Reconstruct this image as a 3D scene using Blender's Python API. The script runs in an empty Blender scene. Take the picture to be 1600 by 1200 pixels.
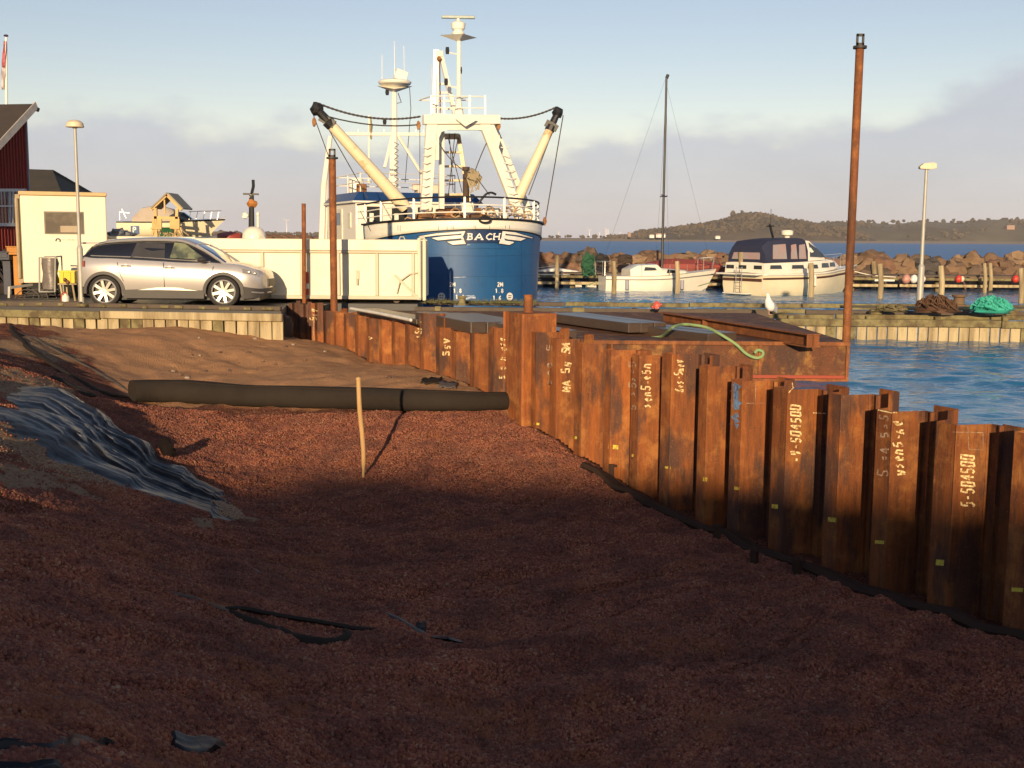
import bpy, math, random
import numpy as np
from mathutils import Vector, Matrix, noise
from mathutils.bvhtree import BVHTree
from math import sin, cos, pi, radians, sqrt, atan2
random.seed(7); rng = np.random.default_rng(11)
sc = bpy.context.scene
COL = sc.collection
# ------------------------------------------------------------ camera
F = 1800.0; H = 1.6
PITCH = math.atan(228.0/F); ROLL = 6.0/800
R3 = Vector((1, 0, 0)); U3 = Vector((0, sin(PITCH), cos(PITCH))); FW = Vector((0, cos(PITCH), -sin(PITCH)))
UC = (U3*cos(ROLL) - R3*sin(ROLL)); RC = (R3*cos(ROLL) + U3*sin(ROLL))
CAM = Vector((0, 0, H))
cd = bpy.data.cameras.new('camera'); cam = bpy.data.objects.new('camera', cd); COL.objects.link(cam)
cd.sensor_width = 36; cd.lens = F/1600*36; cd.clip_start = .05; cd.clip_end = 9000
cam.matrix_world = Matrix(((RC.x, UC.x, -FW.x, CAM.x), (RC.y, UC.y, -FW.y, CAM.y), (RC.z, UC.z, -FW.z, CAM.z), (0, 0, 0, 1)))
sc.camera = cam
# ------------------------------------------------------------ light
SUN_EL, SUN_AZ = radians(10.5), radians(5)      # light travels away from the viewer, slightly to the right
EXPO = 0.35
ldir = Vector((sin(SUN_AZ)*cos(SUN_EL), cos(SUN_AZ)*cos(SUN_EL), -sin(SUN_EL)))
sl = bpy.data.lights.new('sun', 'SUN'); sl.energy = 5.0; sl.angle = radians(0.5); sl.color = (1, .74, .44)
so = bpy.data.objects.new('sun', sl); COL.objects.link(so); so.rotation_euler = ldir.to_track_quat('-Z', 'Y').to_euler()
sc.view_settings.view_transform = 'Standard'; sc.view_settings.look = 'None'
sc.view_settings.exposure = EXPO; sc.view_settings.gamma = 1
W = bpy.data.worlds.new('World'); sc.world = W; W.use_nodes = True
wn, wl = W.node_tree.nodes, W.node_tree.links
wn.clear()
def wnode(t, **k):
    n = wn.new(t)
    for a, b in k.items(): setattr(n, a, b)
    return n
out = wnode('ShaderNodeOutputWorld'); bg = wnode('ShaderNodeBackground'); wl.new(bg.outputs[0], out.inputs[0])
sky = wnode('ShaderNodeTexSky', sky_type='NISHITA', sun_disc=False, sun_elevation=SUN_EL, sun_rotation=radians(185), altitude=0, air_density=1.0, dust_density=.25, ozone_density=2.2)
bg.inputs[1].default_value = .105
tc = wnode('ShaderNodeTexCoord'); sep = wnode('ShaderNodeSeparateXYZ'); wl.new(tc.outputs['Generated'], sep.inputs[0])
def wm(op, a, b=None, c=None):
    n = wnode('ShaderNodeMath', operation=op)
    for i, v in enumerate((a, b, c)):
        if v is None: continue
        if isinstance(v, (int, float)): n.inputs[i].default_value = v
        else: wl.new(v, n.inputs[i])
    return n.outputs[0]
az = wm('ARCTAN2', sep.outputs[0], sep.outputs[1])
mp = wnode('ShaderNodeMapping'); mp.inputs['Scale'].default_value = (1, 1, 2.2); wl.new(tc.outputs['Generated'], mp.inputs[0])
def wnoise(scale, det, rough=.55):
    n = wnode('ShaderNodeTexNoise'); n.inputs['Scale'].default_value = scale; n.inputs['Detail'].default_value = det; n.inputs['Roughness'].default_value = rough
    wl.new(mp.outputs[0], n.inputs['Vector']); return n.outputs[0]
n1 = wnoise(5.5, 5); n2 = wnoise(17, 6)
# cloud bank: its top edge lies about 0.1 rad up and climbs to the right
edge = wm('ADD', .098, wm('MULTIPLY', wm('MAXIMUM', wm('SUBTRACT', az, .24), 0), .26))
edge = wm('ADD', edge, wm('MULTIPLY', wm('SUBTRACT', n1, .5), .10))
edge = wm('ADD', edge, wm('MULTIPLY', wm('SUBTRACT', n2, .5), .055))
mr = wnode('ShaderNodeMapRange', interpolation_type='SMOOTHSTEP'); wl.new(wm('SUBTRACT', edge, sep.outputs[2]), mr.inputs[0])
mr.inputs[1].default_value = -.008; mr.inputs[2].default_value = .026; mr.inputs[3].default_value = 0; mr.inputs[4].default_value = .80
ccol = wnode('ShaderNodeValToRGB'); ccol.color_ramp.elements[0].color = (3.6, 3.8, 4.45, 1); ccol.color_ramp.elements[1].color = (4.55, 4.7, 5.25, 1)
ccol.color_ramp.elements[0].position = .3; ccol.color_ramp.elements[1].position = .75
wl.new(wm('ADD', wm('MULTIPLY', n1, .6), wm('MULTIPLY', n2, .4)), ccol.inputs[0])
grade = wnode('ShaderNodeMix', data_type='RGBA', blend_type='MULTIPLY'); grade.inputs[0].default_value = 1; wl.new(sky.outputs[0], grade.inputs[6]); grade.inputs[7].default_value = (1.44, 1.08, .98, 1)
mix = wnode('ShaderNodeMix', data_type='RGBA'); wl.new(mr.outputs[0], mix.inputs[0]); wl.new(grade.outputs[2], mix.inputs[6]); wl.new(ccol.outputs[0], mix.inputs[7])
wl.new(mix.outputs[2], bg.inputs[0])

# ------------------------------------------------------------ geometry of view: a ray through a photo pixel, cut at a known plane
def ray(px, py): return (FW*F + RC*(px-800) + UC*(600-py)).normalized()
def PZ(px, py, z=0.0):
    d = ray(px, py); return CAM + d*((z-H)/d.z)
def PY(px, py, Y):
    d = ray(px, py); return CAM + d*(Y/d.y)
def PP(px, py, p0, n):
    d = ray(px, py); return CAM + d*((Vector(p0)-CAM).dot(n)/d.dot(n))
# ------------------------------------------------------------ materials
def NM(name):
    m = bpy.data.materials.new(name); m.use_nodes = True; nt = m.node_tree; b = nt.nodes['Principled BSDF']; return m, nt, b
def nd(nt, t, ins=None, **k):
    n = nt.nodes.new(t)
    for a, b in k.items(): setattr(n, a, b)
    for a, b in (ins or {}).items():
        if hasattr(b, 'is_output'): nt.links.new(b, n.inputs[a])
        else: n.inputs[a].default_value = b
    return n
def ntex(nt, vec, scale, det=4, rough=.6):
    return nd(nt, 'ShaderNodeTexNoise', {'Vector': vec, 'Scale': scale, 'Detail': det, 'Roughness': rough}).outputs[0]
def ramp(nt, fac, stops):
    r = nt.nodes.new('ShaderNodeValToRGB'); nt.links.new(fac, r.inputs[0]); e = r.color_ramp.elements
    while len(e) < len(stops): e.new(.5)
    for i, (p, c) in enumerate(stops):
        e[i].position = p; e[i].color = (c[0], c[1], c[2], 1) if hasattr(c, '__len__') else (c, c, c, 1)
    return r.outputs[0]
def mixc(nt, f, a, b, bt='MIX'):
    n = nt.nodes.new('ShaderNodeMix'); n.data_type = 'RGBA'; n.blend_type = bt
    for i, v in ((0, f), (6, a), (7, b)):
        if hasattr(v, 'is_output'): nt.links.new(v, n.inputs[i])
        elif i == 0: n.inputs[0].default_value = v
        else: n.inputs[i].default_value = (v[0], v[1], v[2], 1)
    return n.outputs[2]
def bump(nt, b, h, strength=.3, dist=.01):
    n = nd(nt, 'ShaderNodeBump', {'Height': h, 'Strength': strength, 'Distance': dist}); nt.links.new(n.outputs[0], b.inputs['Normal'])
def crd(nt, kind='Object', sc3=(1, 1, 1)):
    t = nt.nodes.new('ShaderNodeTexCoord')
    return nd(nt, 'ShaderNodeMapping', {'Vector': t.outputs[kind], 'Scale': sc3}).outputs[0]
def wcrd(nt, sc3=(1, 1, 1)):
    g = nt.nodes.new('ShaderNodeNewGeometry')
    return nd(nt, 'ShaderNodeMapping', {'Vector': g.outputs['Position'], 'Scale': sc3}).outputs[0]
MATS = {}
def mat(name, c, rough=.55, metal=0., c2=None, scale=4., amount=.5, bmp=0., bscale=60., streak=1., lo=.4, hi=.7, coat=0., world=False):
    if name in MATS: return MATS[name]
    m, nt, b = NM(name); MATS[name] = m
    v = wcrd(nt, (1, 1, 1/streak)) if world else crd(nt, 'Object', (1, 1, 1/streak))
    c2 = c2 or tuple(x*.6 for x in c)
    n = ntex(nt, v, scale, 6, .65)
    k = ramp(nt, n, [(lo, 0.), (hi, amount)])
    col = mixc(nt, k, c, c2)
    n2 = ntex(nt, v, scale*7, 3, .6)
    col = mixc(nt, ramp(nt, n2, [(.3, 0.), (.8, .25)]), col, tuple(x*.75 for x in c))
    nt.links.new(col, b.inputs['Base Color']); b.inputs['Roughness'].default_value = rough; b.inputs['Metallic'].default_value = metal
    if coat: b.inputs['Coat Weight'].default_value = coat; b.inputs['Coat Roughness'].default_value = .06
    if bmp: bump(nt, b, ntex(nt, v, bscale, 4, .6), bmp, .01)
    return m
# ------------------------------------------------------------ mesh builder
class MB:
    def __init__(s): s.v = []; s.f = []; s.mi = []; s.cm = 0
    def add(s, vs, fs):
        o = len(s.v); s.v += [tuple(v) for v in vs]
        for f in fs: s.f.append(tuple(i+o for i in f)); s.mi.append(s.cm)
        return s
    def box(s, c, d, rz=0., rx=0., ry=0.):
        M = Matrix.Rotation(rz, 3, 'Z') @ Matrix.Rotation(ry, 3, 'Y') @ Matrix.Rotation(rx, 3, 'X'); c = Vector(c)
        vs = [c + M @ Vector((x*d[0]/2, y*d[1]/2, z*d[2]/2)) for x in (-1, 1) for y in (-1, 1) for z in (-1, 1)]
        return s.add(vs, [(0, 1, 3, 2), (4, 6, 7, 5), (0, 4, 5, 1), (2, 3, 7, 6), (0, 2, 6, 4), (1, 5, 7, 3)])
    def bb(s, a, b):
        return s.box([(a[i]+b[i])/2 for i in range(3)], [abs(b[i]-a[i]) for i in range(3)])
    def beam(s, p, q, w, h, up=(0, 0, 1)):
        p, q = Vector(p), Vector(q); d = (q-p).normalized(); up = Vector(up)
        if abs(d.dot(up)) > .98: up = Vector((0, 1, 0))
        x = d.cross(up).normalized(); y = x.cross(d)
        vs = [e + x*a*w/2 + y*b_*h/2 for e in (p, q) for a, b_ in ((-1, -1), (1, -1), (1, 1), (-1, 1))]
        return s.add(vs, [(0, 1, 2, 3), (7, 6, 5, 4), (0, 4, 5, 1), (1, 5, 6, 2), (2, 6, 7, 3), (3, 7, 4, 0)])
    def tube(s, pts, r, n=8, cap=True, flat=1.):
        pts = [Vector(p) for p in pts]; m = len(pts)
        rs = r if hasattr(r, '__len__') else [r]*m
        rings = []; u = None
        for i, p in enumerate(pts):
            d = (pts[min(i+1, m-1)] - pts[max(i-1, 0)]); d = d.normalized() if d.length > 1e-9 else Vector((0, 0, 1))
            if u is None:
                a = Vector((0, 0, 1)) if abs(d.z) < .9 else Vector((1, 0, 0)); u = d.cross(a).normalized()
            else: u = (u - d*u.dot(d)).normalized()
            w = d.cross(u)
            rings.append([p + (u*cos(2*pi*k/n) + w*sin(2*pi*k/n)*flat)*rs[i] for k in range(n)])
        return s.loft(rings, True, cap)
    def loft(s, rings, closed=True, cap=True):
        n = len(rings[0]); vs = [v for r in rings for v in r]; fs = []
        for i in range(len(rings)-1):
            for k in range(n if closed else n-1):
                k2 = (k+1) % n; fs.append((i*n+k, i*n+k2, (i+1)*n+k2, (i+1)*n+k))
        if cap and closed:
            fs.append(tuple(range(n-1, -1, -1))); fs.append(tuple((len(rings)-1)*n+k for k in range(n)))
        return s.add(vs, fs)
    def lathe(s, prof, c=(0, 0, 0), n=16, axis='z', cap=True):
        rings = []
        for r, h in prof:
            ring = []
            for k in range(n):
                a = 2*pi*k/n; p = (r*cos(a), r*sin(a), h)
                if axis == 'y': p = (r*cos(a), h, r*sin(a))
                if axis == 'x': p = (h, r*cos(a), r*sin(a))
                ring.append((p[0]+c[0], p[1]+c[1], p[2]+c[2]))
            rings.append(ring)
        return s.loft(rings, True, cap)
    def prism(s, poly, a, b, plane='xz'):
        def P(p, t):
            return (p[0], t, p[1]) if plane == 'xz' else ((p[0], p[1], t) if plane == 'xy' else (t, p[0], p[1]))
        n = len(poly); vs = [P(p, a) for p in poly] + [P(p, b) for p in poly]
        return s.add(vs, [tuple(range(n)), tuple(range(2*n-1, n-1, -1))] + [(k, n+k, n+(k+1) % n, (k+1) % n) for k in range(n)])
    def quad(s, *p): return s.add(p, [tuple(range(len(p)))])
    def wquad(s, a, b, c, d, th=.03):
        a, b, c, d = map(Vector, (a, b, c, d)); n = (b-a).cross(d-a).normalized()*th
        return s.add([a, b, c, d, a+n, b+n, c+n, d+n], [(0, 1, 2, 3), (7, 6, 5, 4), (0, 4, 5, 1), (1, 5, 6, 2), (2, 6, 7, 3), (3, 7, 4, 0)])
    def blob(s, c, rad, seed=0, amp=.25, fq=1.4, nu=10, nv=7, cut=None, ang=False):
        rad = rad if hasattr(rad, '__len__') else (rad,)*3; c = Vector(c); vs = []; off = Vector((seed*7.3, seed*3.1, seed*1.7))
        for j in range(nv+1):
            th = pi*j/nv
            for i in range(nu):
                ph = 2*pi*(i+(.5 if j % 2 else 0))/nu; d = Vector((sin(th)*cos(ph), sin(th)*sin(ph), cos(th)))
                k = 1 + amp*(noise.noise(d*fq+off) * 2)
                if ang:
                    q = max(abs((Matrix.Rotation(seed, 3, 'Z') @ Matrix.Rotation(seed*2.1, 3, 'X') @ d)[t]) for t in range(3)); k *= (.78/q)**.65
                v = c + Vector((d.x*rad[0], d.y*rad[1], d.z*rad[2]))*k
                if cut is not None: v.z = max(v.z, cut)
                vs.append(v)
        fs = []
        for j in range(nv):
            for i in range(nu):
                a, b = j*nu+i, j*nu+(i+1) % nu; fs.append((a, b, b+nu, a+nu))
        return s.add(vs, fs)
def wloc(o):
    v = Vector((0, 0, 0))
    while o is not None: v += o.location; o = o.parent
    return v
def obj(name, mb, m, parent=None, label=None, cat=None, group=None, kind=None, smooth=35, world=True, bevel=0., sub=0, bseg=2, thick=0.):
    me = bpy.data.meshes.new(name)
    vs = np.array(mb.v, dtype=float).reshape(-1, 3)
    loc = None
    if parent is not None:
        if world: vs = vs - np.array(wloc(parent))
    elif world:
        mn, mx = vs.min(0), vs.max(0); loc = np.array(((mn[0]+mx[0])/2, (mn[1]+mx[1])/2, mn[2])); vs = vs-loc
    me.from_pydata([tuple(v) for v in vs], [], mb.f)
    ms = m if isinstance(m, (list, tuple)) else [m]
    for q in ms: me.materials.append(q)
    if len(ms) > 1: me.polygons.foreach_set('material_index', mb.mi)
    me.validate(); me.update()
    bm_fix(me)
    if smooth:
        me.polygons.foreach_set('use_smooth', [True]*len(me.polygons)); me.set_sharp_from_angle(angle=radians(smooth))
    o = bpy.data.objects.new(name, me); COL.objects.link(o)
    if parent is not None: o.parent = parent
    elif loc is not None: o.location = loc
    if thick:
        t = o.modifiers.new('s', 'SOLIDIFY'); t.thickness = thick; t.offset = 0
    if bevel:
        b = o.modifiers.new('b', 'BEVEL'); b.width = bevel; b.segments = bseg; b.limit_method = 'ANGLE'; b.angle_limit = radians(40)
    if sub:
        b = o.modifiers.new('u', 'SUBSURF'); b.levels = sub; b.render_levels = sub
    props(o, label, cat, group, kind); return o
import bmesh
def bm_fix(me):
    bm = bmesh.new(); bm.from_mesh(me); bmesh.ops.recalc_face_normals(bm, faces=bm.faces); bm.to_mesh(me); bm.free()
def props(o, label=None, cat=None, group=None, kind=None):
    if label: o['label'] = label
    if cat: o['category'] = cat
    if group: o['group'] = group
    if kind: o['kind'] = kind
def thing(name, loc, label, cat, group=None, rz=0.):
    o = bpy.data.objects.new(name, None); COL.objects.link(o); o.location = loc; o.rotation_euler = (0, 0, rz); o.empty_display_size = .2
    props(o, label, cat, group); return o
def copy_tree(o, parent=None):
    c = o.copy(); COL.objects.link(c); c.parent = parent
    for ch in list(o.children): copy_tree(ch, c)
    return c
def bvh_of(mb): return BVHTree.FromPolygons([tuple(v) for v in mb.v], mb.f)
def cast(bvh, px, py, off=0.):
    d = ray(px, py); h = bvh.ray_cast(CAM, d, 500)
    if h[0] is None: return None
    return h[0] - d*off
# ---- strokes: thin paint strips laid on a surface
GL = {'0': [[(0, 0), (0, 1), (.7, 1), (.7, 0), (0, 0)]], '1': [[(.1, .8), (.4, 1), (.4, 0)]], '2': [[(0, .85), (.35, 1), (.7, .75), (0, 0), (.75, 0)]],
      '3': [[(0, 1), (.7, 1), (.3, .55), (.7, .3), (.35, 0), (0, .1)]], '4': [[(.55, 0), (.55, 1), (0, .35), (.8, .35)]], '5': [[(.7, 1), (.1, 1), (.05, .55), (.6, .55), (.7, .2), (.35, 0), (0, .1)]],
      '6': [[(.65, 1), (.1, .5), (.05, .1), (.5, 0), (.65, .3), (.1, .45)]], '8': [[(.35, .5), (.05, .75), (.35, 1), (.65, .75), (.35, .5), (0, .25), (.35, 0), (.7, .25), (.35, .5)]],
      '9': [[(.6, .6), (.1, .6), (.1, .95), (.6, 1), (.6, .6), (.45, 0)]], '-': [[(.1, .45), (.6, .45)]], '.': [[(.25, .05), (.35, .05)]], ' ': [],
      'M': [[(0, 0), (0, 1), (.4, .3), (.8, 1), (.8, 0)]], 'P': [[(.1, 0), (.1, 1), (.6, .95), (.65, .65), (.1, .5)]], 'B': [[(.1, 0), (.1, 1), (.6, .95), (.6, .6), (.1, .53), (.65, .45), (.7, .1), (.1, 0)]],
      'A': [[(0, 0), (.4, 1), (.8, 0)], [(.15, .33), (.65, .33)]], 'C': [[(.75, .85), (.4, 1), (.05, .6), (.05, .3), (.35, 0), (.75, .15)]], 'H': [[(.1, 0), (.1, 1)], [(.7, 0), (.7, 1)], [(.1, .5), (.7, .5)]],
      '=': [[(.1, .3), (.6, .3)], [(.1, .6), (.6, .6)]], 'W': [[(0, 1), (.2, 0), (.4, .7), (.6, 0), (.8, 1)]], 'e': [[(0, .4), (.6, .45), (.4, .8), (.05, .5), (.3, 0), (.6, .1)]], 'n': [[(0, 0), (.05, .7), (.5, .6), (.6, 0)]],
      's': [[(.5, .7), (.1, .6), (.5, .3), (.05, 0)]], 'v': [[(0, .8), (.3, 0), (.6, .8)]], 'h': [[(0, 0), (.05, 1)], [(.05, .5), (.5, .5), (.55, 0)]], 'S': [[(.7, .9), (.1, .9), (.1, .55), (.7, .45), (.7, .05), (0, .05)]]}
def strokes_mb(polys, w, place, mb=None, step=.35):
    """polys in a 2D plane; place(u, v) puts a 2D point on the surface (None when it misses)"""
    mb = mb or MB()
    for pl in polys:
        pts = []
        for a, b in zip(pl[:-1], pl[1:]):
            L = math.dist(a, b); n = max(1, int(L/(w*step*2.5)))
            pts += [(a[0]+(b[0]-a[0])*i/n, a[1]+(b[1]-a[1])*i/n) for i in range(n)]
        pts.append(pl[-1]); L_, R_ = [], []
        for i, p in enumerate(pts):
            a, b = pts[max(0, i-1)], pts[min(len(pts)-1, i+1)]; dx, dy = b[0]-a[0], b[1]-a[1]; l = math.hypot(dx, dy) or 1
            ox, oy = -dy/l*w/2, dx/l*w/2
            L_.append(place(p[0]+ox, p[1]+oy)); R_.append(place(p[0]-ox, p[1]-oy))
        for i in range(len(pts)-1):
            q = (L_[i], R_[i], R_[i+1], L_[i+1])
            if all(x is not None for x in q): mb.quad(*q)
    return mb
def text_polys(txt, x0, y0, w, h, gap=.25, ang=0., jit=0., slant=0., up=1):
    """letters of width w and height h written from (x0, y0) along ang (plane with v up if up=1, down if up=-1)"""
    r = random.Random(txt); out_ = []; x = 0.
    for ch in txt:
        J = jit > .05; ks = r.uniform(.78, 1.18) if J else 1.; ro = r.uniform(-.16, .16) if J else 0.; dy_ = r.uniform(-.08, .08)*h if J else 0.
        for pl in GL.get(ch, []):
            q = []
            for (a, b) in pl:
                u0_ = (a+slant*b)*w*ks + r.uniform(-jit, jit)*w*.7; v0_ = b*h*ks + r.uniform(-jit, jit)*h*.5; u = x + u0_*cos(ro) - v0_*sin(ro); v_ = dy_ + u0_*sin(ro) + v0_*cos(ro)
                q.append((x0 + u*cos(ang) - v_*sin(ang), y0 + up*(u*sin(ang) + v_*cos(ang))))
            out_.append(q)
        x += w*(1+gap)
    return out_
# ============================================================ THE SETTING
WATER = -.70
# wall line (top view): through the photo's vanishing point
_d = ray(-100, 365); WT = -Vector((_d.x, _d.y, 0)).normalized(); WN = Vector((WT.y, -WT.x, 0))    # along the wall towards the viewer; out of the wall into the pit
W0 = PZ(1457, 655, 0)
def W_at(px): p = PP(px, 372+(px+100)*.26, W0, WN); return Vector((p.x, p.y, 0))
def wall_d(x, y): return (x-W0.x)*WN.x + (y-W0.y)*WN.y                # > 0 in the pit
# ---- pit terrain: thin plate spline through surveyed points
ctl = [(795,645,-1.08),(950,745,-1.52),(1140,838,-1.68),(1457,952,-1.66),(1600,990,-1.62),(640,580,-.87),(550,560,-.94),(480,532,-.86),
 (567,745,-1.5),(450,690,-1.38),(600,650,-1.12),(350,640,-1.1),(210,630,-1.08),(800,850,-1.65),(1000,1000,-1.66),(1300,1150,-1.62),(1000,1190,-1.6),(720,1010,-1.62),(550,880,-1.6),
 (300,580,-.95),(300,524,-.48),(150,523,-.42),(420,524,-.52),(330,550,-.72),(440,556,-.80),(450,600,-.98),(200,600,-.95),
 (380,810,-1.48),(250,735,-1.22),(120,600,-.8),(60,560,-.55),(0,510,-.42),(0,560,-.32),(0,640,-.38),(0,740,-.55),(100,740,-.85),(150,680,-.88),(0,900,-.55),(0,1050,-.55),(0,1200,-.52),
 (300,900,-1.12),(300,1050,-1.02),(300,1200,-.95),(600,1000,-1.42),(600,1200,-1.38),(150,960,-.8),(150,1200,-.72)]
cp = [tuple(PZ(a, b, c)) for a, b, c in ctl] + [(-12,18,.12),(-13,10,.2),(-12,0,.1),(-6,0,-.02),(0,0,-.05),(-3,2,-.25),(3,3,-1.3),(3,-2,-.8),(6,4,-1.6),(0,-6,.1),(8,-6,-1.2),(-13,25,-.2),(-8.2,8,.12),(-9.3,14,.12),(-8.8,11,.16),(-5.2,4.2,-.05),(-10.5,20,-.1)]
cp = np.array(cp)
def tps_fit(p):
    n = len(p); d = np.hypot(p[:, None, 0]-p[None, :, 0], p[:, None, 1]-p[None, :, 1]); K = d**2*np.log(d+1e-9)+np.eye(n)*.25
    P = np.c_[np.ones(n), p[:, :2]]; A = np.zeros((n+3, n+3)); A[:n, :n] = K; A[:n, n:] = P; A[n:, :n] = P.T
    return np.linalg.solve(A, np.r_[p[:, 2], 0, 0, 0])
tw = tps_fit(cp)
def tps(x, y):
    o = tw[-3]+tw[-2]*x+tw[-1]*y
    for i, (a, b, _) in enumerate(cp):
        r2 = (x-a)**2+(y-b)**2; o = o + tw[i]*.5*r2*np.log(r2+1e-12)
    return o
_perm = np.random.default_rng(5).random((256, 256))
def vn(x, y, seed=0):
    x = x+seed*17.31; y = y+seed*9.77; xi = np.floor(x).astype(int); yi = np.floor(y).astype(int); fx = x-xi; fy = y-yi
    fx = fx*fx*(3-2*fx); fy = fy*fy*(3-2*fy); g = lambda i, j: _perm[(xi+i) & 255, (yi+j) & 255]
    return (g(0,0)*(1-fx)+g(1,0)*fx)*(1-fy)+(g(0,1)*(1-fx)+g(1,1)*fx)*fy - .5
def fbm(x, y, o=4, seed=0, g=.5):
    r = 0; a = 1.
    for k in range(o): r = r+a*vn(x*2**k, y*2**k, seed+k); a *= g
    return r
def sstep(a, b, x):
    t = np.clip((x-a)/(b-a), 0, 1); return t*t*(3-2*t)
# sand lies beyond the fabric roll, right of the tape edge
e1, e2, e3 = PZ(20, 505, -.45), PZ(160, 612, -.9), PZ(205, 628, -1.08)
r1, r2 = PZ(205, 628, -1.08), PZ(790, 642, -1.08)
def sandmask(x, y):
    yl = r1.y + (x-r1.x)*(r2.y-r1.y)/(r2.x-r1.x) + .1
    m1 = sstep(-.12, .12, y-yl)
    dx, dy = (e3-e1).x, (e3-e1).y; l = math.hypot(dx, dy)
    s = ((y-e1.y)*dx-(x-e1.x)*dy)/l
    return m1*sstep(-.05, .15, s + fbm(x*1.5, y*1.5, 3, 9)*.3)
def hgt(x, y):
    x = np.asarray(x, float); y = np.asarray(y, float)
    z = tps(x, y)
    z = z + fbm(x*.55, y*.55, 3, 3)*.10 + fbm(x*1.7, y*1.7, 3, 21)*.055
    sm = sandmask(x, y)
    # gravel: low raking waves running down the bank, lumps; sand: trodden dimples
    u = (x*.75+y*.66); v = (-x*.66+y*.75)
    z = z + (1-sm)*(fbm(u*.9, v*3.0, 3, 31)*.060 - .05*sstep(.12, .0, np.abs(fbm(u*.5, v*1.6, 3, 35)))*sstep(-.1, .2, fbm(x*.6, y*.6, 2, 37)) + fbm(x*9, y*9, 3, 41)*.028)
    z = z + sm*(fbm(x*2.6, y*2.6, 4, 51)*.05)
    near = sstep(11, 5, y)*sstep(-6, -2, y)
    z = z + near*(fbm(u*.7, v*2.0, 3, 61)*.30+fbm(x*5, y*5, 2, 81)*.03)
    wd = wall_d(x, y)
    z = z - .08*sstep(.45, .1, wd)*(1-sm)
    return np.where(wd < -.05, np.minimum(z, -1.75 - .4*sstep(0, 2, -wd)), z)
X0, X1, Y0_, Y1_ = -16., 10., -9., 28.
def grid_terrain(x0, x1, y0, y1, st):
    nx = int((x1-x0)/st)+1; ny = int((y1-y0)/st)+1
    gx, gy = np.meshgrid(np.linspace(x0, x1, nx), np.linspace(y0, y1, ny))
    return gx, gy, hgt(gx, gy), nx, ny
def mesh_grid(name, gx, gy, gz, nx, ny):
    me = bpy.data.meshes.new(name); v = np.stack([gx, gy, gz], -1).reshape(-1, 3)
    i = np.arange((ny-1)*(nx-1)); r, c = i//(nx-1), i % (nx-1); a = r*nx+c
    fi = np.stack([a, a+1, a+nx+1, a+nx], -1).astype(np.int32)
    me.vertices.add(len(v)); me.vertices.foreach_set('co', v.astype(np.float32).ravel())
    me.loops.add(fi.size); me.loops.foreach_set('vertex_index', fi.ravel())
    me.polygons.add(len(fi)); me.polygons.foreach_set('loop_start', np.arange(0, fi.size, 4, dtype=np.int32)); me.polygons.foreach_set('loop_total', np.full(len(fi), 4, np.int32))
    me.update(); me.validate(); me.polygons.foreach_set('use_smooth', np.ones(len(fi), bool))
    return me
gx, gy, gz, nx, ny = grid_terrain(X0, X1, Y0_, Y1_, .045)
me = mesh_grid('pit_floor', gx, gy, gz, nx, ny)
at = me.attributes.new('sand', 'FLOAT', 'POINT'); at.data.foreach_set('value', sandmask(gx, gy).ravel().astype(np.float32))
# pale sandy spill on the left bank round the plastic
def palemask(x, y):
    m = np.zeros_like(x)
    for px, py, z, r in ((60,545,-.5,.9),(30,600,-.45,1.3),(10,660,-.42,1.1),(60,690,-.6,.9),(120,715,-.8,.7),(40,730,-.6,.8),(175,748,-1.0,.5),(350,795,-1.4,.45),(385,822,-1.5,.3)):
        p = PZ(px, py, z); d = np.hypot(x-p.x, (y-p.y)*.6); m = np.maximum(m, sstep(r, r*.5, d + fbm(x*2.5, y*2.5, 4, 71)*.9))
    return m
at = me.attributes.new('pale', 'FLOAT', 'POINT'); at.data.foreach_set('value', palemask(gx, gy).ravel().astype(np.float32))
pit = bpy.data.objects.new('pit_floor', me); COL.objects.link(pit); pit['kind'] = 'structure'
m, nt, b = NM('gravel_ground')
v = crd(nt); sa = nd(nt, 'ShaderNodeAttribute', attribute_name='sand').outputs['Fac']; pa = nd(nt, 'ShaderNodeAttribute', attribute_name='pale').outputs['Fac']
vor = nd(nt, 'ShaderNodeTexVoronoi', {'Vector': v, 'Scale': 42.}); 
gcol = ramp(nt, nd(nt, 'ShaderNodeSeparateColor', {0: vor.outputs['Color']}).outputs[0], [(0, (.085, .030, .019)), (.45, (.15, .052, .030)), (.8, (.21, .080, .045)), (1, (.27, .15, .10))])
gcol = mixc(nt, ramp(nt, ntex(nt, v, .9, 5), [(.35, 0), (.7, .6)]), gcol, (.13, .055, .035))
scol = ramp(nt, ntex(nt, v, 30, 5, .75), [(.3, (.33, .175, .088)), (.6, (.46, .255, .135)), (.85, (.56, .37, .22))])
scol = mixc(nt, ramp(nt, ntex(nt, v, 1.3, 4), [(.35, 0), (.7, .45)]), scol, (.36, .18, .085))
pcol = ramp(nt, ntex(nt, v, 24, 5, .75), [(.3, (.17, .10, .055)), (.6, (.30, .21, .13)), (.85, (.42, .33, .23))])
col = mixc(nt, sa, gcol, scol); col = mixc(nt, nd(nt, 'ShaderNodeMath', {0: pa, 1: .9}, operation='MULTIPLY').outputs[0], col, pcol)
nt.links.new(col, b.inputs['Base Color']); b.inputs['Roughness'].default_value = .95; b.inputs['Specular IOR Level'].default_value = .15
hh = nd(nt, 'ShaderNodeMath', {0: vor.outputs['Distance'], 1: -1.2}, operation='MULTIPLY').outputs[0]
hh = nd(nt, 'ShaderNodeMath', {0: hh, 1: ntex(nt, v, 90, 3)}, operation='ADD').outputs[0]
bump(nt, b, hh, .8, .02); me.materials.append(m); GRAVEL = m
TB = BVHTree.FromPolygons  # (terrain hits use the height function itself)
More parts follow.
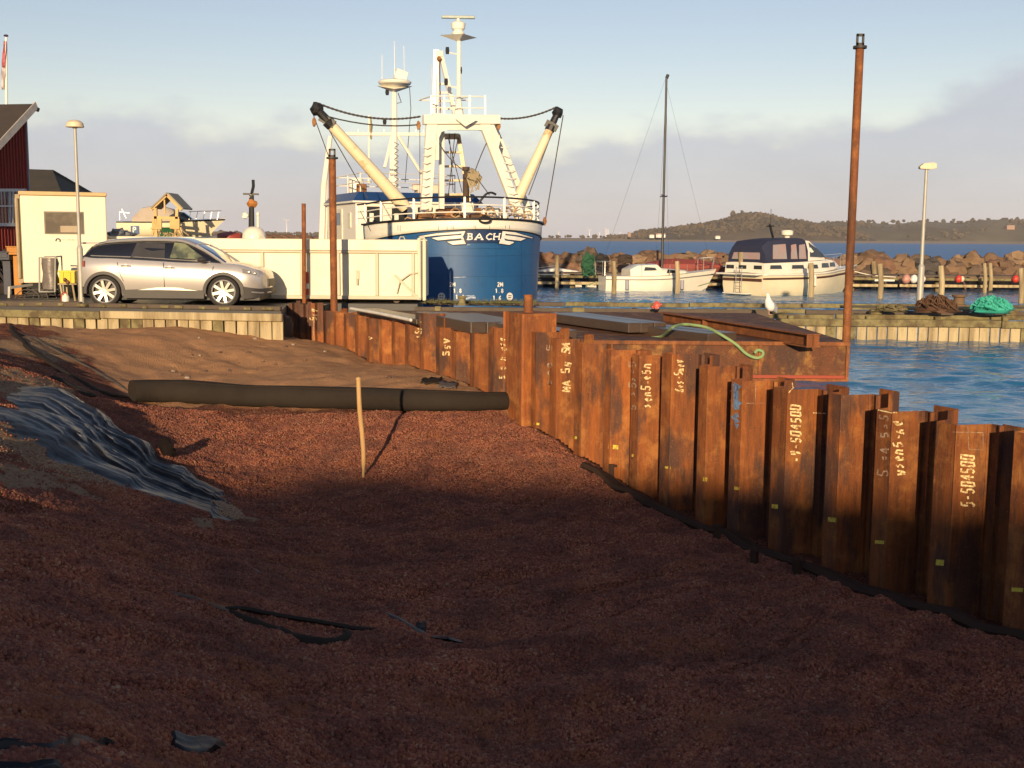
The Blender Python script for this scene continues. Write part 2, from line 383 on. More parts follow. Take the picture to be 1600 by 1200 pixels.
def hq(x, y):        # bilinear look-up in the terrain sheet itself
    fx = np.clip((np.asarray(x, float)-X0)/(X1-X0)*(nx-1), 0, nx-1.001); fy = np.clip((np.asarray(y, float)-Y0_)/(Y1_-Y0_)*(ny-1), 0, ny-1.001)
    i = fx.astype(int); j = fy.astype(int); a = fx-i; b_ = fy-j
    return (gz[j, i]*(1-a)+gz[j, i+1]*a)*(1-b_)+(gz[j+1, i]*(1-a)+gz[j+1, i+1]*a)*b_
def GP(px, py, dz=0.):
    d = ray(px, py); t0, t1 = 2.5, 40.
    ts = np.linspace(t0, t1, 500); zz = CAM.z+d.z*ts - hq(CAM.x+d.x*ts, CAM.y+d.y*ts); k = np.argmax(zz < 0)
    if zz[k] >= 0:
        q = PZ(px, py, -.8); q.z += dz; return q
    a, c = ts[k-1], ts[k]
    for _ in range(18):
        mm = (a+c)/2
        if CAM.z+d.z*mm - float(hq(CAM.x+d.x*mm, CAM.y+d.y*mm)) < 0: c = mm
        else: a = mm
    p = CAM+d*c; return Vector((p.x, p.y, float(hq(p.x, p.y))+dz))
def HZ(x, y): return float(hq(x, y))
# ---- loose granules lying on the gravel (one countless mass)
def in_view(x, y, z, mg=40):
    d = np.stack([x, y, z-H], -1); f = d@np.array(FW); px = 800+F*(d@np.array(RC))/f; py = 600-F*(d@np.array(UC))/f
    return (f > 1) & (px > -mg) & (px < 1600+mg) & (py < 1200+mg*2) & (py > 400)
N = 760000
yy = 3.4 + (rng.random(N)**1.25)*14.5; xx = (rng.random(N)-.5)*2*(yy*.47+.3); zz = hgt(xx, yy)
k = in_view(xx, yy, zz) & (wall_d(xx, yy) > .05) & (sandmask(xx, yy) < .3) & (rng.random(N) > palemask(xx, yy)*.97)
xx, yy, zz = xx[k], yy[k], zz[k]; n = len(xx)
me = bpy.data.meshes.new('gravel'); me.vertices.add(n); me.vertices.foreach_set('co', np.stack([xx, yy, zz+.003], -1).astype(np.float32).ravel())
szs = (.0085+.0085*rng.random((n, 1))**2)*(1+.12*np.clip((8.5-yy[:, None])/4, 0, 1))*(1-.12*np.clip((yy[:, None]-8)/6, 0, 1))*(.75+.5*rng.random((n, 3)))
a1 = me.attributes.new('scl', 'FLOAT_VECTOR', 'POINT'); a1.data.foreach_set('vector', szs.astype(np.float32).ravel())
a2 = me.attributes.new('rot', 'FLOAT_VECTOR', 'POINT'); a2.data.foreach_set('vector', (rng.random((n, 3))*6.28).astype(np.float32).ravel())
grav = bpy.data.objects.new('gravel', me); COL.objects.link(grav); grav['kind'] = 'stuff'
props(grav, 'loose reddish brown granules covering the pit floor and the bank', 'gravel')
m, nt, b = NM('granule'); oi = nt.nodes.new('ShaderNodeObjectInfo')
gc = ramp(nt, oi.outputs['Random'], [(0, (.135, .044, .031)), (.35, (.25, .080, .047)), (.7, (.335, .116, .066)), (.94, (.37, .16, .09)), (1, (.38, .25, .16))])
g2 = nt.nodes.new('ShaderNodeNewGeometry'); gc = mixc(nt, ramp(nt, ntex(nt, g2.outputs['Position'], .7, 4), [(.35, 0), (.7, .55)]), gc, (.11, .055, .042))
gc = mixc(nt, ramp(nt, ntex(nt, g2.outputs['Position'], 1.9, 5, .7), [(.45, 0), (.62, .6)]), gc, (.082, .034, .033)); gc = mixc(nt, ramp(nt, ntex(nt, nd(nt, 'ShaderNodeMapping', {'Vector': g2.outputs['Position'], 'Location': (7, 3, 1)}).outputs[0], 1.2, 5, .7), [(.56, 0), (.68, .7)]), gc, (.27, .10, .045))
nt.links.new(gc, b.inputs['Base Color']); b.inputs['Roughness'].default_value = .9; b.inputs['Specular IOR Level'].default_value = .2
me.materials.append(m); GRAN = m
ng = bpy.data.node_groups.new('granules', 'GeometryNodeTree'); ng.interface.new_socket('Geometry', in_out='INPUT', socket_type='NodeSocketGeometry'); ng.interface.new_socket('Geometry', in_out='OUTPUT', socket_type='NodeSocketGeometry')
gi = ng.nodes.new('NodeGroupInput'); go = ng.nodes.new('NodeGroupOutput'); ip = ng.nodes.new('GeometryNodeInstanceOnPoints'); ico = ng.nodes.new('GeometryNodeMeshIcoSphere'); ico.inputs['Radius'].default_value = 1.; ico.inputs['Subdivisions'].default_value = 1
sm_ = ng.nodes.new('GeometryNodeSetMaterial'); sm_.inputs['Material'].default_value = m
def natt(nm):
    a = ng.nodes.new('GeometryNodeInputNamedAttribute'); a.data_type = 'FLOAT_VECTOR'; a.inputs['Name'].default_value = nm; return a.outputs['Attribute']
ng.links.new(gi.outputs[0], ip.inputs['Points']); ng.links.new(ico.outputs[0], sm_.inputs[0]); ng.links.new(sm_.outputs[0], ip.inputs['Instance'])
ng.links.new(natt('scl'), ip.inputs['Scale']); ng.links.new(natt('rot'), ip.inputs['Rotation']); ng.links.new(ip.outputs[0], go.inputs[0])
gm = grav.modifiers.new('g', 'NODES'); gm.node_group = ng
# ---- water
m, nt, b = NM('water'); MATS['water'] = m
v = wcrd(nt, (.55, 1.15, 1)); v2 = wcrd(nt, (.9, 1.6, 1))
cw = ramp(nt, ntex(nt, wcrd(nt, (.02, .05, 1)), 1., 4), [(.3, (.015, .13, .29)), (.7, (.03, .19, .38))])
nt.links.new(cw, b.inputs['Base Color']); b.inputs['Roughness'].default_value = .07; b.inputs['IOR'].default_value = 1.33
w1 = ntex(nt, v, 2.3, 3, .55); w2 = ntex(nt, v2, 7.5, 3, .6); w3 = ntex(nt, wcrd(nt, (.12, .34, 1)), 1.2, 3, .5)
hw = nd(nt, 'ShaderNodeMath', {0: w1, 1: w3}, operation='ADD').outputs[0]
hw = nd(nt, 'ShaderNodeMath', {0: w2, 1: .3, 2: hw}, operation='MULTIPLY_ADD').outputs[0]
calm = ramp(nt, ntex(nt, wcrd(nt, (.03, .08, 1)), 1., 3), [(.35, .45), (.65, 1.)])
bn = nd(nt, 'ShaderNodeBump', {'Height': hw, 'Strength': calm, 'Distance': .10}); nt.links.new(bn.outputs[0], b.inputs['Normal'])
mb = MB(); z = WATER
wa = W0+WT*14-WN*.42; wb = W0-WT*18.8-WN*.42
z = WATER-.12
shell = [(wa.x, wa.y), (wb.x, wb.y), (-4.75, 27.3), (-2.4, 27.3), (-2.4, 29.6), (-4.3, 31), (-12, 50), (-12, 75), (-200, 76), (-3400, 1250), (3400, 1250), (3400, -60), (wa.x+3, -60)]
mb.add([(x, y, z) for x, y in shell], [tuple(range(len(shell)))])
sea, snt, sb_ = NM('open_water')
cs_ = ramp(snt, ntex(snt, wcrd(snt, (.012, .10, 1)), 1., 6, .7), [(.3, (.008, .085, .27)), (.55, (.016, .13, .36)), (.72, (.06, .20, .42))])
snt.links.new(cs_, sb_.inputs['Base Color']); sb_.inputs['Roughness'].default_value = .42; sb_.inputs['IOR'].default_value = 1.33
water = obj('water', mb, sea, kind='structure', smooth=0, world=False)
# the harbour basin: real ripples
wx0, wx1, wy0, wy1, ws = -6., 25., 6.5, 62., .085
nwx, nwy = int((wx1-wx0)/ws), int((wy1-wy0)/ws); GX, GY = np.meshgrid(np.linspace(wx0, wx1, nwx), np.linspace(wy0, wy1, nwy))
amp = .55+.45*sstep(-.15, .2, fbm(GX*.12, GY*.07, 3, 5)); amp = amp*(1-.55*sstep(38, 46, GY))
WZ = (fbm(GX*.75+GY*.2, GY*1.5, 3, 91, .6)*.10 + fbm(GX*2.1-GY*.5, GY*3.6, 2, 97, .5)*.062)*amp + .01
me = mesh_grid('water', GX, GY, WATER+WZ, nwx, nwy); bmm = bmesh.new(); bmm.from_mesh(me)
dead = [f for f in bmm.faces if wall_d(f.calc_center_median().x, f.calc_center_median().y) > -.42]; bmesh.ops.delete(bmm, geom=dead, context='FACES'); bmm.to_mesh(me); bmm.free()
me.materials.append(m); wo = bpy.data.objects.new('water', me); COL.objects.link(wo); wo['kind'] = 'structure'
# ---- quay: asphalt sheet
asp = mat('asphalt', (.055, .052, .055), .55, c2=(.03, .028, .03), scale=1.4, bmp=.3, bscale=90)
qp = [(-90, 28), (-12.9, 26.1), (-4.98, 24.78), (-5.32, 27.16), (-4.42, 27.10), (-4.42, 27.88), (-2.3, 27.88), (-2.3, 29.6), (-4.2, 31), (-11.9, 50), (-11.9, 76), (-200, 76), (-200, 29.5)]
mb = MB(); mb.prism(qp[:-1], -.9, 0, 'xy'); obj('quay', mb, asp, kind='structure', smooth=0, world=False)
# ---- shores far across the water, hills, and an unseen shading bank added behind the viewer
lm = mat('far_land', (.165, .125, .085), .9, c2=(.10, .085, .05), scale=.006, world=True, lo=.4, hi=.6, amount=.9)
def hillrow(name, D, prof, depth, mm, seed, base=None, rows=10, amp=.04, kind='structure'):
    """prof: photo pixels of the skyline; the hill stands at distance D and has its own depth"""
    xs = np.linspace(prof[0][0], prof[-1][0], 260); ys = np.interp(xs, [p[0] for p in prof], [p[1] for p in prof]); mb = MB(); rings = []
    for j in range(rows+1):
        t = j/rows; ring = []
        for i, (a, c) in enumerate(zip(xs, ys)):
            top = PY(a, c, D+depth*.5); k = sin(pi*t)**.6 if 0 < t < 1 else 0
            hz = max(top.z-WATER, .5)*k*(1+amp*3*noise.noise(Vector((i*.05, j*.4, seed))))
            x = PY(a, c, D).x*(1+depth*t/D)
            ring.append((x, D+depth*t, WATER-.3+hz))
        rings.append(ring)
    mb.loft(rings, False, False); o = obj(name, mb, mm, kind=kind, world=False, smooth=60); return o, xs, ys
beachm = mat('beach_sand', (.34, .25, .17), .95, world=True, scale=.01)
mb = MB(); pts = []
for i in range(61):
    x = -1400+i*60; pts.append(x)
mb.loft([[(x, 1180+10*sin(x*.01), WATER-.1) for x in pts], [(x, 1200+8*sin(x*.013), 1.0) for x in pts], [(x, 1260, 1.6) for x in pts], [(x, 2600, 2.4) for x in pts]], False, False)
obj('beach', mb, beachm, kind='structure', world=False)
woodm = mat('far_wood', (.115, .088, .062), .95, c2=(.06, .052, .042), scale=.02, world=True, lo=.35, hi=.65, amount=1.)
h1 = hillrow('hills', 1215, [(930,374),(985,367),(1000,362),(1035,358),(1060,355),(1100,350),(1130,343),(1150,336),(1180,333),(1205,338),(1235,344),(1275,350),(1320,357),(1345,366),(1370,374)], 260, woodm, 1.)
h2 = hillrow('hills', 1500, [(1180,370),(1230,352),(1290,347),(1350,347),(1400,350),(1440,346),(1500,347),(1560,345),(1640,342),(1760,345),(1900,360)], 420, mat('far_field', (.17, .14, .09), .95, c2=(.09, .075, .05), scale=.007, world=True, lo=.42, hi=.6, amount=1.), 2.)
h3 = hillrow('hills', 1240, [(-200,371),(-60,366),(200,366),(420,366),(560,368),(700,370),(850,371),(960,372),(1040,373)], 160, lm, 3.)
# woods on the far hills: one far-off mass of crowns
rt = random.Random(4); mb = MB()
def crown_at(px, py, D, r):
    c = PY(px, py, D); mb.blob((c.x, c.y, c.z), (r*rt.uniform(.8, 1.5), r, r*rt.uniform(.7, 1.25)), rt.random()*50, .4, 2.2, 6, 4)
for (o_, xs, ys), D, dep, lo_, cnt in ((h1, 1215, 260, 372, 900), (h2, 1500, 420, 372, 800)):
    for _ in range(cnt):
        i = rt.randrange(8, len(xs)-8); t = rt.random(); a = xs[i]
        if D == 1500 and noise.noise(Vector((a*.014, t*3, 5))) < .02 and t < .9: continue
        if D == 1215 and t < .12: continue
        top = PY(a, ys[i], D+dep*.5); tt = .5*t; k = sin(pi*tt)**.6; hz = max(top.z-WATER, .5)*k
        x = PY(a, ys[i], D).x*(1+dep*tt/D); r = rt.uniform(1.2, 2.5)
        mb.blob((x, D+dep*tt, WATER+hz-r*.1), (r*rt.uniform(.9, 1.6), r, r*rt.uniform(.7, 1.4)), rt.random()*50, .4, 2.2, 6, 4)
for px, py, s in ((1145,333,2),(1160,331,1.8),(1190,334,1.8),(1196,333,1.3),(1222,340,1.2),(1250,345,1.5),(1262,346,1.2),(1357,344,1.6),(1364,343,1.4),(1395,344,2.0),(1404,345,1.8),(1412,343,1.6),(1441,346,1.3),(1449,342,1.4),(1475,344,1.8),(1490,342,2.0),(1380,346,1.4),(1426,346,1.2),(1520,342,2.3),(1545,342,2.4),(1570,341,2.4),(1590,341,2.6),(1000,361,1.4),(1008,359,1.6),(1020,358,1.5)):
    crown_at(px, py+2, 1345 if px < 1300 else 1710, s*1.5)
for a in range(855, 1000, 4):
    if rt.random() < .6: crown_at(a, 369.5+rt.uniform(-.6, .6), 1300, rt.uniform(1., 2.))
for a in range(300, 600, 5): crown_at(a, 365+rt.uniform(-1, 1), 1300, rt.uniform(1.5, 3.6))
obj('far_wood', mb, woodm, kind='stuff', world=False, smooth=0, label='distant brown wood covering the hills across the bay', cat='wood')
# unseen occluder added behind the viewer, shaped as a bank to shade the near pit
def shade_bank_top(x):      # crest of the added bank, set by where its shadow should end
    return 10.0 + noise.noise(Vector((x*.12, 0, 3)))*.35 + noise.noise(Vector((x*.5, 1, 3)))*.12
mb = MB(); xs_ = [i*1.0 for i in range(-120, 121)]
mb.loft([[(x, -30, -.3) for x in xs_], [(x, -43, shade_bank_top(x)*.62) for x in xs_], [(x, -47, shade_bank_top(x)) for x in xs_], [(x, -60, shade_bank_top(x)*.9) for x in xs_], [(x, -140, 2) for x in xs_], [(x, -600, 0) for x in xs_]], False, False)
obj('hills', mb, mat('shade_bank', (.06, .055, .03), .95, c2=(.03, .04, .018), scale=.5, world=True), kind='structure', world=False, smooth=60)  # added out of view to cast the shade, not one of the far hills
# plain ground behind and left of the pit sheet
mb = MB(); mb.quad((-300, -30.5, -.35), (120, -30.5, -.35), (120, -8.5, -.32), (-300, -8.5, -.32)); mb.quad((-300, -8.5, -.32), (-15.6, -8.5, -.32), (-15.6, 28.5, -.3), (-300, 30, -.1))
obj('ground', mb, GRAVEL, kind='structure', world=False, smooth=0)
# ============================================================ SHEET PILE WALL
def rust_mat(name, a=(.28, .086, .021), b_=(.105, .038, .018), d=(.048, .030, .028), o=(.36, .145, .04), streak=9., patch=.52):
    m, nt, b = NM(name); v = wcrd(nt, (1, 1, 1/streak)); v1 = wcrd(nt)
    c = mixc(nt, ramp(nt, ntex(nt, v, 9, 6, .7), [(.35, 0), (.68, 1)]), a, b_)
    c = mixc(nt, ramp(nt, ntex(nt, v1, 3.1, 5, .7), [(.5, 0), (.66, .8)]), c, o)
    c = mixc(nt, ramp(nt, ntex(nt, wcrd(nt, (1, 1, .35)), 1.9, 5, .6), [(patch, 0), (patch+.07, .75)]), c, d)
    c = mixc(nt, ramp(nt, ntex(nt, v, 42, 4, .7), [(.52, 0), (.8, .7)]), c, (.05, .025, .015))
    c = mixc(nt, ramp(nt, ntex(nt, v1, 60, 3, .6), [(.6, 0), (.75, .5)]), c, (.45, .22, .08))
    nt.links.new(c, b.inputs['Base Color']); b.inputs['Roughness'].default_value = .75; b.inputs['Specular IOR Level'].default_value = .3
    bump(nt, b, ntex(nt, v, 30, 6, .7), .5, .012); MATS[name] = m; return m
rust = rust_mat('rust_pile', patch=.52)
oi_ = rust.node_tree.nodes.new('ShaderNodeObjectInfo'); hv_ = nd(rust.node_tree, 'ShaderNodeMath', {0: oi_.outputs['Random'], 1: .45, 2: .78}, operation='MULTIPLY_ADD').outputs[0]; bs_ = rust.node_tree.nodes['Principled BSDF']; cc_ = bs_.inputs['Base Color'].links[0].from_socket
hs__ = nd(rust.node_tree, 'ShaderNodeHueSaturation', {'Color': cc_, 'Value': hv_}); rust.node_tree.links.new(hs__.outputs[0], bs_.inputs['Base Color'])
rust2 = rust_mat('rust_pontoon', (.14, .05, .022), (.085, .034, .019), (.055, .03, .024), (.34, .17, .045), 1.5, .53)
rust3 = rust_mat('rust_steel', (.23, .08, .028), (.14, .05, .02), (.07, .035, .022), (.35, .13, .04), 6., .6)
paintY = mat('paint_pale', (.78, .62, .32), .85, c2=(.24, .09, .03), scale=38, amount=1., lo=.47, hi=.6)
paintW = mat('paint_chalk', (.42, .33, .25), .9, c2=(.22, .10, .05), scale=25, amount=1., lo=.36, hi=.56)
yellow = mat('paint_yellow', (.72, .58, .07), .8, c2=(.3, .15, .04), scale=30, amount=.9, lo=.45, hi=.62)
bluep = mat('paint_blue', (.16, .33, .60), .8, c2=(.12, .12, .16), scale=14, amount=1., lo=.38, hi=.56)
EDGE = [507, 522, 538, 555, 573, 592, 612, 633, 656, 681, 706, 734, 763, 796, 830, 859, 897, 943, 985, 1032, 1090, 1140, 1205, 1290, 1365, 1457, 1577]
def px_s(px): return (W_at(px)-W0).dot(WT)      # metres along the wall from the pile at 1457
topy = {477:481, 492:482, 507:486, 522:488, 538:490, 555:493, 573:497, 592:499, 612:502, 633:506, 656:489, 681:511, 706:518, 734:520, 763:511, 796:486, 830:518, 859:528, 897:535, 943:545, 985:553, 1032:551, 1090:570, 1140:592, 1205:604, 1290:613, 1365:638, 1457:657, 1577:673}
S = [px_s(e) for e in EDGE]
per = (S[-1]-S[-8])/7
EXT = [S[-1]+per*i for i in range(1, 14)]
allS = S + EXT
FR = [W0, WT, WN]
def wp(s, d, z): return Vector((FR[0].x+FR[1].x*s-FR[2].x*d, FR[0].y+FR[1].y*s-FR[2].y*d, z))      # d: depth behind the outer flange
words = ['nearest', 'second', 'third', 'fourth', 'fifth', 'sixth', 'seventh', 'eighth', 'ninth', 'tenth', 'eleventh', 'twelfth', 'thirteenth', 'fourteenth', 'fifteenth']
extra = {470:'rusty sheet pile at the quay corner, farthest of the wall, pale scrawl on top', 477:'rusty sheet pile second from the quay corner', 492:'rusty sheet pile third from the quay corner, behind the thin bare post',
 656:'tall rusty sheet pile overtopping its neighbours, pale scribble down its top', 796:'tall square rusty box pile with a short pipe on top, beside the roll',
 763:'rusty sheet pile directly left of the tall box pile, long pale scribble down its face', 706:'rusty sheet pile with bold pale zigzag scrawl left of the tall box pile',
 859:'rusty sheet pile with large pale handwritten letters, second right of the tall box pile', 830:'narrow rusty sheet pile directly right of the tall box pile',
 1140:'rusty sheet pile with light blue spray paint near its top', 1205:'rusty sheet pile numbered 6, right of the blue sprayed one', 1457:'rusty sheet pile with handwritten number beginning 5 near the right edge',
 1365:'rusty sheet pile with chalk figures and slanted scrawl left of pile 5', 1577:'rusty sheet pile cut off by the right edge of the picture', 1290:'unwritten rusty sheet pile right of the pile numbered 6',
 985:'rusty sheet pile with two columns of pale handwriting, left of the scrawled one', 1032:'rusty sheet pile with short pale scrawl, second left of the blue sprayed', 1090:'rusty sheet pile directly left of the blue sprayed one'}
piles = {}; rp = random.Random(3)
RA, RB_ = Vector((-5.24, 26.98, 0)), Vector((-4.42, 26.84, 0)); RT = (RB_-RA).normalized(); RL = (RB_-RA).length
jobs = [(k, RL*i/3, RL/3, (RA, RT, Vector((RT.y, -RT.x, 0)))) for i, k in enumerate((470, 477, 492))]
jobs += [(EDGE[i] if i < len(EDGE) else None, s, allS[i+1]-s, (W0, WT, WN)) for i, s in enumerate(allS[:-1])]
for i, (px, s, P_, frame) in enumerate(jobs):
    FR[:] = frame
    fl, wb_ = P_*.27, P_*.10
    c = wp(s+P_*.3, 0, 0)
    if px in (470, 477, 492): zt = {470: .05, 477: .02, 492: .06}[px]
    elif px: zt = PP(px, topy[px], W0, WN).z
    else: zt = rp.uniform(-.03, .05)
    zb = -2.6; mb = MB()
    if px == 796:      # the box pile
        a = .02; q = [wp(s+a, -.10, 0), wp(s+P_*.93, -.10, 0), wp(s+P_*.93, .45, 0), wp(s+a, .45, 0)]
        mb.prism([(v.x, v.y) for v in q], zb, zt, 'xy')
        g = wp(s+P_*.5, -.11, 0)
        for ss in (s+.03, s+P_*.9): mb.beam(wp(ss, -.11, zb), wp(ss, -.11, zt), .035, .03)
    else:
        D = .34 if px not in (470, 477, 492) else .12; t = .013; hs = rp.uniform(.0, .10) if rp.random() < .75 else rp.uniform(-.10, -.02)
        if px in (1290, 1365, 1205): hs = .07
        k0 = zt; k1 = min(zt+hs, .3)
        def strip(pts, top):
            A = [wp(a, d, 0) for a, d in pts]; B = [wp(a, d+t, 0) for a, d in pts]; n = len(pts)
            ring = [(v.x, v.y) for v in A] + [(v.x, v.y) for v in reversed(B)]
            for k in range(n-1):
                q = [A[k], A[k+1], B[k+1], B[k]]
                mb.add([(v.x, v.y, z) for z in (zb, top) for v in q], [(0, 1, 5, 4), (2, 3, 7, 6), (4, 5, 6, 7)] + ([(3, 0, 4, 7)] if k == 0 else []) + ([(1, 2, 6, 5)] if k == n-2 else []))
        strip([(s+.002, D/2), (s+P_*.02, D*.25), (s+P_*.06, 0), (s+fl, 0), (s+fl+wb_*.5, D*.5), (s+fl+wb_, D)][2:] if False else [(s-wb_*.45, D*.5), (s, 0), (s+fl, 0), (s+fl+wb_, D), (s+fl+wb_+P_*.14, D)], k0)
        strip([(s+fl+wb_+P_*.145, D-.004), (s+P_-wb_, D-.004), (s+P_-wb_*.5, D*.5+.004)], k1)
        mb.beam(wp(s+fl+wb_+P_*.14, D-.012, zb), wp(s+fl+wb_+P_*.14, D-.012, min(k0, k1)), .045, .03)      # interlock
        for e in (0, 1): mb.beam(wp(s+fl+wb_*(e*.9+.05), D*e*.9, zb), wp(s+fl+wb_*(e*.9+.05), D*e*.9, k0-.002), .012, .012)
    lab = extra.get(px) if px else 'rusty sheet pile of the wall beyond the right edge of the picture'
    if not lab:
        j = [e for e in EDGE if e < 796]; 
        if px < 796: lab = 'rusty sheet pile, %s left of the tall box pile' % ['first', 'second', 'third', 'fourth', 'fifth', 'sixth', 'seventh', 'eighth', 'ninth', 'tenth', 'eleventh', 'twelfth', 'thirteenth', 'fourteenth', 'fifteenth'][len(j)-1-j.index(px)]
        else: lab = 'rusty sheet pile, %s right of the tall box pile' % ['first', 'second', 'third', 'fourth', 'fifth', 'sixth', 'seventh'][[e for e in EDGE if e > 796].index(px)]
    piles[px or i] = (obj('sheet_pile', mb, rust, None, lab, 'sheet pile', 'rusty sheet piles of the wall', smooth=0), s, P_, fl, wb_)
FR[:] = (W0, WT, WN)
allmb = MB()
for key, (o, *_r) in piles.items():
    me_ = o.data; allmb.add([o.location+v.co for v in me_.vertices], [tuple(p.vertices) for p in me_.polygons])
PBV = bvh_of(allmb)
def pmark(key, polys, w, m, name):
    mb = strokes_mb(polys, w, lambda u, v_: cast(PBV, u, v_, .004))
    if mb.f: obj(name, mb, m, piles[key][0], smooth=0)
def vtext(key, txt, x, y0, y1, hgt_, w=2.0, m=None, lean=0., jit=.09, name='painted_number'):
    """figures running upwards from y0 to y1 (photo), letters lying on their side"""
    n = len(txt); L = abs(y0-y1); cw = L/(n*1.25); m = m or paintY
    pol = text_polys(txt, 0, 0, cw, hgt_, .25, 0, jit); q = []
    for pl in pol: q.append([(x + lean*(a/L) - b + .6*sin(a*.21+x), y0 - a - .10*b) for a, b in pl])
    pmark(key, q, w, m, name)
vtext(1457, '5-504500', 1522, 792, 708, 20, 3.0, jit=.045)
vtext(1205, '-9-504500', 1251, 722, 630, 15, 2.8, jit=.045)
vtext(1365, 'Wsen5-he', 1414, 742, 655, 15, 2.8, lean=-4, jit=.12)
vtext(1365, '5 =4 5=5', 1388, 745, 645, 14, 2.4, paintW, jit=.1, name='chalk_mark')
vtext(985, 'sen5-e5n', 1017, 636, 566, 13, 2.2, jit=.12)
vtext(985, '5 s5s=5', 993, 640, 562, 9, 1.8, paintW, jit=.1, name='chalk_mark')
vtext(1032, '6es-5nev', 1068, 612, 560, 13, 2.2, jit=.12)
vtext(859, 'MATSHESM', 891, 612, 534, 12, 2.6, jit=.08)
vtext(859, '5=8 5', 862, 600, 535, 7, 1.6, paintW, jit=.1, name='chalk_mark')
vtext(763, '5 e-n-es9', 790, 592, 526, 9, 2.0, jit=.12)
vtext(706, 'S5v', 703, 556, 526, 11, 2.4, jit=.1)
vtext(656, 'sSe-5s', 658, 528, 492, 9, 1.8, jit=.12)
vtext(470, '5e9', 495, 500, 482, 9, 1.8, jit=.15)
vtext(573, 'v', 582, 530, 523, 6, 1.8)
pmark(470, [[(490, 499), (490, 536)]], 1.6, paintW, 'chalk_mark')
pmark(1457, [[(1487, 675), (1537, 676)], [(1512, 664), (1514, 702), (1536, 703), (1536, 675)]], .9, paintW, 'chalk_mark')
pmark(1365, [[(1370, 640), (1393, 645), (1435, 641)]], 2.0, paintY, 'painted_line')
pmark(1140, [[(1143, 600), (1155, 604), (1144, 612), (1158, 618), (1143, 624), (1156, 630), (1146, 636)], [(1149, 600), (1151, 640)], [(1153, 648), (1146, 652), (1152, 658), (1143, 662), (1153, 667)]], 8.5, bluep, 'blue_spray_mark')
pmark(1140, [[(1166, 630), (1196, 630)], [(1180, 598), (1181, 632)]], .8, paintW, 'chalk_mark')
pmark(1205, [[(1232, 614), (1243, 602)], [(1238, 598), (1239, 606)], [(1270, 645), (1290, 646)]], 1.5, paintY, 'painted_line')
for key, x, y, w, h in ((830,838,658,7,4),(859,897,683,7,4),(943,957,697,13,7),(985,986,709,7,5),(1032,1041,730,9,5),(1090,1101,748,9,6),(1140,1150,766,8,5),(1205,1209,792,9,6),(1290,1301,815,13,6),(1365,1374,847,14,6),(1457,1468,880,14,9),(1577,1589,922,16,9)):
    x += rp.uniform(-1.5, 1.5); y += rp.uniform(-4, 4); w *= rp.uniform(.7, 1.25); h *= rp.uniform(.7, 1.2)
    pmark(key, [[(x-w/2+1, y), (x+1, y+.5)], [(x+1.05, y+.5), (x+w/2+1, y+1)]], h, yellow, 'yellow_mark')
# ---- the waling rail lying along the foot of the wall
rk = mat('dark_rail', (.055, .033, .024), .9, c2=(.03, .022, .02), scale=3, bmp=.4, bscale=40)
rk.node_tree.nodes['Principled BSDF'].inputs['Specular IOR Level'].default_value = .08
mb = MB()
for k in range(2):
    pts = []
    for j in range(26):
        t = j/25; s = px_s(948)+(px_s(1577)+3.2-px_s(948))*t; p = wp(s, -.22-.13*k, 0); z = HZ(p.x, p.y); pts.append(Vector((p.x, p.y, z+.035+.012*sin(j*1.7+k))))
    mb.tube(pts, .05, 6)
    if k == 0: prev = pts
for j in range(25):
    p = (prev[j]+prev[j+1])/2 - WN*(-.065)
    mb.beam(prev[j]+Vector((0, 0, .02)), prev[j+1]+Vector((0, 0, .02)), .09, .03)
obj('rail', mb, rk, None, 'dark steel rail lying along the foot of the sheet pile wall', 'rail', smooth=40)
for n_, (px, py) in enumerate(((1120,842),(1178,880),(1245,897),(955,744))):
    p = GP(px, py); mb = MB(); mb.box((p.x, p.y, p.z+.05), (.07, .07, .22), rz=n_)
    mb.box((p.x+.02, p.y, p.z+.14), (.11, .05, .03), rz=n_+.4)
    obj('stake', mb, rk, None, ['short dark stake against the rail below the blue sprayed pile', 'short dark stake against the rail left of the pile numbered 6', 'short dark stake against the rail below the pile numbered 6', 'small stake at the far end of the rail'][n_], 'stake', 'stakes holding the rail', bevel=.006)
# ---- short pipe on the box pile
o, s, P_, fl, wb_ = piles[796]; ztop = PP(796, 486, W0, WN).z
c = wp(s+P_*.45, .15, ztop)
mb = MB(); mb.lathe([(.07, 0), (.07, .27), (.055, .27), (.055, .2)], c, 16); mb.lathe([(.09, 0), (.09, .02)], c, 16); obj('pipe_stub', mb, rust3, None, 'short rusty pipe standing on top of the tall box pile', 'pipe')
# ---- tall posts
def spud(name, top, bot, w, Y, label, collar=True):
    p0 = PY(bot[0], bot[1], Y); p1 = PY(top[0], top[1], Y); r = w*Y/1800/2; mb = MB(); p1.x = p0.x + (p1.x-p0.x)*.8
    mb.tube([p0-Vector((0, 0, .5)), p1], r, 14); t = thing(name, p0, label, 'post', None)
    obj('pole', mb, rust3, t)
    dk = mat('dark_steel', (.035, .03, .028), .6)
    if collar:
        mb = MB(); mb.lathe([(r*1.65, -.02), (r*1.65, .02)], p1, 16)
        e = r*.7
        mb.beam(p1+Vector((-e, 0, .02)), p1+Vector((-e, 0, .2)), e*.7, r*.5); mb.beam(p1+Vector((e, 0, .02)), p1+Vector((e, 0, .2)), e*.7, r*.5); mb.beam(p1+Vector((-e*1.3, 0, .19)), p1+Vector((e*1.3, 0, .19)), r*.5, .04); mb.beam(p1+Vector((-e*1.3, 0, .05)), p1+Vector((e*1.3, 0, .05)), r*.5, .04)
        obj('lifting_cap', mb, dk, t)
    return t
spud('rusty_post', (1344, 74), (1322, 532), 12.5, 18.75, 'tall rusty steel post with pierced cap at the right corner of the pontoon')
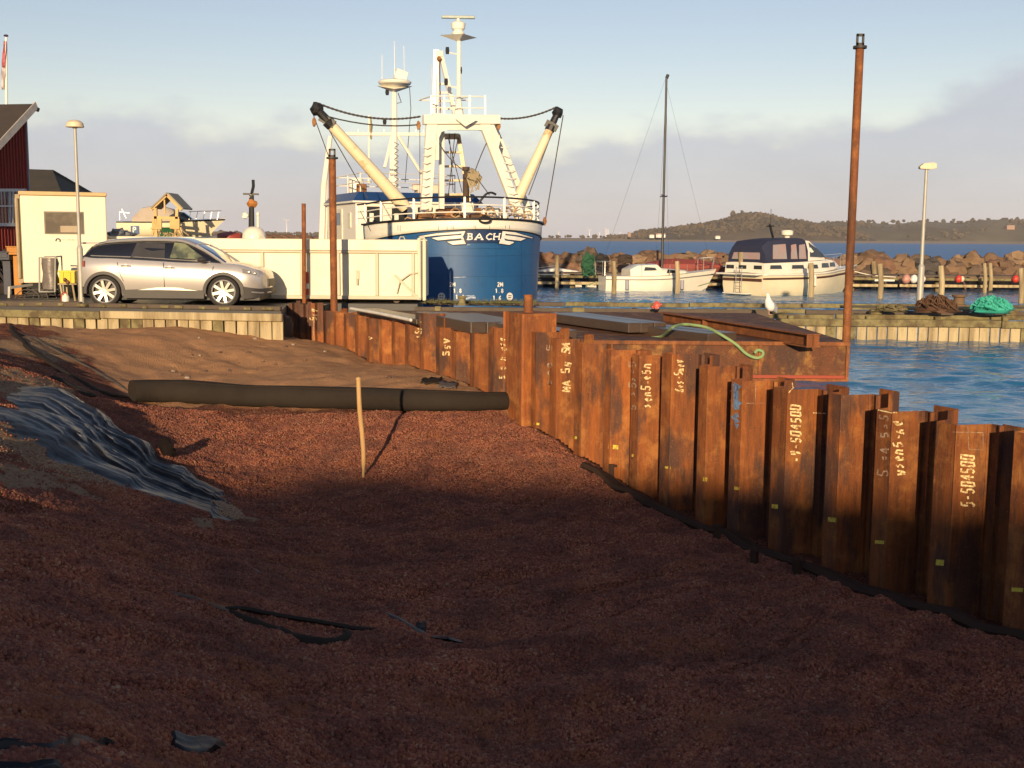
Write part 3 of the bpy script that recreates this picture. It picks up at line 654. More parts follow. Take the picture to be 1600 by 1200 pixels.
spud('rusty_post', (519, 247), (522, 484), 11, 26.8, 'rusty steel post with cap standing in front of the white container')
spud('rusty_post', (475, 318), (475, 474), 6.5, 27.6, 'thin bare rusty post left of the capped one before the white container', False)
# ============================================================ PONTOON behind the wall and what lies on it
z0 = -.04; mb = MB()
pol = [(.55, 18.62), (5.47, 18.62), (5.47, 26.0), (-3.3, 26.0)]
ptn = thing('pontoon', (2.5, 22, WATER), 'rusty steel work pontoon moored behind the sheet pile wall', 'pontoon')
mb.prism(pol, -1.35, z0, 'xy'); obj('hull', mb, rust2, ptn, smooth=0)
mb = MB()
for x in (1.6, 2.62, 4.02, 5.44): mb.box((x, 18.60, -.42), (.05, .035, .72))
mb.box((3., 18.6, z0-.02), (4.94, .06, .06)); mb.box((3.3, 18.6, -.66), (4.3, .03, .05)); obj('frame', mb, rust3, ptn, smooth=0)
mb = MB(); mb.box((4.1, 18.575, -.60), (2.6, .02, .05)); obj('red_band', mb, mat('red_primer', (.30, .045, .02), .7, c2=(.2, .06, .03)), ptn, smooth=0)
oldw = mat('wet_timber', (.075, .052, .040), .34, c2=(.035, .026, .022), scale=3, bmp=.3, bscale=35, streak=.3)
def slab(a, b, w, th, z, label, name='timber_mat', m=oldw, group='dark timber mats on the pontoon', dz=0.):
    A, B = PZ(a[0], a[1], z), PZ(b[0], b[1], z); mb = MB(); B.z += dz; d = (B-A).normalized(); x = d.cross(Vector((0, 0, 1))).normalized()
    n = max(1, int(w/.26))
    for i in range(n):
        o_ = x*((i+.5)/n-.5)*w; e = Vector((0, 0, rp.uniform(-.006, .006))); mb.beam(A+o_+e-d*rp.uniform(0, .05)-Vector((0, 0, th/2)), B+o_+e+d*rp.uniform(0, .05)-Vector((0, 0, th/2)), w/n-.012, th)
    return obj(name, mb, m, None, label, 'timber mat', group, bevel=.012, smooth=0)
slab((940, 499), (1128, 520), .62, .14, .09, 'dark timber mat in the middle of the pontoon with the green rope across it')
slab((880, 488), (1010, 504), .8, .17, .16, 'dark timber mat behind the roped one, nearest the water')
slab((720, 489), (870, 516), .7, .16, .14, 'dark timber mat directly right of the tall box pile')
slab((672, 487), (760, 503), .6, .2, .16, 'dark timber mat left of the tall box pile')
slab((575, 482), (668, 498), .5, .12, .05, 'low dark timber mat behind the wall beside the white pole')
mb = MB(); A, B = PZ(548, 482, .12), PZ(642, 500, .12); mb.tube([A, A.lerp(B, .5)+Vector((0, 0, .01)), B], .03, 8); obj('white_pole', mb, mat('white_paint', (.75, .73, .68), .5), None, 'long thin white pole lying behind the far end of the wall', 'pole')
# steel beam
A, B = PZ(1037, 487, .15), PZ(1272, 522, .15); d = (B-A).normalized(); mb = MB()
mb.beam(A-Vector((0, 0, .01)), B-Vector((0, 0, .01)), .24, .02); mb.beam(A-Vector((0, 0, .20)), B-Vector((0, 0, .20)), .24, .02)
x = d.cross(Vector((0, 0, 1))).normalized(); mb.beam(A-Vector((0, 0, .105)), B-Vector((0, 0, .105)), .014, .17)
for t in (.35, .995): 
    p = A.lerp(B, t); mb.beam(p-Vector((0, 0, .105))-x*.11, p-Vector((0, 0, .105))+x*.11, .012, .17)
obj('steel_beam', mb, rust3, None, 'long rusty steel beam lying at the back right of the pontoon', 'beam', smooth=0)
# green rope
gr = mat('green_rope', (.22, .36, .16), .8, c2=(.40, .42, .16), scale=9, bmp=.6, bscale=160)
pp = []
for px, py, z, Y in ((965,529,.0,19.9),(990,527,.02,19.7),(1015,528,.0,19.5),(1035,525,.03,19.3),(1050,512,.19,None),(1066,507,.19,None),(1085,508,.19,None),(1105,512,.16,None),(1125,522,.08,None),(1150,538,None,18.54),(1165,552,None,18.53),(1180,559,None,18.53),(1190,557,None,18.52),(1192,550,None,18.52),(1184,547,None,18.52),(1179,552,None,18.50)):
    pp.append(PZ(px, py, z) if Y is None else PY(px, py, Y))
def smooth_pts(pts, n=5):
    o = []
    for i in range(len(pts)-1):
        p0, p1, p2, p3 = pts[max(0, i-1)], pts[i], pts[i+1], pts[min(len(pts)-1, i+2)]
        for k in range(n):
            t = k/n; o.append(.5*((2*p1)+(p2-p0)*t+(2*p0-5*p1+4*p2-p3)*t*t+(3*p1-p0-3*p2+p3)*t**3))
    o.append(pts[-1]); return o
mb = MB(); mb.tube(smooth_pts(pp), .024, 7); obj('rope', mb, gr, None, 'green mooring rope draped over the timber mat and down the pontoon side', 'rope')
# gull and small red-white buoy on the far pier side
def gull(p, s, label):
    t = thing('gull', p, label, 'gull'); mb = MB()
    mb.tube([p+Vector((.07, 0, .07))*s, p+Vector((.045, 0, .11))*s, p+Vector((.01, 0, .18))*s, p+Vector((-.02, 0, .26))*s, p+Vector((-.02, 0, .32))*s, p+Vector((-.03, 0, .355))*s], [.03*s, .075*s, .09*s, .065*s, .04*s, .034*s], 10)
    mb.blob(p+Vector((-.03, 0, .36))*s, .042*s, 1, 0, 1, 10, 6); obj('body', mb, mat('gull_white', (.8, .79, .76), .7), t, smooth=60)
    mb = MB(); mb.tube([p+Vector((.15, .0, .03))*s, p+Vector((.10, 0, .12))*s, p+Vector((.05, 0, .22))*s], [.006*s, .05*s, .03*s], 8, flat=1.6); obj('wing', mb, mat('gull_grey', (.25, .27, .3), .7), t, smooth=60)
    mb = MB(); mb.tube([p+Vector((-.065, 0, .36))*s, p+Vector((-.12, 0, .345))*s], [.012*s, .003*s], 6); obj('beak', mb, mat('beak_yellow', (.7, .45, .05), .6), t)
    for e in (-1, 1):
        mb = MB(); mb.tube([p+Vector((0, .025*e, .11))*s, p+Vector((.005, .025*e, 0))*s], .007*s, 5); mb.box(p+Vector((.02, .025*e, .004))*s, (.05*s, .03*s, .008*s)); obj('leg', mb, mat('leg_pink', (.5, .3, .25), .7), t)
    return t
gp = PZ(1200, 503, .02); gull(PY(1201, 491.5, 24.5), 1.15, 'white gull standing upright near the steel beam')
# ============================================================ PIERS, BREAKWATER, BOATS
pale = mat('pale_timber', (.46, .38, .23), .85, c2=(.17, .12, .06), scale=3.2, amount=1., lo=.42, hi=.66, bmp=.4, bscale=40, streak=8., world=True)
moss = mat('mossy_timber', (.22, .19, .09), .9, c2=(.09, .065, .035), scale=3.5, amount=1., lo=.4, hi=.6, bmp=.6, bscale=30, world=True)
darkw = mat('dark_timber', (.10, .075, .055), .8, c2=(.04, .03, .025), scale=3, bmp=.4, bscale=30, world=True)
rb = random.Random(21)
def timber_front(t, A, B, ztop, zbot, bw=.24, cap=True, out=None, gapz=.17):
    """vertical planks from A to B below a mossy beam; every plank a part"""
    A, B = Vector((A[0], A[1], 0)), Vector((B[0], B[1], 0)); d = (B-A).normalized(); n = d.cross(Vector((0, 0, 1)))
    if n.y > 0: n = -n
    L = (B-A).length; k = max(1, int(L/bw)); jobs = []
    for i in range(k):
        w = L/k; c = A+d*(i+.5)*w + n*rb.uniform(-.015, .015); h = rb.uniform(0, .05); tw_ = w-rb.uniform(.012, .04)
        mb = MB(); zt = ztop-.16
        mb.box((c.x, c.y, (zt+zbot-h)/2), (tw_, .05, zt-zbot+h), rz=atan2(d.y, d.x), ry=rb.uniform(-.01, .01))
        mb.box((c.x-n.x*-.03, c.y+n.y*.03, zt-.11), (.025, .02, .025), rz=atan2(d.y, d.x))
        jobs.append(mb)
    if k <= 100:
        for mb in jobs: obj('plank', mb, pale if rb.random() < .8 else moss, t, bevel=.006, smooth=0)
    else:
        big = MB()
        for mb in jobs: big.add(mb.v, mb.f)
        obj('plank', big, pale, t, smooth=0)
    seg = max(1, int(L/3.6))
    for i in range(seg):
        a, c = A+d*(L*i/seg+.01)+n*.07, A+d*(L*(i+1)/seg-.01)+n*.07; dz = rb.uniform(-.02, .02)
        mb = MB(); mb.beam(Vector((a.x, a.y, ztop-.13+dz)), Vector((c.x, c.y, ztop-.13+dz+rb.uniform(-.02, .02))), .09, .17); obj('waling_beam', mb, moss if (out or rb.random() < .4) else pale, t, bevel=.02)
t = thing('timber_bulkhead', (-8.5, 26, -.7), 'pale plank bulkhead with mossy beams holding the quay edge beside the silver car', 'bulkhead')
timber_front(t, (-13.2, 26.1), (-4.9, 24.68), .0, -.95, .27)
for i in range(16):
    c = Vector((-12.6, 26.05, 0)).lerp(Vector((-4.95, 24.72, 0)), (i+.3+rb.uniform(-.2, .2))/16)
    mb = MB(); mb.box((c.x, c.y+.12, .03+rb.uniform(0, .03)), (rb.uniform(.12, .3), .16, .07), rz=rb.uniform(-.6, .1)); obj('block', mb, moss, t, bevel=.02)
mb = MB(); mb.beam((-12.9, 26.25, .05), (-9.6, 25.66, .06), .14, .12); mb.beam((-9.4, 25.62, .05), (-5.0, 24.9, .05), .12, .10); obj('kerb_beam', mb, darkw, t, bevel=.02)
# dark end of the bulkhead
mb = MB(); p = GP(448, 526); mb.blob((p.x-.02, p.y, p.z+.2), (.2, .2, .36), 3, .25, 1.2, 9, 7, ang=True); obj('boulder', mb, mat('dark_stone', (.10, .065, .045), .9, bmp=.5, bscale=12), None, 'dark brown stone wedged between the plank bulkhead and the far end of the pile wall', 'stone')
mb = MB(); p = GP(405, 522); mb.add([(p.x-.32, p.y, p.z-.05), (p.x+.2, p.y-.05, p.z-.05), (p.x+.02, p.y+.05, p.z+.24), (p.x+.3, p.y+.1, p.z+.03)], [(0, 1, 2), (1, 3, 2)]); obj('cloth_scrap', mb, darkw, None, 'small dark triangular scrap leaning at the right part of the plank bulkhead', 'scrap', thick=.02)
# right hand pier
t = thing('timber_pier', (8, 27, -.7), 'long mossy timber pier with pale planked side in front of the moored boats', 'pier')
timber_front(t, (6.1, 26.75), (16.5, 26.6), -.17, -.95, .235, out=True)
for y, z, w in ((27.05, -.12, .12), (28.0, -.08, .12), (29.35, -.0, .16)):
    xx_ = -2.2
    while xx_ < 16.6:
        L = rb.uniform(2.6, 4.2); mb = MB(); mb.beam((xx_, y+rb.uniform(-.03, .03), z-.05), (min(xx_+L, 16.6), y+rb.uniform(-.03, .03), z-.05+rb.uniform(-.02, .02)), w, .11); obj('deck_beam', mb, moss if rb.random() < .75 else darkw, t, bevel=.02); xx_ += L+.02
for i in range(11):
    x = -2+i*1.7+rb.uniform(-.15, .15); mb = MB(); mb.beam((x, 26.85, -.2), (x+.05, 29.45, -.2), .13, .12); obj('cross_beam', mb, moss, t, bevel=.02)
    if i % 2 == 0:
        mb = MB(); mb.box((x+.2, 27.05, -.06), (rb.uniform(.15, .3), .18, .12)); obj('block', mb, moss, t, bevel=.02)
mb = MB(); mb.beam((-2.3, 27.08, -.14), (6.0, 26.95, -.14), .1, .24); obj('waling_beam', mb, darkw, t)
mb = MB()
for k in range(6): mb.box((11.0, 28.25+k*.2, -.05), (5.4, .18, .05))
obj('deck_board', mb, moss, t, bevel=.01)
# grassy lumps on the pier edge before the ship
mb = MB()
for i in range(14): mb.blob((-2.1+i*.17, 28.3+rb.uniform(-.2, .2), .03), (.16, .14, rb.uniform(.02, .05)), i, .4, 2, 7, 5)
for i in range(400):
    x = rb.uniform(-2.2, .6); y = rb.uniform(28., 28.7); h = rb.uniform(.04, .13); mb.add([(x, y, .02), (x+.012, y, .02), (x+rb.uniform(-.04, .04), y+rb.uniform(-.03, .03), .02+h)], [(0, 1, 2)])
obj('grass', mb, mat('moss_grass', (.10, .10, .03), .9, c2=(.16, .13, .06), scale=8), kind='stuff', label='low moss and grass growing along the quay edge before the ship', cat='grass', smooth=0)
# bollards
def bollard(p, r, h, label, m):
    mb = MB(); mb.lathe([(r*1.3, 0), (r*1.3, .03), (r, .05), (r*.9, h*.75), (r*1.25, h*.86), (r*1.25, h), (0.001, h*1.03)], p, 14); return obj('bollard', mb, m, None, label, 'bollard')
bollard(PZ(722, 477, 0.0), .085, .22, 'small mossy iron bollard on the quay in front of the blue hull', moss)
bollard(PZ(1498, 478, -.02), .14, .28, 'small brown bollard behind the heap of turquoise net', mat('bollard_brown', (.16, .09, .05), .8, c2=(.1, .11, .05)))
# nets on the pier
def net_heap(c, w, d, h, n, m, label, seed, r=.018, name='net_heap'):
    r_ = random.Random(seed); mb = MB()
    mb.blob((c.x, c.y, c.z+h*.05), (w*.36, d*.34, h*.42), seed, .5, 2.4, 14, 8, cut=c.z-.02)
    for i in range(n):
        a0 = r_.uniform(0, 2*pi); rad = r_.uniform(.2, 1.)**.7; cx, cy = c.x+cos(a0)*rad*w*.28, c.y+sin(a0)*rad*d*.28; rr = r_.uniform(.1, .34)*w*.5; pts = []
        a1 = r_.uniform(0, 6.28); tl = r_.uniform(-.5, .5)
        for k in range(12):
            a = a1+k/11*r_.uniform(3.5, 6.2); x = cx+cos(a)*rr; y = cy+sin(a)*rr*.7; e = ((x-c.x)/(w*.5))**2+((y-c.y)/(d*.5))**2
            pts.append((x, y, c.z+.02+h*max(0., 1-e)*(.75+.45*sin(a*2+tl))))
        mb.tube(pts, r*r_.uniform(.7, 1.3), 5)
    return obj(name, mb, m, None, label, 'net', smooth=60)
net_heap(PZ(1548, 488, -.02), 1.30, .9, .30, 46, mat('turquoise_net', (.045, .42, .32), .7, c2=(.02, .22, .2), scale=12), 'heap of bright turquoise rope and net on the pier', 5, .026)
net_heap(PZ(1462, 487, -.02), 1.25, .9, .32, 40, mat('brown_net', (.11, .055, .03), .9, c2=(.05, .03, .02), scale=12), 'heap of brown net lying behind the right street lamp', 6)
net_heap(PZ(1392, 486, -.02), 1.0, .6, .12, 24, moss, 'flat tangle of mossy net left of the right street lamp', 8)
p = PZ(1026, 484, .0)
mb = MB(); mb.blob(p+Vector((0, 0, .1)), (.09, .09, .10), 2, .1); mb.tube([p+Vector((-.12, 0, .05)), p+Vector((.12, .05, .12))], .03, 6); obj('buoy', mb, mat('red_buoy', (.5, .06, .04), .5, c2=(.6, .5, .45), scale=9), None, 'small red and white float on the pier above the steel beam', 'float')
# ---- breakwater
stone = []
for i, c in enumerate(((.22, .14, .085), (.17, .105, .066), (.27, .18, .11), (.13, .09, .065), (.075, .065, .06), (.20, .11, .07))):
    stone.append(mat('boulder_stone_%d' % i, c, .9, c2=tuple(x*.5 for x in c), scale=1.6, amount=.8, bmp=.7, bscale=6))
mb = MB(); bx = [-3+i*1.6 for i in range(28)]
mb.loft([[(x, 55.6, WATER-.3) for x in bx], [(x, 57.4, .35) for x in bx], [(x, 59, .45) for x in bx], [(x, 62, WATER-.3) for x in bx]], False, False); obj('breakwater', mb, stone[3], kind='structure', world=False)
cnt = 0
def is_dark(x): return 10.6 < x < 14.2
for row, (y, z, s) in enumerate(((56.1, -.42, .78), (56.9, .02, .80), (57.8, .40, .72))):
    x = .2+row*.4
    while x < 31:
        r = s*rb.uniform(.55, 1.25); mb = MB()
        mb.blob((x, y+rb.uniform(-.25, .25), z+rb.uniform(-.12, .12)), (r*rb.uniform(.8, 1.15), r*.8, r*rb.uniform(.6, .85)), cnt*1.37+.3, .34, 1.7, 14, 10, ang=True)
        dk = 19.3 < x < 20.7 and row < 2
        pxx = 800+x*1800/y
        rw = ('lowest', 'middle', 'top')[row]; zone = [z_ for lim, z_ in ((900, 'behind the dark blue boat'), (960, 'behind the net bundles'), (1030, 'behind the sailing boat'), (1110, 'behind the red covered boat'), (1165, 'left of the motor cruiser'), (1330, 'behind the motor cruiser'), (1400, 'right of the tall rusty post'), (1450, 'beside the right street lamp'), (1530, 'above the brown net heap'), (1600, 'above the turquoise net'), (9999, 'beyond the right edge of the picture')) if pxx < lim][0]
        lab = ('blackish' if dk else 'brown')+' boulder in the %s row of the breakwater %s' % (rw, zone)
        g = {'b': 'breakwater boulders', }['b']
        obj('boulder', mb, stone[4] if dk else stone[rb.choice((0, 0, 1, 2, 3, 5, 5))], None, lab, 'boulder', g, smooth=18)
        x += r*rb.uniform(1.15, 1.5); cnt += 1
# jetty at its foot
t = thing('jetty', (16, 54, WATER), 'low mossy timber jetty running along the foot of the breakwater', 'jetty')
for x0, x1 in ((.5, 5), (5.1, 9.5), (9.6, 13.6), (13.7, 17.6), (17.7, 21.5), (21.6, 26), (26.1, 31)):
    mb = MB(); mb.beam((x0, 52.8, -.12), (x1, 52.8, -.13), .12, .12); obj('beam', mb, moss, t, bevel=.02)
    mb = MB(); mb.beam((x0, 52.9, -.42), (x1, 52.9, -.43), .1, .13); obj('beam', mb, pale, t, bevel=.02)
    mb = MB(); mb.beam((x0, 53.6, .02), (x1, 53.6, .02), 1.3, .07); obj('deck', mb, darkw, t)
    mb = MB(); mb.beam(((x0+x1)/2, 53.4, .02), ((x0+x1)/2, 53.4, -1.6), .2, .2); obj('pile', mb, moss, t)
# mooring posts: (x, y top, y foot, width px, label, tone)
def mpost(px, yt, yb, w, label, zb=WATER, m=pale, name='mooring_post', group='timber mooring posts'):
    p = PZ(px, yb, zb); Y = p.y; r = w*Y/1800/2; top = PY(px, yt, Y); mb = MB()
    mb.tube([(p.x, p.y, -1.6), (p.x+r*.1, p.y, (p.z+top.z)/2), (top.x, top.y, top.z)], [r, r*.97, r*.9], 9)
    return obj(name, mb, m, None, label, 'post', group)
wetp = mat('wet_post', (.07, .06, .035), .5)
for px, yt, yb, w, lab in ((870,399,455,6.5,'grey mooring post beside the dark blue boat'), (903,401,434,7,'short mooring post behind the dark blue boat left of the green net'), (959,408,459,8,'mooring post in the water before the stern of the white sailing boat'),
    (971,400,436,7,'mooring post behind the stern of the sailing boat, next to the dark round net'), (1049,404,436,7,'mooring post directly below the black mast'), (1058,408,459,7.5,'mooring post in the water before the bow half of the sailing boat'),
    (1115,405,447,9,'left mooring post of the pair between the sailing boat and the motor cruiser'), (1124,404,446,7,'right mooring post of the pair between the sailing boat and the motor cruiser'),
    (1157,394,461,8,'tall mooring post before the stern of the motor cruiser'), (1267,411,464,9,'mooring post before the side of the motor cruiser, with a white fender'),
    (1365,408,452,7.5,'left mooring post of the pair right of the tall rusty post'), (1375,412,467,8.5,'right mooring post of the pair right of the tall rusty post'),
    (1452,409,441,9,'thick square-cut mooring post just right of the right street lamp'), (1470,415,468,9,'brown-footed mooring post above the brown net heap'),
    (1538,411,458,6,'left mooring post of the pair above the turquoise net'), (1547,411,457,6,'right mooring post of the pair above the turquoise net'), (1595,419,475,9,'mooring post at the right edge of the picture')):
    mpost(px, yt, yb, w, lab)
for px in (1642, 1700): mpost(px, 415, 470, 9, 'mooring post beyond the right edge of the picture')
for px, c, s, lab in ((1483+15,(.6,.05,.03),.16,'red float hanging on the jetty left of the pair of posts'), (1587,(.6,.05,.03),.16,'red float on the jetty near the right edge'), (1503,(.75,.6,.45),.12,'small cream float beside the red one on the jetty'), (1416,(.5,.25,.2),.2,'dull pink float left of the right street lamp'), (1428,(.75,.74,.7),.18,'white fender just left of the right street lamp'), (1441,(.75,.74,.7),.16,'white fender just right of the right street lamp')):
    p = PY(px, 436, 52.6); mb = MB(); mb.blob(p, (s, s, s*1.1), 1, .06, 1, 10, 7); obj('float', mb, mat('float_%d' % px, c, .5), None, lab, 'float')
p = PY(1382, 438, 52.5); mb = MB(); mb.beam(p-Vector((.45, 0, 0)), p+Vector((.45, 0, 0)), .08, .08); obj('white_pole', mb, mat('white_paint', (.75, .73, .68), .5), None, 'short white spar lying on the jetty right of the tall rusty post', 'spar')
# nets on the jetty
def hang_net(px, y0, y1, w, Y, m, label, seed):
    a, c = PY(px, y0, Y), PY(px, y1, Y); mb = MB(); r = w*Y/1800/2
    mb.blob((a+c)/2+Vector((0, 0, .1)), (r, r*.8, (a.z-c.z)/2), seed, .3, 1.6, 12, 9)
    for i in range(26):
        q = [a.lerp(c, k/7)+Vector((sin(i*2.1+k*.9)*r*(.95), -r*.7+.1*cos(i+k), rb.uniform(-.05, .05))) for k in range(8)]; mb.tube(q, .02, 4)
    return obj('net_heap', mb, m, None, label, 'net', smooth=60)
greenn = mat('green_net', (.02, .10, .05), .9, c2=(.01, .04, .03), scale=9)
hang_net(919, 399, 432, 21, 52.4, greenn, 'dark green net bundle hanging on a post above the blue boat', 3)
hang_net(941, 400, 416, 20, 53.4, mat('black_net', (.035, .03, .03), .9), 'dark round net bundle left of the sailing boat stern', 4)
hang_net(976, 401, 411, 24, 53.6, mat('umber_net', (.06, .04, .03), .9), 'brown black net bundle above the sailing boat stern', 5)
# ---- boats
gel = mat('gelcoat_white', (.80, .76, .66), .3, c2=(.6, .54, .42), scale=1.5, amount=.4, coat=.3)
cream = mat('gelcoat_cream', (.78, .70, .50), .35, c2=(.6, .5, .33), scale=1.5, amount=.4, coat=.3)
navy = mat('navy_paint', (.012, .018, .05), .4, c2=(.02, .03, .06))
navyc = mat('navy_canvas', (.018, .022, .055), .8, c2=(.03, .035, .07), bmp=.4, bscale=12)
glassd = mat('boat_glass', (.03, .035, .04), .08, coat=.5)
chrome = mat('steel_tube', (.65, .63, .6), .3, metal=.8)
blackp = mat('black_paint', (.015, .015, .017), .5)
def hull_fn(L, B, fb, draft, transom=.75, bowf=.55, sheer=.25, stern_rake=.1, full=.6):
    """returns hull rings from stern (x=-L/2) to bow (x=L/2), z=0 at waterline"""
    rings = []; n = 22
    for i in range(n+1):
        t = i/n; x = -L/2+L*t
        w = B/2*(transom+(1-transom)*min(1, t/.35)) if t < .45 else B/2*max(0., 1-((t-.45)/.55)**2.3)
        top = fb*(1+sheer*max(0, (t-.3)/.7)**2); ring = []
        rake = (top)*.6*max(0, (t-.8)/.2)**1.2*bowf*2
        for j in range(9):
            a = j/8            # from deck edge port down to keel up to starboard
            if j <= 4: yy_ = [1, .985, .90, .62, 0][j]; zz_ = [top, top*.45, -.02, -draft*.7, -draft][j]
            else: yy_ = -[1, .985, .90, .62, 0][8-j]; zz_ = [top, top*.45, -.02, -draft*.7, -draft][8-j]
            fl = 1-(1-abs(yy_))*.0; k = (zz_/top) if zz_ > 0 else 0
            pinch = 1-.35*(1-k)*max(0, (t-.5)/.5)
            ring.append((x+rake*k, w*yy_*pinch, zz_))
        rings.append(ring)
    return rings
def hull_obj(par, L, B, fb, draft, m, **k):
    mb = MB(); r = hull_fn(L, B, fb, draft, **k); mb.loft(r, False, False); mb.add(r[0], [tuple(range(9))])
    h = obj('hull', mb, m, par, world=False, smooth=50)
    mb = MB(); mb.loft([[(q[0][0], q[0][1]*.97, q[0][2]+.012), (q[0][0], 0, q[0][2]+.05), (q[0][0], -q[0][1]*.97, q[0][2]+.012)] for q in r], False, False); obj('deck', mb, gel, par, world=False)
    return r
def band(par, r, z0, z1, m, name='stripe', off=.012):
    mb = MB(); 
    for side in (0, 8):
        A = []
        for q in r:
            top, mid = Vector(q[0] if side == 0 else q[8]), Vector(q[1] if side == 0 else q[7]); sg = 1 if side == 0 else -1
            def at_(f):
                p = mid.lerp(top, f); return Vector((p.x, p.y+off*sg, p.z))
            A.append((at_(z0), at_(z1)))
        mb.loft([[a, b_] for a, b_ in A], False, False)
    obj(name, mb, m, par, world=False, thick=.01)
def local(par, fn): pass
# sailing boat
p = PZ(1022, 454, WATER)
t = thing('sailing_boat', (p.x-.0, p.y, WATER), 'small white sailing boat with tall black mast moored before the breakwater', 'sailing boat', rz=.22)
SL = 4.9; r = hull_obj(t, SL, 1.9, .66, .35, gel, transom=.62, bowf=.45, sheer=.42)
mb = MB(); prof = [(-2.4, .7), (-2.2, .76)]
def cabin(par, secs, m, name='cabin'):
    rings = []
    for x, w, zb, zt, wt in secs: rings.append([(x, w, zb), (x, w*.97, zb+(zt-zb)*.5), (x, wt, zt-.03), (x, wt*.6, zt), (x, -wt*.6, zt), (x, -wt, zt-.03), (x, -w*.97, zb+(zt-zb)*.5), (x, -w, zb)])
    mb = MB(); mb.loft(rings, True, True); return obj(name, mb, m, par, world=False, smooth=40)
cb = cabin(t, [(-1.35, .68, .66, .98, .6), (-1.0, .72, .66, 1.16, .6), (-.1, .72, .68, 1.20, .6), (.15, .66, .68, 1.02, .55), (1.35, .42, .74, .93, .3), (1.6, .3, .78, .84, .2)], gel)
for x0, x1, zz_ in ((-.75, -.15, .98), (.35, .95, .87)):
    for sg in (-1, 1):
        mb = MB(); yw = .70 if x0 < 0 else .58; yw2 = .70 if x0 < 0 else .50
        mb.wquad((x0, sg*(yw+.03), zz_-.07), (x1, sg*(yw2+.03), zz_-.05), (x1-.08, sg*(yw2+.0), zz_+.06), (x0+.06, sg*(yw-.0), zz_+.09), .02); obj('window', mb, glassd, cb, world=False)
mb = MB(); mb.tube([(.35, 0, .9), (.35, 0, 9.4)], [.06, .05], 8); mb.tube([(.35, -.02, 9.35), (.42, 0, 9.5)], .07, 6); obj('mast', mb, blackp, t, world=False)
mb = MB(); mb.beam((.35, -.45, 4.2), (.35, .45, 4.2), .04, .04); mb.beam((.1, -.4, 4.25), (.62, .4, 4.2), .04, .04); obj('spreader', mb, blackp, t, world=False)
mb = MB()
for a, b_ in (((-2.6, 0, .75), (.3, 0, 9.3)), ((2.75, 0, .95), (.38, 0, 9.0)), ((.35, .95, .7), (.35, .45, 4.2)), ((.35, -.95, .7), (.35, -.45, 4.2)), ((.35, .45, 4.2), (.36, 0, 9.)), ((.35, -.45, 4.2), (.36, 0, 9.))): mb.tube([a, b_], .004, 4)
obj('rigging', mb, blackp, t, world=False)
mb = MB()
for sg in (-1, 1):
    mb.tube([(-2.6, .55*sg, .7), (-2.62, .6*sg, 1.3), (-2.1, .75*sg, 1.3), (-2.1, .75*sg, .7)], .016, 6); mb.tube([(2.2, .35*sg, .9), (2.2, .35*sg, 1.45), (2.85, .05*sg, 1.5), (2.75, 0, .95)], .016, 6)
mb.tube([(-2.62, -.6, 1.3), (-2.62, .6, 1.3)], .016, 6); mb.tube([(2.2, .35, 1.45), (2.2, -.35, 1.45)], .016, 6)
for x in (-.9, .4, 1.3):
    for sg in (-1, 1): mb.tube([(x, .88*sg*(1 if x < 1 else .75), .7), (x, .88*sg*(1 if x < 1 else .75), 1.2)], .011, 5)
obj('railing', mb, chrome, t, world=False)
mb = MB()
for x, y in ((-1.6, -.97), (1.0, -.87)): mb.tube([(x, y, .5), (x, y-.02, .1)], .09, 8)
obj('fender', mb, mat('fender_grey', (.3, .3, .36), .6), t, world=False)
band(t, r, .55, .66, mat('grey_line', (.2, .2, .2), .5)); 
# motor cruiser
p = PZ(1240, 459, WATER)
t = thing('motor_cruiser', (p.x, p.y, WATER), 'white motor cruiser with navy canvas hood and brown stripe moored stern towards us', 'motor boat', rz=.62)
ML = 6.4; r = hull_obj(t, ML, 2.45, .92, .35, cream, transom=.92, bowf=.7, sheer=.28)
band(t, r, .52, .68, mat('brown_stripe', (.09, .035, .02), .5)); band(t, r, .84, 1.0, gel, 'rubbing_strake', .03)
mb = MB(); mb.box((-3.22, 0, .66), (.03, 2.15, .12)); obj('stripe', mb, MATS['brown_stripe'], t, world=False)
mb = MB(); mb.box((-3.4, 0, .90), (.42, 2.3, .07)); mb.box((-3.5, 0, .10), (.4, 1.3, .05)); obj('bathing_platform', mb, gel, t, world=False, bevel=.015)
mb = MB()
for e in (-.16, .16): mb.tube([(-3.63, e-.2, 1.2), (-3.63, e-.2, .05)], .016, 6)
for z in (.15, .4, .65, .9, 1.15): mb.tube([(-3.63, -.36, z), (-3.63, -.04, z)], .014, 6)
obj('ladder', mb, chrome, t, world=False)
sup = cabin(t, [(-3.1, 1.12, .88, 1.38, 1.06), (-1., 1.16, .9, 1.42, 1.08), (.3, 1.1, .95, 1.46, 1.0), (1.5, .86, 1.05, 1.50, .72), (2.1, .6, 1.12, 1.42, .45), (2.5, .35, 1.16, 1.24, .25)], gel, 'superstructure')
for sg in (-1, 1):
    for x0, x1, z0_, z1_, ya, yb_ in ((-2.8, -2.1, 1.12, 1.27, 1.13, 1.13), (-1.5, -.75, 1.12, 1.27, 1.15, 1.15), (-.5, .2, 1.12, 1.28, 1.14, 1.10), (.5, 1.1, 1.15, 1.34, 1.05, .93), (1.2, 1.7, 1.18, 1.36, .90, .78)):
        mb = MB(); mb.wquad((x0, sg*(ya+.012), z0_), (x1, sg*(yb_+.012), z0_), (x1-.04, sg*(yb_-.02), z1_), (x0+.04, sg*(ya-.02), z1_), .02); obj('window', mb, glassd, sup, world=False)
mb = MB()
for y in (-.75, .1, .8): mb.box((-3.1, y, 1.18), (.05, .42, .15))
obj('window', mb, glassd, sup, world=False)
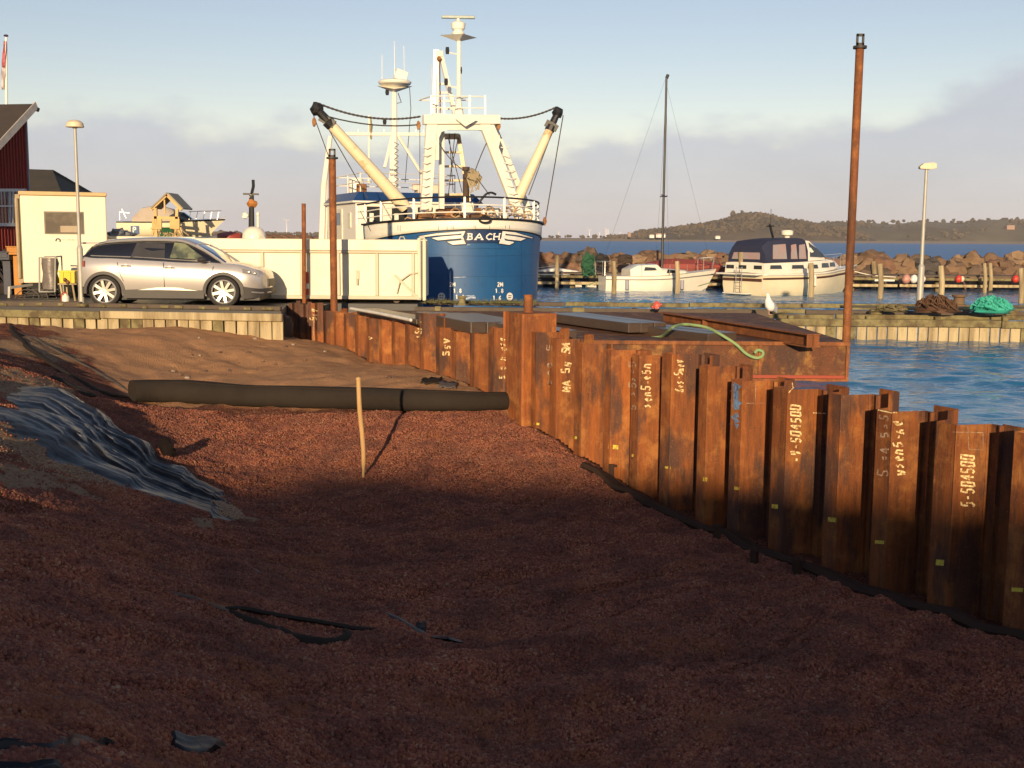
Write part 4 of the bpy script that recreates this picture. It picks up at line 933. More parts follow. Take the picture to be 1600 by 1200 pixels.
hood = cabin(t, [(-3.0, 1.04, 1.38, 2.05, .80), (-2.7, 1.05, 1.38, 2.28, .86), (-1.6, 1.06, 1.40, 2.38, .88), (-.6, 1.04, 1.42, 2.40, .86), (-.35, 1.02, 1.42, 2.30, .84)], navyc, 'canvas_hood')
clear = mat('clear_vinyl', (.32, .27, .26), .25, c2=(.4, .2, .16), scale=1.2, amount=.8, coat=.3)
mb = MB(); mb.wquad((-3.04, .78, 1.5), (-3.04, -.78, 1.5), (-2.92, -.66, 2.06), (-2.92, .66, 2.06), .02); obj('hood_window', mb, clear, hood, world=False)
for sg in (-1, 1):
    for x0, x1 in ((-2.6, -1.75), (-1.5, -1.1), (-1.0, -.55)):
        mb = MB(); mb.wquad((x0, sg*1.075, 1.52), (x1, sg*1.075, 1.52), (x1, sg*.965, 2.14), (x0+.1, sg*.965, 2.1), .02); obj('hood_window', mb, clear, hood, world=False)
ws = cabin(t, [(-.4, 1.0, 1.42, 2.32, .84), (-.1, 1.0, 1.44, 2.3, .82), (.5, .93, 1.46, 1.95, .78), (.95, .85, 1.47, 1.58, .78)], gel, 'windscreen')
for sg in (-1, 1):
    mb = MB(); mb.wquad((-.22, sg*1.01, 1.6), (.72, sg*.93, 1.58), (.40, sg*.86, 1.92), (-.18, sg*.86, 2.2), .02); obj('pane', mb, glassd, ws, world=False)
mb = MB(); mb.wquad((.56, .74, 1.9), (.56, -.74, 1.9), (.97, -.78, 1.6), (.97, .78, 1.6), .03); obj('pane', mb, glassd, ws, world=False)
mb = MB(); mb.lathe([(.10, 0), (.12, .1), (.24, .16), (.26, .3), (.2, .36), (.001, .37)], (-.55, 0, 2.36), 16); obj('radar_dome', mb, gel, t, world=False)
mb = MB(); mb.beam((-1.3, .1, 2.36), (-1.55, .1, 2.95), .07, .07); mb.tube([(-1.5, .1, 2.9), (-1.5, .1, 3.6)], .012, 5); mb.beam((-1.5, -.1, 2.88), (-1.5, .3, 2.88), .05, .05); obj('aerial_mast', mb, blackp, t, world=False)
mb = MB()
for sg in (-1, 1):
    pts = [(.9, .95*sg, 1.0), (.95, .93*sg, 1.5), (2.2, .62*sg, 1.62), (3.2, .1*sg, 1.72)]; mb.tube(pts, .016, 6)
    for x, y in ((1.6, .78), (2.4, .5), (3.0, .2)): mb.tube([(x, y*sg, 1.1), (x, y*sg, 1.64)], .012, 5)
obj('railing', mb, chrome, t, world=False)
mb = MB(); mb.tube([(-.3, -1.32, .85), (-.3, -1.36, .4)], .11, 9); obj('fender', mb, gel, t, world=False)
# dark blue boat
p = PZ(862, 448, WATER)
t = thing('blue_boat', (p.x, p.y, WATER), 'small dark blue boat with two white fenders, half hidden by the ship', 'boat', rz=.12)
r = hull_obj(t, 4.6, 1.7, .55, .3, navy, transom=.8, bowf=.6, sheer=.35); band(t, r, .9, 1.0, gel)
cabin(t, [(-.6, .5, .55, .8, .42), (.2, .5, .56, .92, .42), (1.2, .35, .6, .78, .28), (1.5, .25, .66, .7, .15)], gel)
mb = MB()
mb.tube([(-1.3, .3, .6), (-1.3, .3, 1.15)], .02, 6); mb.tube([(-1.6, -.5, .8), (.4, -.3, 1.05)], .02, 6); obj('spar', mb, chrome, t, world=False)
for x in (1.05, 1.75):
    mb = MB(); mb.tube([(x-.22, -.9, -.0), (x+.22, -.86, .0)], [.15, .15], 12); obj('fender', mb, gel, t, world=False)
# red covered boat behind the sailing boat
p = PZ(1075, 440, WATER); p = Vector((p.x, 53.0, WATER))
t = thing('red_boat', PY(1072, 420, 55.0)-Vector((0, 0, .45)), 'low boat under a dull red cover behind the bow of the sailing boat', 'boat', rz=.05)
r = hull_obj(t, 3.9, 1.4, .45, .2, mat('red_brown_hull', (.20, .05, .035), .6), transom=.8, bowf=.5, sheer=.3)
cabin(t, [(-1.9, .55, .45, .72, .3), (-1., .68, .45, .92, .3), (.5, .66, .48, .9, .25), (1.7, .25, .55, .68, .1)], mat('red_cover', (.28, .05, .04), .75, c2=(.12, .06, .05), scale=2, bmp=.5, bscale=6), 'cover')
mb = MB()
for x in (-.9, .2, 1.1): mb.tube([(x, -.6, .5), (x+.25, -.5, 1.15), (x+.5, -.6, .5)], .03, 5)
obj('frame', mb, mat('rusty_red', (.25, .06, .03), .7), t, world=False)
# mooring ropes
def rope(pts, r, m, label, name='rope', n=5):
    mb = MB(); mb.tube(smooth_pts([Vector(q) for q in pts], n), r, 5); return obj(name, mb, m, None, label, 'rope')
rope([PY(1335, 424, 53), PY(1362, 430, 53), PY(1400, 433, 52.7)], .02, gel, 'pale mooring line from the motor cruiser bow to the jetty')
rope([PY(915, 447, 50), PY(932, 440, 49.5)], .02, gr, 'green mooring line between the blue boat and the sailing boat')
rope([PY(1091, 447, 49), PY(1115, 440, 51.5)], .02, gr, 'green mooring line at the sailing boat bow')
# wind turbines on the horizon
for px, y0, y1, rr, a in ((873,368,363,2.2,.2),(921,368,360,4,.5),(937,368,364,2.2,.9),(947,368,359,4.5,.1),(950,368,361,3.5,1.3),(969,368,364,2.5,.7),(448,362,345,7,.4)):
    D = 2300.; b0, tp = PY(px, y0+3, D), PY(px, y1, D); s = D/1800; mb = MB(); t = thing('wind_turbine', b0, 'tiny white wind turbine, %s' % {873:'leftmost of those over the water left of the hills', 921:'second from left over the low shore', 937:'third from left over the low shore', 947:'tallest of the close pair over the low shore', 950:'lower one of the close pair over the low shore', 969:'rightmost, nearest the wooded hill', 448:'alone above the white container at the left'}[px], 'wind turbine', 'distant wind turbines')
    mb.tube([b0, tp], [1.0*s/1.3, .5*s], 6); wm_ = mat('turbine_white', (.8, .8, .8), .6); obj('tower', mb, wm_, t)
    for k in range(3):
        q = a+k*2*pi/3; mb = MB(); mb.tube([tp+Vector((0, -2, 0)), tp+Vector((cos(q)*rr*s, -2, sin(q)*rr*s))], [.5*s, .12*s], 4); obj('blade', mb, wm_, t)
# far white houses
for px, py, w, h, lab in ((1032,369,14,4.5,'long white farmhouse at the foot of the wooded hill'), (1018,369.5,7,3.5,'small white house left of the long farmhouse'), (983,367.5,4,5,'tiny dark gabled building at the left tip of the hill'), (1578,357,12,5,'pinkish roofed farm on the right hill'), (1121,371,7,3,'small pale house at the shore below the hill top')):
    D = 1205. if px < 1500 else 1560.; c = PY(px, py, D); s = D/1800; t = thing('far_house', c, lab, 'house', 'houses on the far shore'); hw_, hh_ = w*s/2, h*s
    mb = MB(); mb.bb((c.x-hw_, c.y-3, c.z-1.5), (c.x+hw_, c.y+3, c.z+hh_*.55)); obj('wall', mb, mat('far_white', (.75, .72, .66), .8) if px not in (983, 1578) else mat('far_pink', (.35, .22, .17), .8), t)
    mb = MB(); mb.prism([(c.x-hw_*1.05, c.z+hh_*.5), (c.x+hw_*1.05, c.z+hh_*.5), (c.x+hw_*.95, c.z+hh_), (c.x-hw_*.95, c.z+hh_)], c.y-2.5, c.y+2.5, 'xz'); obj('roof', mb, mat('far_roof', (.30, .22, .18), .8), t)
# ============================================================ THE FISHING SHIP
YAW = radians(22); SS = Vector((-.75, 33, 0)); SA = Vector((-sin(YAW), cos(YAW), 0)); ST = Vector((cos(YAW), sin(YAW), 0))
def sw(s, t_, z): return SS+SA*s+ST*t_+Vector((0, 0, z))
def SP(px, py, s): return PP(px, py, SS+SA*s, SA)
ship = thing('fishing_ship', sw(6, 0, WATER), 'blue and white fishing ship, bow towards us, with white gantry and two raised booms', 'ship')
blue = mat('ship_blue', (.010, .078, .225), .48, c2=(.02, .115, .27), scale=1.2, amount=.5, lo=.4, hi=.7, coat=.08, bmp=.12, bscale=1.5)
swhite = mat('ship_white', (.80, .77, .68), .4, c2=(.62, .54, .40), scale=1.3, amount=.45, lo=.5, hi=.75)
boomc = mat('boom_cream', (.78, .66, .44), .45, c2=(.50, .26, .09), scale=1.8, amount=.9, lo=.55, hi=.68)
rustd = rust_mat('rust_gear', (.30, .13, .05), (.15, .07, .035), (.06, .045, .035), (.5, .25, .08), 1.)
wire = mat('wire_steel', (.07, .06, .055), .7)
B0, LN = 2.72, 3.2
def hb(s):
    if s <= 0: return 0.
    if s < LN: return B0*(1-(1-s/LN)**2.15)**.52
    if s < 11: return B0
    return B0*(1-.25*((s-11)/3.5)**2)
def ztop(s): return 2.13-.055*min(s, 3)-.0*s if s < 4 else 1.965
def zband(s): return 1.84-.135*min(s, 3.3) - (min(.5, .8*(s-3.3)) if s > 3.3 else 0)
def flare(z): return .945+.055*min(1., max(0., (z+.7)/2.7))
svals = [0.0, .02, .06, .13, .24, .4, .6, .85, 1.15, 1.5, 1.9, 2.3, 2.75, 3.05, 3.3, 3.45, 3.95, 5.2, 6.5, 8, 10, 12, 13.4, 14.5]
def hull_strip(z0f, z1f, nz, off=0., smax=14.6, inset=0.):
    mb = MB(); path = [(s, -1) for s in reversed(svals) if s <= smax]+[(s, 1) for s in svals[1:] if s <= smax]; rings = []
    for j in range(nz+1):
        ring = []
        for s, sg in path:
            a, b_ = z0f(s), z1f(s); z = a+(b_-a)*j/nz; w = hb(s)*flare(z); f = (1-flare(z))*1.6*(1 if s < 3 else 0)*max(0, 1-s/3)
            # outward normal in plan, for offsets
            ds = .01; tx = 1.; sl_ = (hb(s+ds)-hb(max(s-ds, 0)))/(ds+min(ds, s)+1e-9) if s > .001 else 1e3; L = math.hypot(1, sl_); nx_, ny_ = sl_/L, 1/L
            ring.append(sw(s+f-off*nx_, sg*(w+off*ny_), z) if s > .001 else sw(f-off, 0, z))
        rings.append(ring)
    mb.loft(rings, False, False); return mb
hb_low = hull_strip(lambda s: -1.6, zband, 14); obj('hull', hb_low, blue, ship, smooth=50)
hb_up = hull_strip(zband, ztop, 3, .012, smax=3.3); bw = obj('bulwark', hb_up, swhite, ship, smooth=50, thick=.03)
HB = MB(); HB.add(hb_low.v, hb_low.f); HB.add(hb_up.v, hb_up.f); HBV = bvh_of(HB)
ln = hull_strip(lambda s: ztop(s)-.02, lambda s: ztop(s)+.035, 1, .04, smax=3.3); obj('rail_cap', ln, blackp, ship, thick=.09, smooth=50)
ln = hull_strip(lambda s: zband(s)-.012, lambda s: zband(s)+.012, 1, .03); obj('band_line', ln, blackp, ship, thick=.02, smooth=50)
mb = MB(); ring = [sw(s, -hb(s)*.97, 1.3 if s < 3.5 else .9) for s in reversed(svals)]+[sw(s, hb(s)*.97, 1.3 if s < 3.5 else .9) for s in svals[1:]]; mb.add(ring, [tuple(range(len(ring)))]); obj('deck', mb, rustd, ship, smooth=0)
mb = MB(); mb.wquad(sw(14.5, -2, -1.6), sw(14.5, 2, -1.6), sw(14.5, 2, .95), sw(14.5, -2, .95), .05); obj('stern', mb, blue, ship)
# railing on the bulwark
mb = MB(); rl = MB()
path = [(s, -1) for s in (4.2, 3.7, 3.2, 2.7, 2.05, 1.45, .9, .42, .1)]+[(0, 1)]+[(s, 1) for s in (.1, .42, .9, 1.45, 2.05, 2.7, 3.4, 4.2)]
def rp_(s, sg, z): return sw(s+.08, sg*max(hb(s)-.06, 0), z)
for s, sg in path[::2]:
    q = rp_(s, sg, ztop(s)); mb.beam(q, q+Vector((0, 0, .62)), .06, .06)
for h, rr, tgt in ((.62, .028, rl), (.40, .018, mb), (.2, .018, mb)):
    tgt.tube(smooth_pts([rp_(s, sg, ztop(s)+h) for s, sg in path], 3), rr, 6)
obj('railing', mb, swhite, ship); obj('top_rail', rl, blackp, ship)
# name plate, wings, draught marks
def hs(polys, w, m, name, off=.03):
    mb = strokes_mb(polys, w, lambda u, v_: cast(HBV, u, v_, off)); obj(name, mb, m, ship, smooth=0) if mb.f else None
def hfill(poly, m, name, off=.02, st=1.2):
    """fill a photo-space polygon on the hull with horizontal strips that follow the plating"""
    mb = MB(); y0, y1 = min(p[1] for p in poly), max(p[1] for p in poly); ns = max(1, int((y1-y0)/st))
    def xr(y):
        xs = []
        for (a, b_), (c, d) in zip(poly, poly[1:]+poly[:1]):
            if (b_ <= y < d) or (d <= y < b_): xs.append(a+(c-a)*(y-b_)/(d-b_))
        return (min(xs), max(xs)) if len(xs) > 1 else None
    for k in range(ns):
        ya, yb_ = y0+(y1-y0)*k/ns+1e-4, y0+(y1-y0)*(k+1)/ns-1e-4; A, B_ = xr(ya), xr(yb_)
        if not A or not B_: continue
        n = max(1, int((max(A[1], B_[1])-min(A[0], B_[0]))/4))
        for i in range(n):
            q = [cast(HBV, A[0]+(A[1]-A[0])*i/n, ya, off), cast(HBV, A[0]+(A[1]-A[0])*(i+1)/n, ya, off), cast(HBV, B_[0]+(B_[1]-B_[0])*(i+1)/n, yb_, off), cast(HBV, B_[0]+(B_[1]-B_[0])*i/n, yb_, off)]
            if all(x is not None for x in q): mb.quad(*q)
    if mb.f: obj(name, mb, m, ship, smooth=0)
lw = mat('letter_white', (.82, .80, .74), .5); nb = mat('plate_blue', (.008, .03, .10), .5)
# photo pixels from the enlarged crop: x = 640 + u*.1375, y = 340 + v*.1375
U = lambda pts: [(640+a*.1375, 340+b_*.1375) for a, b_ in pts]
hfill(U([(640, 145), (1050, 145), (1030, 200), (1035, 255), (1000, 285), (640, 285), (620, 220)]), nb, 'name_plate', .045)
for w_ in ([(85, 212), (300, 178), (645, 150), (600, 182), (300, 205), (160, 222)], [(240, 232), (400, 212), (620, 195), (600, 240), (450, 250), (320, 262)], [(410, 270), (600, 255), (625, 250), (645, 300), (490, 310)],
           [(590, 182), (640, 155), (615, 225), (635, 300), (585, 290)],
           [(1045, 150), (1200, 165), (1320, 195), (1415, 228), (1385, 235), (1250, 205), (1090, 185)], [(1075, 200), (1200, 212), (1325, 238), (1260, 266), (1120, 250), (1070, 235)], [(1040, 255), (1100, 262), (1200, 278), (1135, 312), (1005, 292)],
           [(1050, 152), (1095, 185), (1075, 235), (1100, 285), (1010, 292), (1045, 225)]):
    hfill(U(w_), lw, 'bow_wing', .05)
for outl in ([(85, 212), (300, 176), (645, 148)], [(240, 232), (320, 262), (450, 250), (590, 238)], [(410, 270), (490, 312), (645, 302)], [(590, 186), (300, 207), (160, 224)], [(1045, 148), (1200, 163), (1415, 228)], [(1090, 188), (1250, 207), (1385, 237)], [(1075, 240), (1120, 252), (1260, 268), (1325, 240)], [(1005, 294), (1135, 314), (1200, 280)], [(610, 250), (450, 268), (410, 270)]):
    hs([U(outl)], .9, blackp, 'wing_outline', .06)
for e, x0 in ((-1, 640), (1, 1050)): hs([U([(x0, 150), (x0-e*-28*1, 220) if e < 0 else (x0-12, 220), (x0+(5 if e < 0 else -45), 300)])], 1.6, blackp, 'wing_outline', .062)
for ch, u0, w_ in (('B', 655, 62), ('A', 742, 88), ('C', 868, 70), ('H', 945, 80)):
    pol = [[(a*w_/.8, b_) for a, b_ in pl] for pl in GL[ch]]
    hs([U([(u0+a+(b_)*8, 250-b_*68) for a, b_ in pl]) for pl in pol], 2.0, lw, 'name_letter', .075)
    if ch in 'BAH':   # slab serifs
        se = {'B': [[(-6, 250), (20, 250)], [(2, 182), (24, 182)]], 'A': [[(-8, 250), (22, 250)], [(66, 250), (98, 250)]], 'H': [[(0, 250), (26, 250)], [(62, 250), (90, 250)], [(8, 182), (34, 182)], [(70, 182), (96, 182)]]}[ch]
        hs([U([(u0+a, b_) for a, b_ in q]) for q in se], 1.3, lw, 'name_letter', .08)
def marks(x, items):
    for txt, u0, v0 in items:
        pol = text_polys(txt, 0, 0, 30, 46, .12)
        hs([U([(u0+a, v0-b_) for a, b_ in pl]) for pl in pol], 1.5, lw, 'draught_mark', .04)
marks(0, [('2M', 458, 782), ('1.8', 500, 855), ('1.6', 525, 925), ('1.4', 520, 995), ('2M', 1000, 782), ('1.8', 975, 855), ('1.6', 948, 935), ('1.4', 958, 1005)])
def disc(u0, v0, ru, rv, m, nm, off): hfill(U([(u0+ru*cos(k*pi/10), v0+rv*sin(k*pi/10)) for k in range(20)]), m, nm, off, .8)
disc(362, 897, 42, 45, lw, 'thruster_sign', .035); disc(1138, 897, 36, 46, lw, 'thruster_sign', .035)
for a, b_ in ((-14, -14), (14, -14), (-14, 14), (14, 14)): hs([U([(362+a-8, 897+b_), (362+a+8, 897+b_)])], 1.7, blackp, 'thruster_sign', .05)
hs([U([(1120, 888), (1158, 882)]), U([(1118, 908), (1156, 904)])], 1., blackp, 'thruster_sign', .05)
hs([U([(500, 680), (640, 675)]), U([(560, 895), (740, 885)]), U([(650, 308), (690, 310)])], 1.2, mat('scuff', (.45, .5, .58), .7, c2=(.05, .15, .35), scale=9, amount=1.), 'scuff', .03)
hs([U([(640, 925), (700, 905), (750, 912)])], 3.2, MATS['scuff'], 'scuff', .033)
seam = mat('seam_blue', (.006, .045, .14), .5)
for yy_ in (400, 432): hs([[(663+k*6, yy_+(k-15)**2*-.012) for k in range(30)]], .5, seam, 'plate_seam', .012)
for xx_ in (700, 775, 815): hs([[(xx_, 368+k*7) for k in range(16)]], .45, seam, 'plate_seam', .012)
rs_ = mat('rust_streak', (.16, .07, .035), .8, c2=(.01, .06, .2), scale=20, amount=1., lo=.4, hi=.55); r9 = random.Random(9)
for k in range(16):
    x_ = r9.uniform(668, 840); y_ = r9.choice((362, 400, 432, 440)); hs([[(x_, y_+2), (x_+r9.uniform(-.5, .5), y_+r9.uniform(6, 22))]], r9.uniform(.4, 1.1), rs_, 'rust_streak', .016)
for k in range(12):
    x_ = r9.uniform(600, 845); hs([[(x_, 352), (x_, 352+r9.uniform(4, 11))]], .6, rs_, 'rust_streak', .03)
# hawse plate at the stem
p = cast(HBV, 758, 343.5, .08); mb = MB(); 
mb.tube([p+RC*cos(k*pi/8)*.16+UC*sin(k*pi/8)*.085 for k in range(17)], .035, 6); obj('fairlead', mb, blackp, ship)
# gantry (plane s = 2.6)
G = 2.6
def gb(a, b_, w, d=.16, s=G, m=swhite, s2=None, name='gantry_leg', par=None):
    A, B_ = SP(a[0], a[1], s), SP(b_[0], b_[1], s if s2 is None else s2); mb = MB(); mb.beam(A, B_, w*A.y/1800, d, up=tuple(SA)); 
    return obj(name, mb, m, par or ship, bevel=.015)
gb((664, 345), (675, 182), 17); gb((813, 342), (752, 182), 15, s=G)
gb((690, 345), (690, 185), 8, .12, s=G+.5); gb((832, 342), (768, 190), 9, .12, s=G+.9)
A, B_ = SP(661, 187, G), SP(780, 187, G)
mb = MB(); mb.beam(A, B_, .26, .28); obj('gantry_beam', mb, swhite, ship, bevel=.02)
# portal plate under the beam with rounded corners
out_ = [(672, 190), (770, 190), (782, 218), (776, 245), (768, 222), (762, 205), (748, 203), (700, 203), (690, 206), (686, 215), (686, 250), (672, 250)]
pp_ = [SP(a, b_, G-.05) for a, b_ in out_]; qq = [x+SA*.14 for x in pp_]; n = len(pp_); mb = MB()
mb.add(pp_+qq, [tuple(range(n)), tuple(range(2*n-1, n-1, -1))]+[(k, n+k, n+(k+1) % n, (k+1) % n) for k in range(n)]); obj('portal_plate', mb, swhite, ship, smooth=0)
mb = MB()    # rungs on the legs
for k in range(9):
    y = 230+k*12; x = 668-(y-230)*.04
    mb.tube([SP(x-6, y, G-.12), SP(x-1, y+2, G-.2), SP(x+6, y, G-.12)], .014, 5)
    x = 800+(y-215)*.34*.5
    mb.tube([SP(x-20, y, G-.12), SP(x-12, y+2, G-.2), SP(x-6, y, G-.12)], .014, 5)
obj('rungs', mb, swhite, ship)
# platform railing over the gantry
mb = MB()
for x in (674, 694, 734, 758): mb.beam(SP(x, 182, G), SP(x, 149, G), .05, .05)
for y in (150, 168): mb.tube([SP(674, y, G), SP(758, y+1, G)], .02, 6)
for a, b_ in ((674, 694), (734, 758)): mb.tube([SP(a, 150, G), SP(a, 150, G)+SA*1.2], .02, 6)
mb.tube([SP(674, 150, G)+SA*1.2, SP(758, 150, G)+SA*1.2], .02, 6); obj('gantry_railing', mb, swhite, ship)
mb = MB(); mb.box(SP(716, 183, G+.5), (1.9, 1.0, .05), rz=YAW); obj('gantry_platform', mb, swhite, ship)
# main mast with radar
mb = MB(); mb.tube([SP(717, 182, G+.2), SP(717, 60, G+.2)], [.075, .06], 10); mb.tube([SP(717, 182, G+.2), SP(717, 160, G+.2)], [.17, .08], 8); obj('mast', mb, swhite, ship)
c = SP(716, 59, G+.2); mb = MB(); mb.add([c+ST*-.6+Vector((0, 0, .04)), c+SA*-.45+Vector((0, 0, .05)), c+ST*.6+Vector((0, 0, .04)), c+SA*.45+Vector((0, 0, .05)), c+Vector((0, 0, -.12)), c+ST*-.15+Vector((0, 0, -.08)), c+ST*.15+Vector((0, 0, -.08))], [(0, 1, 2, 3), (0, 1, 5), (1, 2, 6), (1, 4, 5), (1, 6, 4), (0, 5, 4, 3), (3, 4, 6, 2)]); obj('radar_platform', mb, swhite, ship, smooth=0)
mb = MB(); mb.lathe([(.16, .05), (.2, .12), (.14, .2), (.2, .26), (.22, .42), (.12, .48), (.05, .5), (.05, .56)], c, 14)
rd = obj('radar', mb, swhite, ship); mb = MB(); mb.box(c+Vector((0, 0, .60)), (1.0, .12, .09), rz=.05); obj('scanner', mb, mat('radar_grey', (.35, .42, .40), .5), rd, bevel=.02)
mb = MB()
for (x, y), (x2, y2) in (((699, 79), (716, 84)), ((719, 110), (717, 110)), ((697, 128), (715, 138))):
    q = SP(x, y, G+.2); mb.lathe([(.05, -.1), (.06, 0), (.05, .1)], q, 8)
obj('nav_light', mb, blackp, ship)
mb = MB(); mb.tube([SP(699, 82, G+.2), SP(716, 85, G+.2)], .02, 5); mb.tube([SP(697, 133, G+.2), SP(716, 138, G+.2)], .025, 5); obj('lamp_bracket', mb, swhite, ship)
mb = MB(); q = SP(727, 186, G-.3); mb.add([q+ST*-.32, q+ST*.0+Vector((0, 0, -.22)), q+ST*.38, q+ST*.05+Vector((0, 0, .12))], [(0, 1, 2, 3)]); obj('floodlight', mb, swhite, ship, thick=.06, smooth=0)
# tapered ladder tower beside the mast
mb = MB()
for a, b_, s in (((680, 180), (682, 78), .10), ((711, 180), (688, 82), .06)): mb.beam(SP(a[0], a[1], G+.9), SP(b_[0], b_[1], G+.9), s*1.7, .12)
mb.beam(SP(681, 84, G+.9), SP(691, 84, G+.9), .16, .16)
for y in (131, 145, 158, 170): mb.beam(SP(683, y, G+.9), SP(688+(y-82)*.235, y, G+.9), .06, .06)
obj('lattice_tower', mb, swhite, ship)
mb = MB(); mb.tube([SP(686, 88, G+.85), SP(687, 100, G+.8), SP(688, 180, G+.8)], .02, 5); mb.blob(SP(686, 92, G+.8), .08, 2, .1); obj('tower_block', mb, rustd, ship)
# inner ladder frame under the gantry
mb = MB()
for a, b_ in (((688, 310), (690, 212)), ((733, 315), (716, 210)), ((690, 212), (716, 212))): mb.beam(SP(a[0], a[1], G+1.4), SP(b_[0], b_[1], G+1.4), .13, .13)
for k in range(5):
    y = 216+k*22; mb.beam(SP(690, y, G+1.35), SP(717+(y-210)*.16, y, G+1.35), .07, .07)
obj('inner_ladder', mb, boomc, ship, bevel=.01)
mb = MB()
for a, b_ in (((702, 208), (708, 300)), ((711, 208), (700, 310)), ((700, 215), (722, 300)), ((716, 215), (706, 260))): mb.tube([SP(a[0], a[1], G+1.2), SP(b_[0], b_[1], G+1.2)], .012, 4)
obj('tackle', mb, wire, ship)
mb = MB(); q = SP(728, 300, G+1.3); mb.lathe([(.10, 0), (.10, .85), (.07, .87), (.07, .95), (.12, .97), (.12, 1.08)], Vector((q.x, q.y, q.z-.3)), 12); obj('exhaust', mb, mat('exhaust_brown', (.08, .05, .035), .8, c2=(.02, .018, .016)), ship)
net = mat('net_tan', (.36, .30, .19), .9, c2=(.18, .14, .08), scale=9, bmp=.6, bscale=30); c = SP(741, 277, G+1.)
mb = MB(); mb.blob(c, (.2, .2, .24), 4, .35, 1.6, 12, 8)
for i in range(16):
    a = rb.uniform(0, 6); mb.tube([c+Vector((cos(a)*.18, -.12, .1)), c+Vector((cos(a+1)*.24, -.18, -.05)), c+Vector((cos(a+2)*.15, -.16, -.25-rb.uniform(0, .25)))], .018, 4)
obj('net_bundle', mb, net, ship, smooth=60)
# booms
def boom(root, tip, collar, wr, wt, s0, s1, label):
    A, B_, C_ = SP(root[0], root[1], s0), SP(tip[0], tip[1], s1), None
    k = collar; C_ = A.lerp(B_, k); mb = MB(); mb.tube([A, A.lerp(C_, .06), C_], [wr*.9, wr, wt], 14); o = obj('boom', mb, boomc, ship, label)
    d = (B_-A).normalized(); mb = MB(); mb.tube([C_-d*.18, C_, C_+d*.02, C_+d*.3, B_-d*.15], [wt*1.15, wt*1.25, wt*.9, wt*.8, wt*.85], 10); mb.blob(B_-d*.08, (wt*1.3, wt*1.0, wt*1.3), 3, .3, 1.6, 9, 6); mb.box(C_+Vector((0, -.05, .0)), (wt*3.2, .12, wt*1.6), ry=.5)
    obj('boom_head', mb, blackp, o); return B_, C_
T1, C1 = boom((634, 325), (492, 167), .865, .20, .145, G-.2, G-.2, None)
T2, C2 = boom((806, 318), (873, 172), .83, .17, .13, G+.1, G+.1, None)
mb = MB()
def chain(a, b_, sag=.12, r=.035, n=20, m=mb):
    pts = [a.lerp(b_, k/n)-Vector((0, 0, sag*4*(k/n)*(1-k/n))) for k in range(n+1)]
    m.tube(pts, [r*(1.25 if k % 2 else .8) for k in range(n+1)], 6)
chain(SP(496, 161, G-.2), SP(657, 182, G), .22, .030, 50); chain(SP(868, 168, G+.1), SP(780, 185, G), .12, .030, 30); obj('topping_chain', mb, wire, ship)
mb = MB()
def cable(a, b_, sag=.1, r=.013):
    mb.tube([a.lerp(b_, k/8)-Vector((0, 0, sag*4*(k/8)*(1-k/8))) for k in range(9)], r, 4)
cable(SP(512, 182, G), SP(652, 195, G), .12, .02); cable(SP(488, 175, G), SP(520, 262, G), 0); cable(SP(494, 172, G), SP(600, 300, G), 0); cable(SP(500, 178, G), SP(575, 310, G), 0, .014)
cable(SP(880, 180, G), SP(852, 345, G), 0, .016); cable(SP(868, 192, G), SP(826, 305, G), 0, .014); cable(SP(656, 195, G), SP(656, 310, G), 0, .01); cable(SP(668, 190, G), SP(735, 270, G-.1), .3, .014); cable(SP(776, 195, G), SP(743, 265, G), -.1, .016); cable(SP(745, 278, G), SP(765, 305, G), 0, .015)
cable(SP(563, 330, G), SP(585, 372, G), 0, .01)
obj('cable', mb, wire, ship)
mb = MB()
for x, y in ((491, 191), (851, 346), (654, 196), (779, 197)): mb.blob(SP(x, y, G), (.07, .05, .13), 2, .15, 1.2, 8, 6)
obj('pulley_block', mb, rustd, ship)
mb = MB(); mb.tube(smooth_pts([SP(745, 322, 1.3), SP(752, 312, 1.3), SP(760, 303, 1.3), SP(768, 301, 1.3), SP(775, 304, 1.3)], 4), .035, 6); obj('hose', mb, blackp, ship)
# wheelhouse
s0, s1, tw2 = 6.5, 10.6, 2.15; zr = 2.72
mb = MB(); mb.add([sw(s, t_, z) for z in (.9, zr) for s, t_ in ((s0, -tw2), (s0, tw2), (s1, tw2), (s1, -tw2))], [(0, 1, 5, 4), (1, 2, 6, 5), (2, 3, 7, 6), (3, 0, 4, 7), (4, 5, 6, 7)]); wh = obj('wheelhouse', mb, swhite, ship, smooth=0)
def fr(s, t0, t1, za, zb_, m, name='window', par=wh, d=.03):   # front wall panel
    mb = MB(); mb.add([sw(s-d*k, t_, z) for k in (0, 1) for t_, z in ((t0, za), (t1, za), (t1, zb_), (t0, zb_))], [(0, 1, 2, 3), (7, 6, 5, 4), (0, 4, 5, 1), (1, 5, 6, 2), (2, 6, 7, 3), (3, 7, 4, 0)]); return obj(name, mb, m, par, smooth=0)
def sd(t_, sa, sb, za, zb_, m, name='window', par=wh, d=.03):
    mb = MB(); mb.add([sw(s, t_-d*k, z) for k in (0, 1) for s, z in ((sa, za), (sb, za), (sb, zb_), (sa, zb_))], [(0, 1, 2, 3), (7, 6, 5, 4), (0, 4, 5, 1), (1, 5, 6, 2), (2, 6, 7, 3), (3, 7, 4, 0)]); return obj(name, mb, m, par, smooth=0)
for t0 in (-1.75, -.9, .0, .9):
    f_ = fr(s0, t0-.02, t0+.5, 2.02, 2.6, blackp, 'window'); fr(s0-.03, t0+.03, t0+.45, 2.07, 2.55, glassd, 'pane', f_, .01)
    fr(s0-.035, t0+.06, t0+.2, 2.1, 2.38, swhite, 'blind', f_, .01)
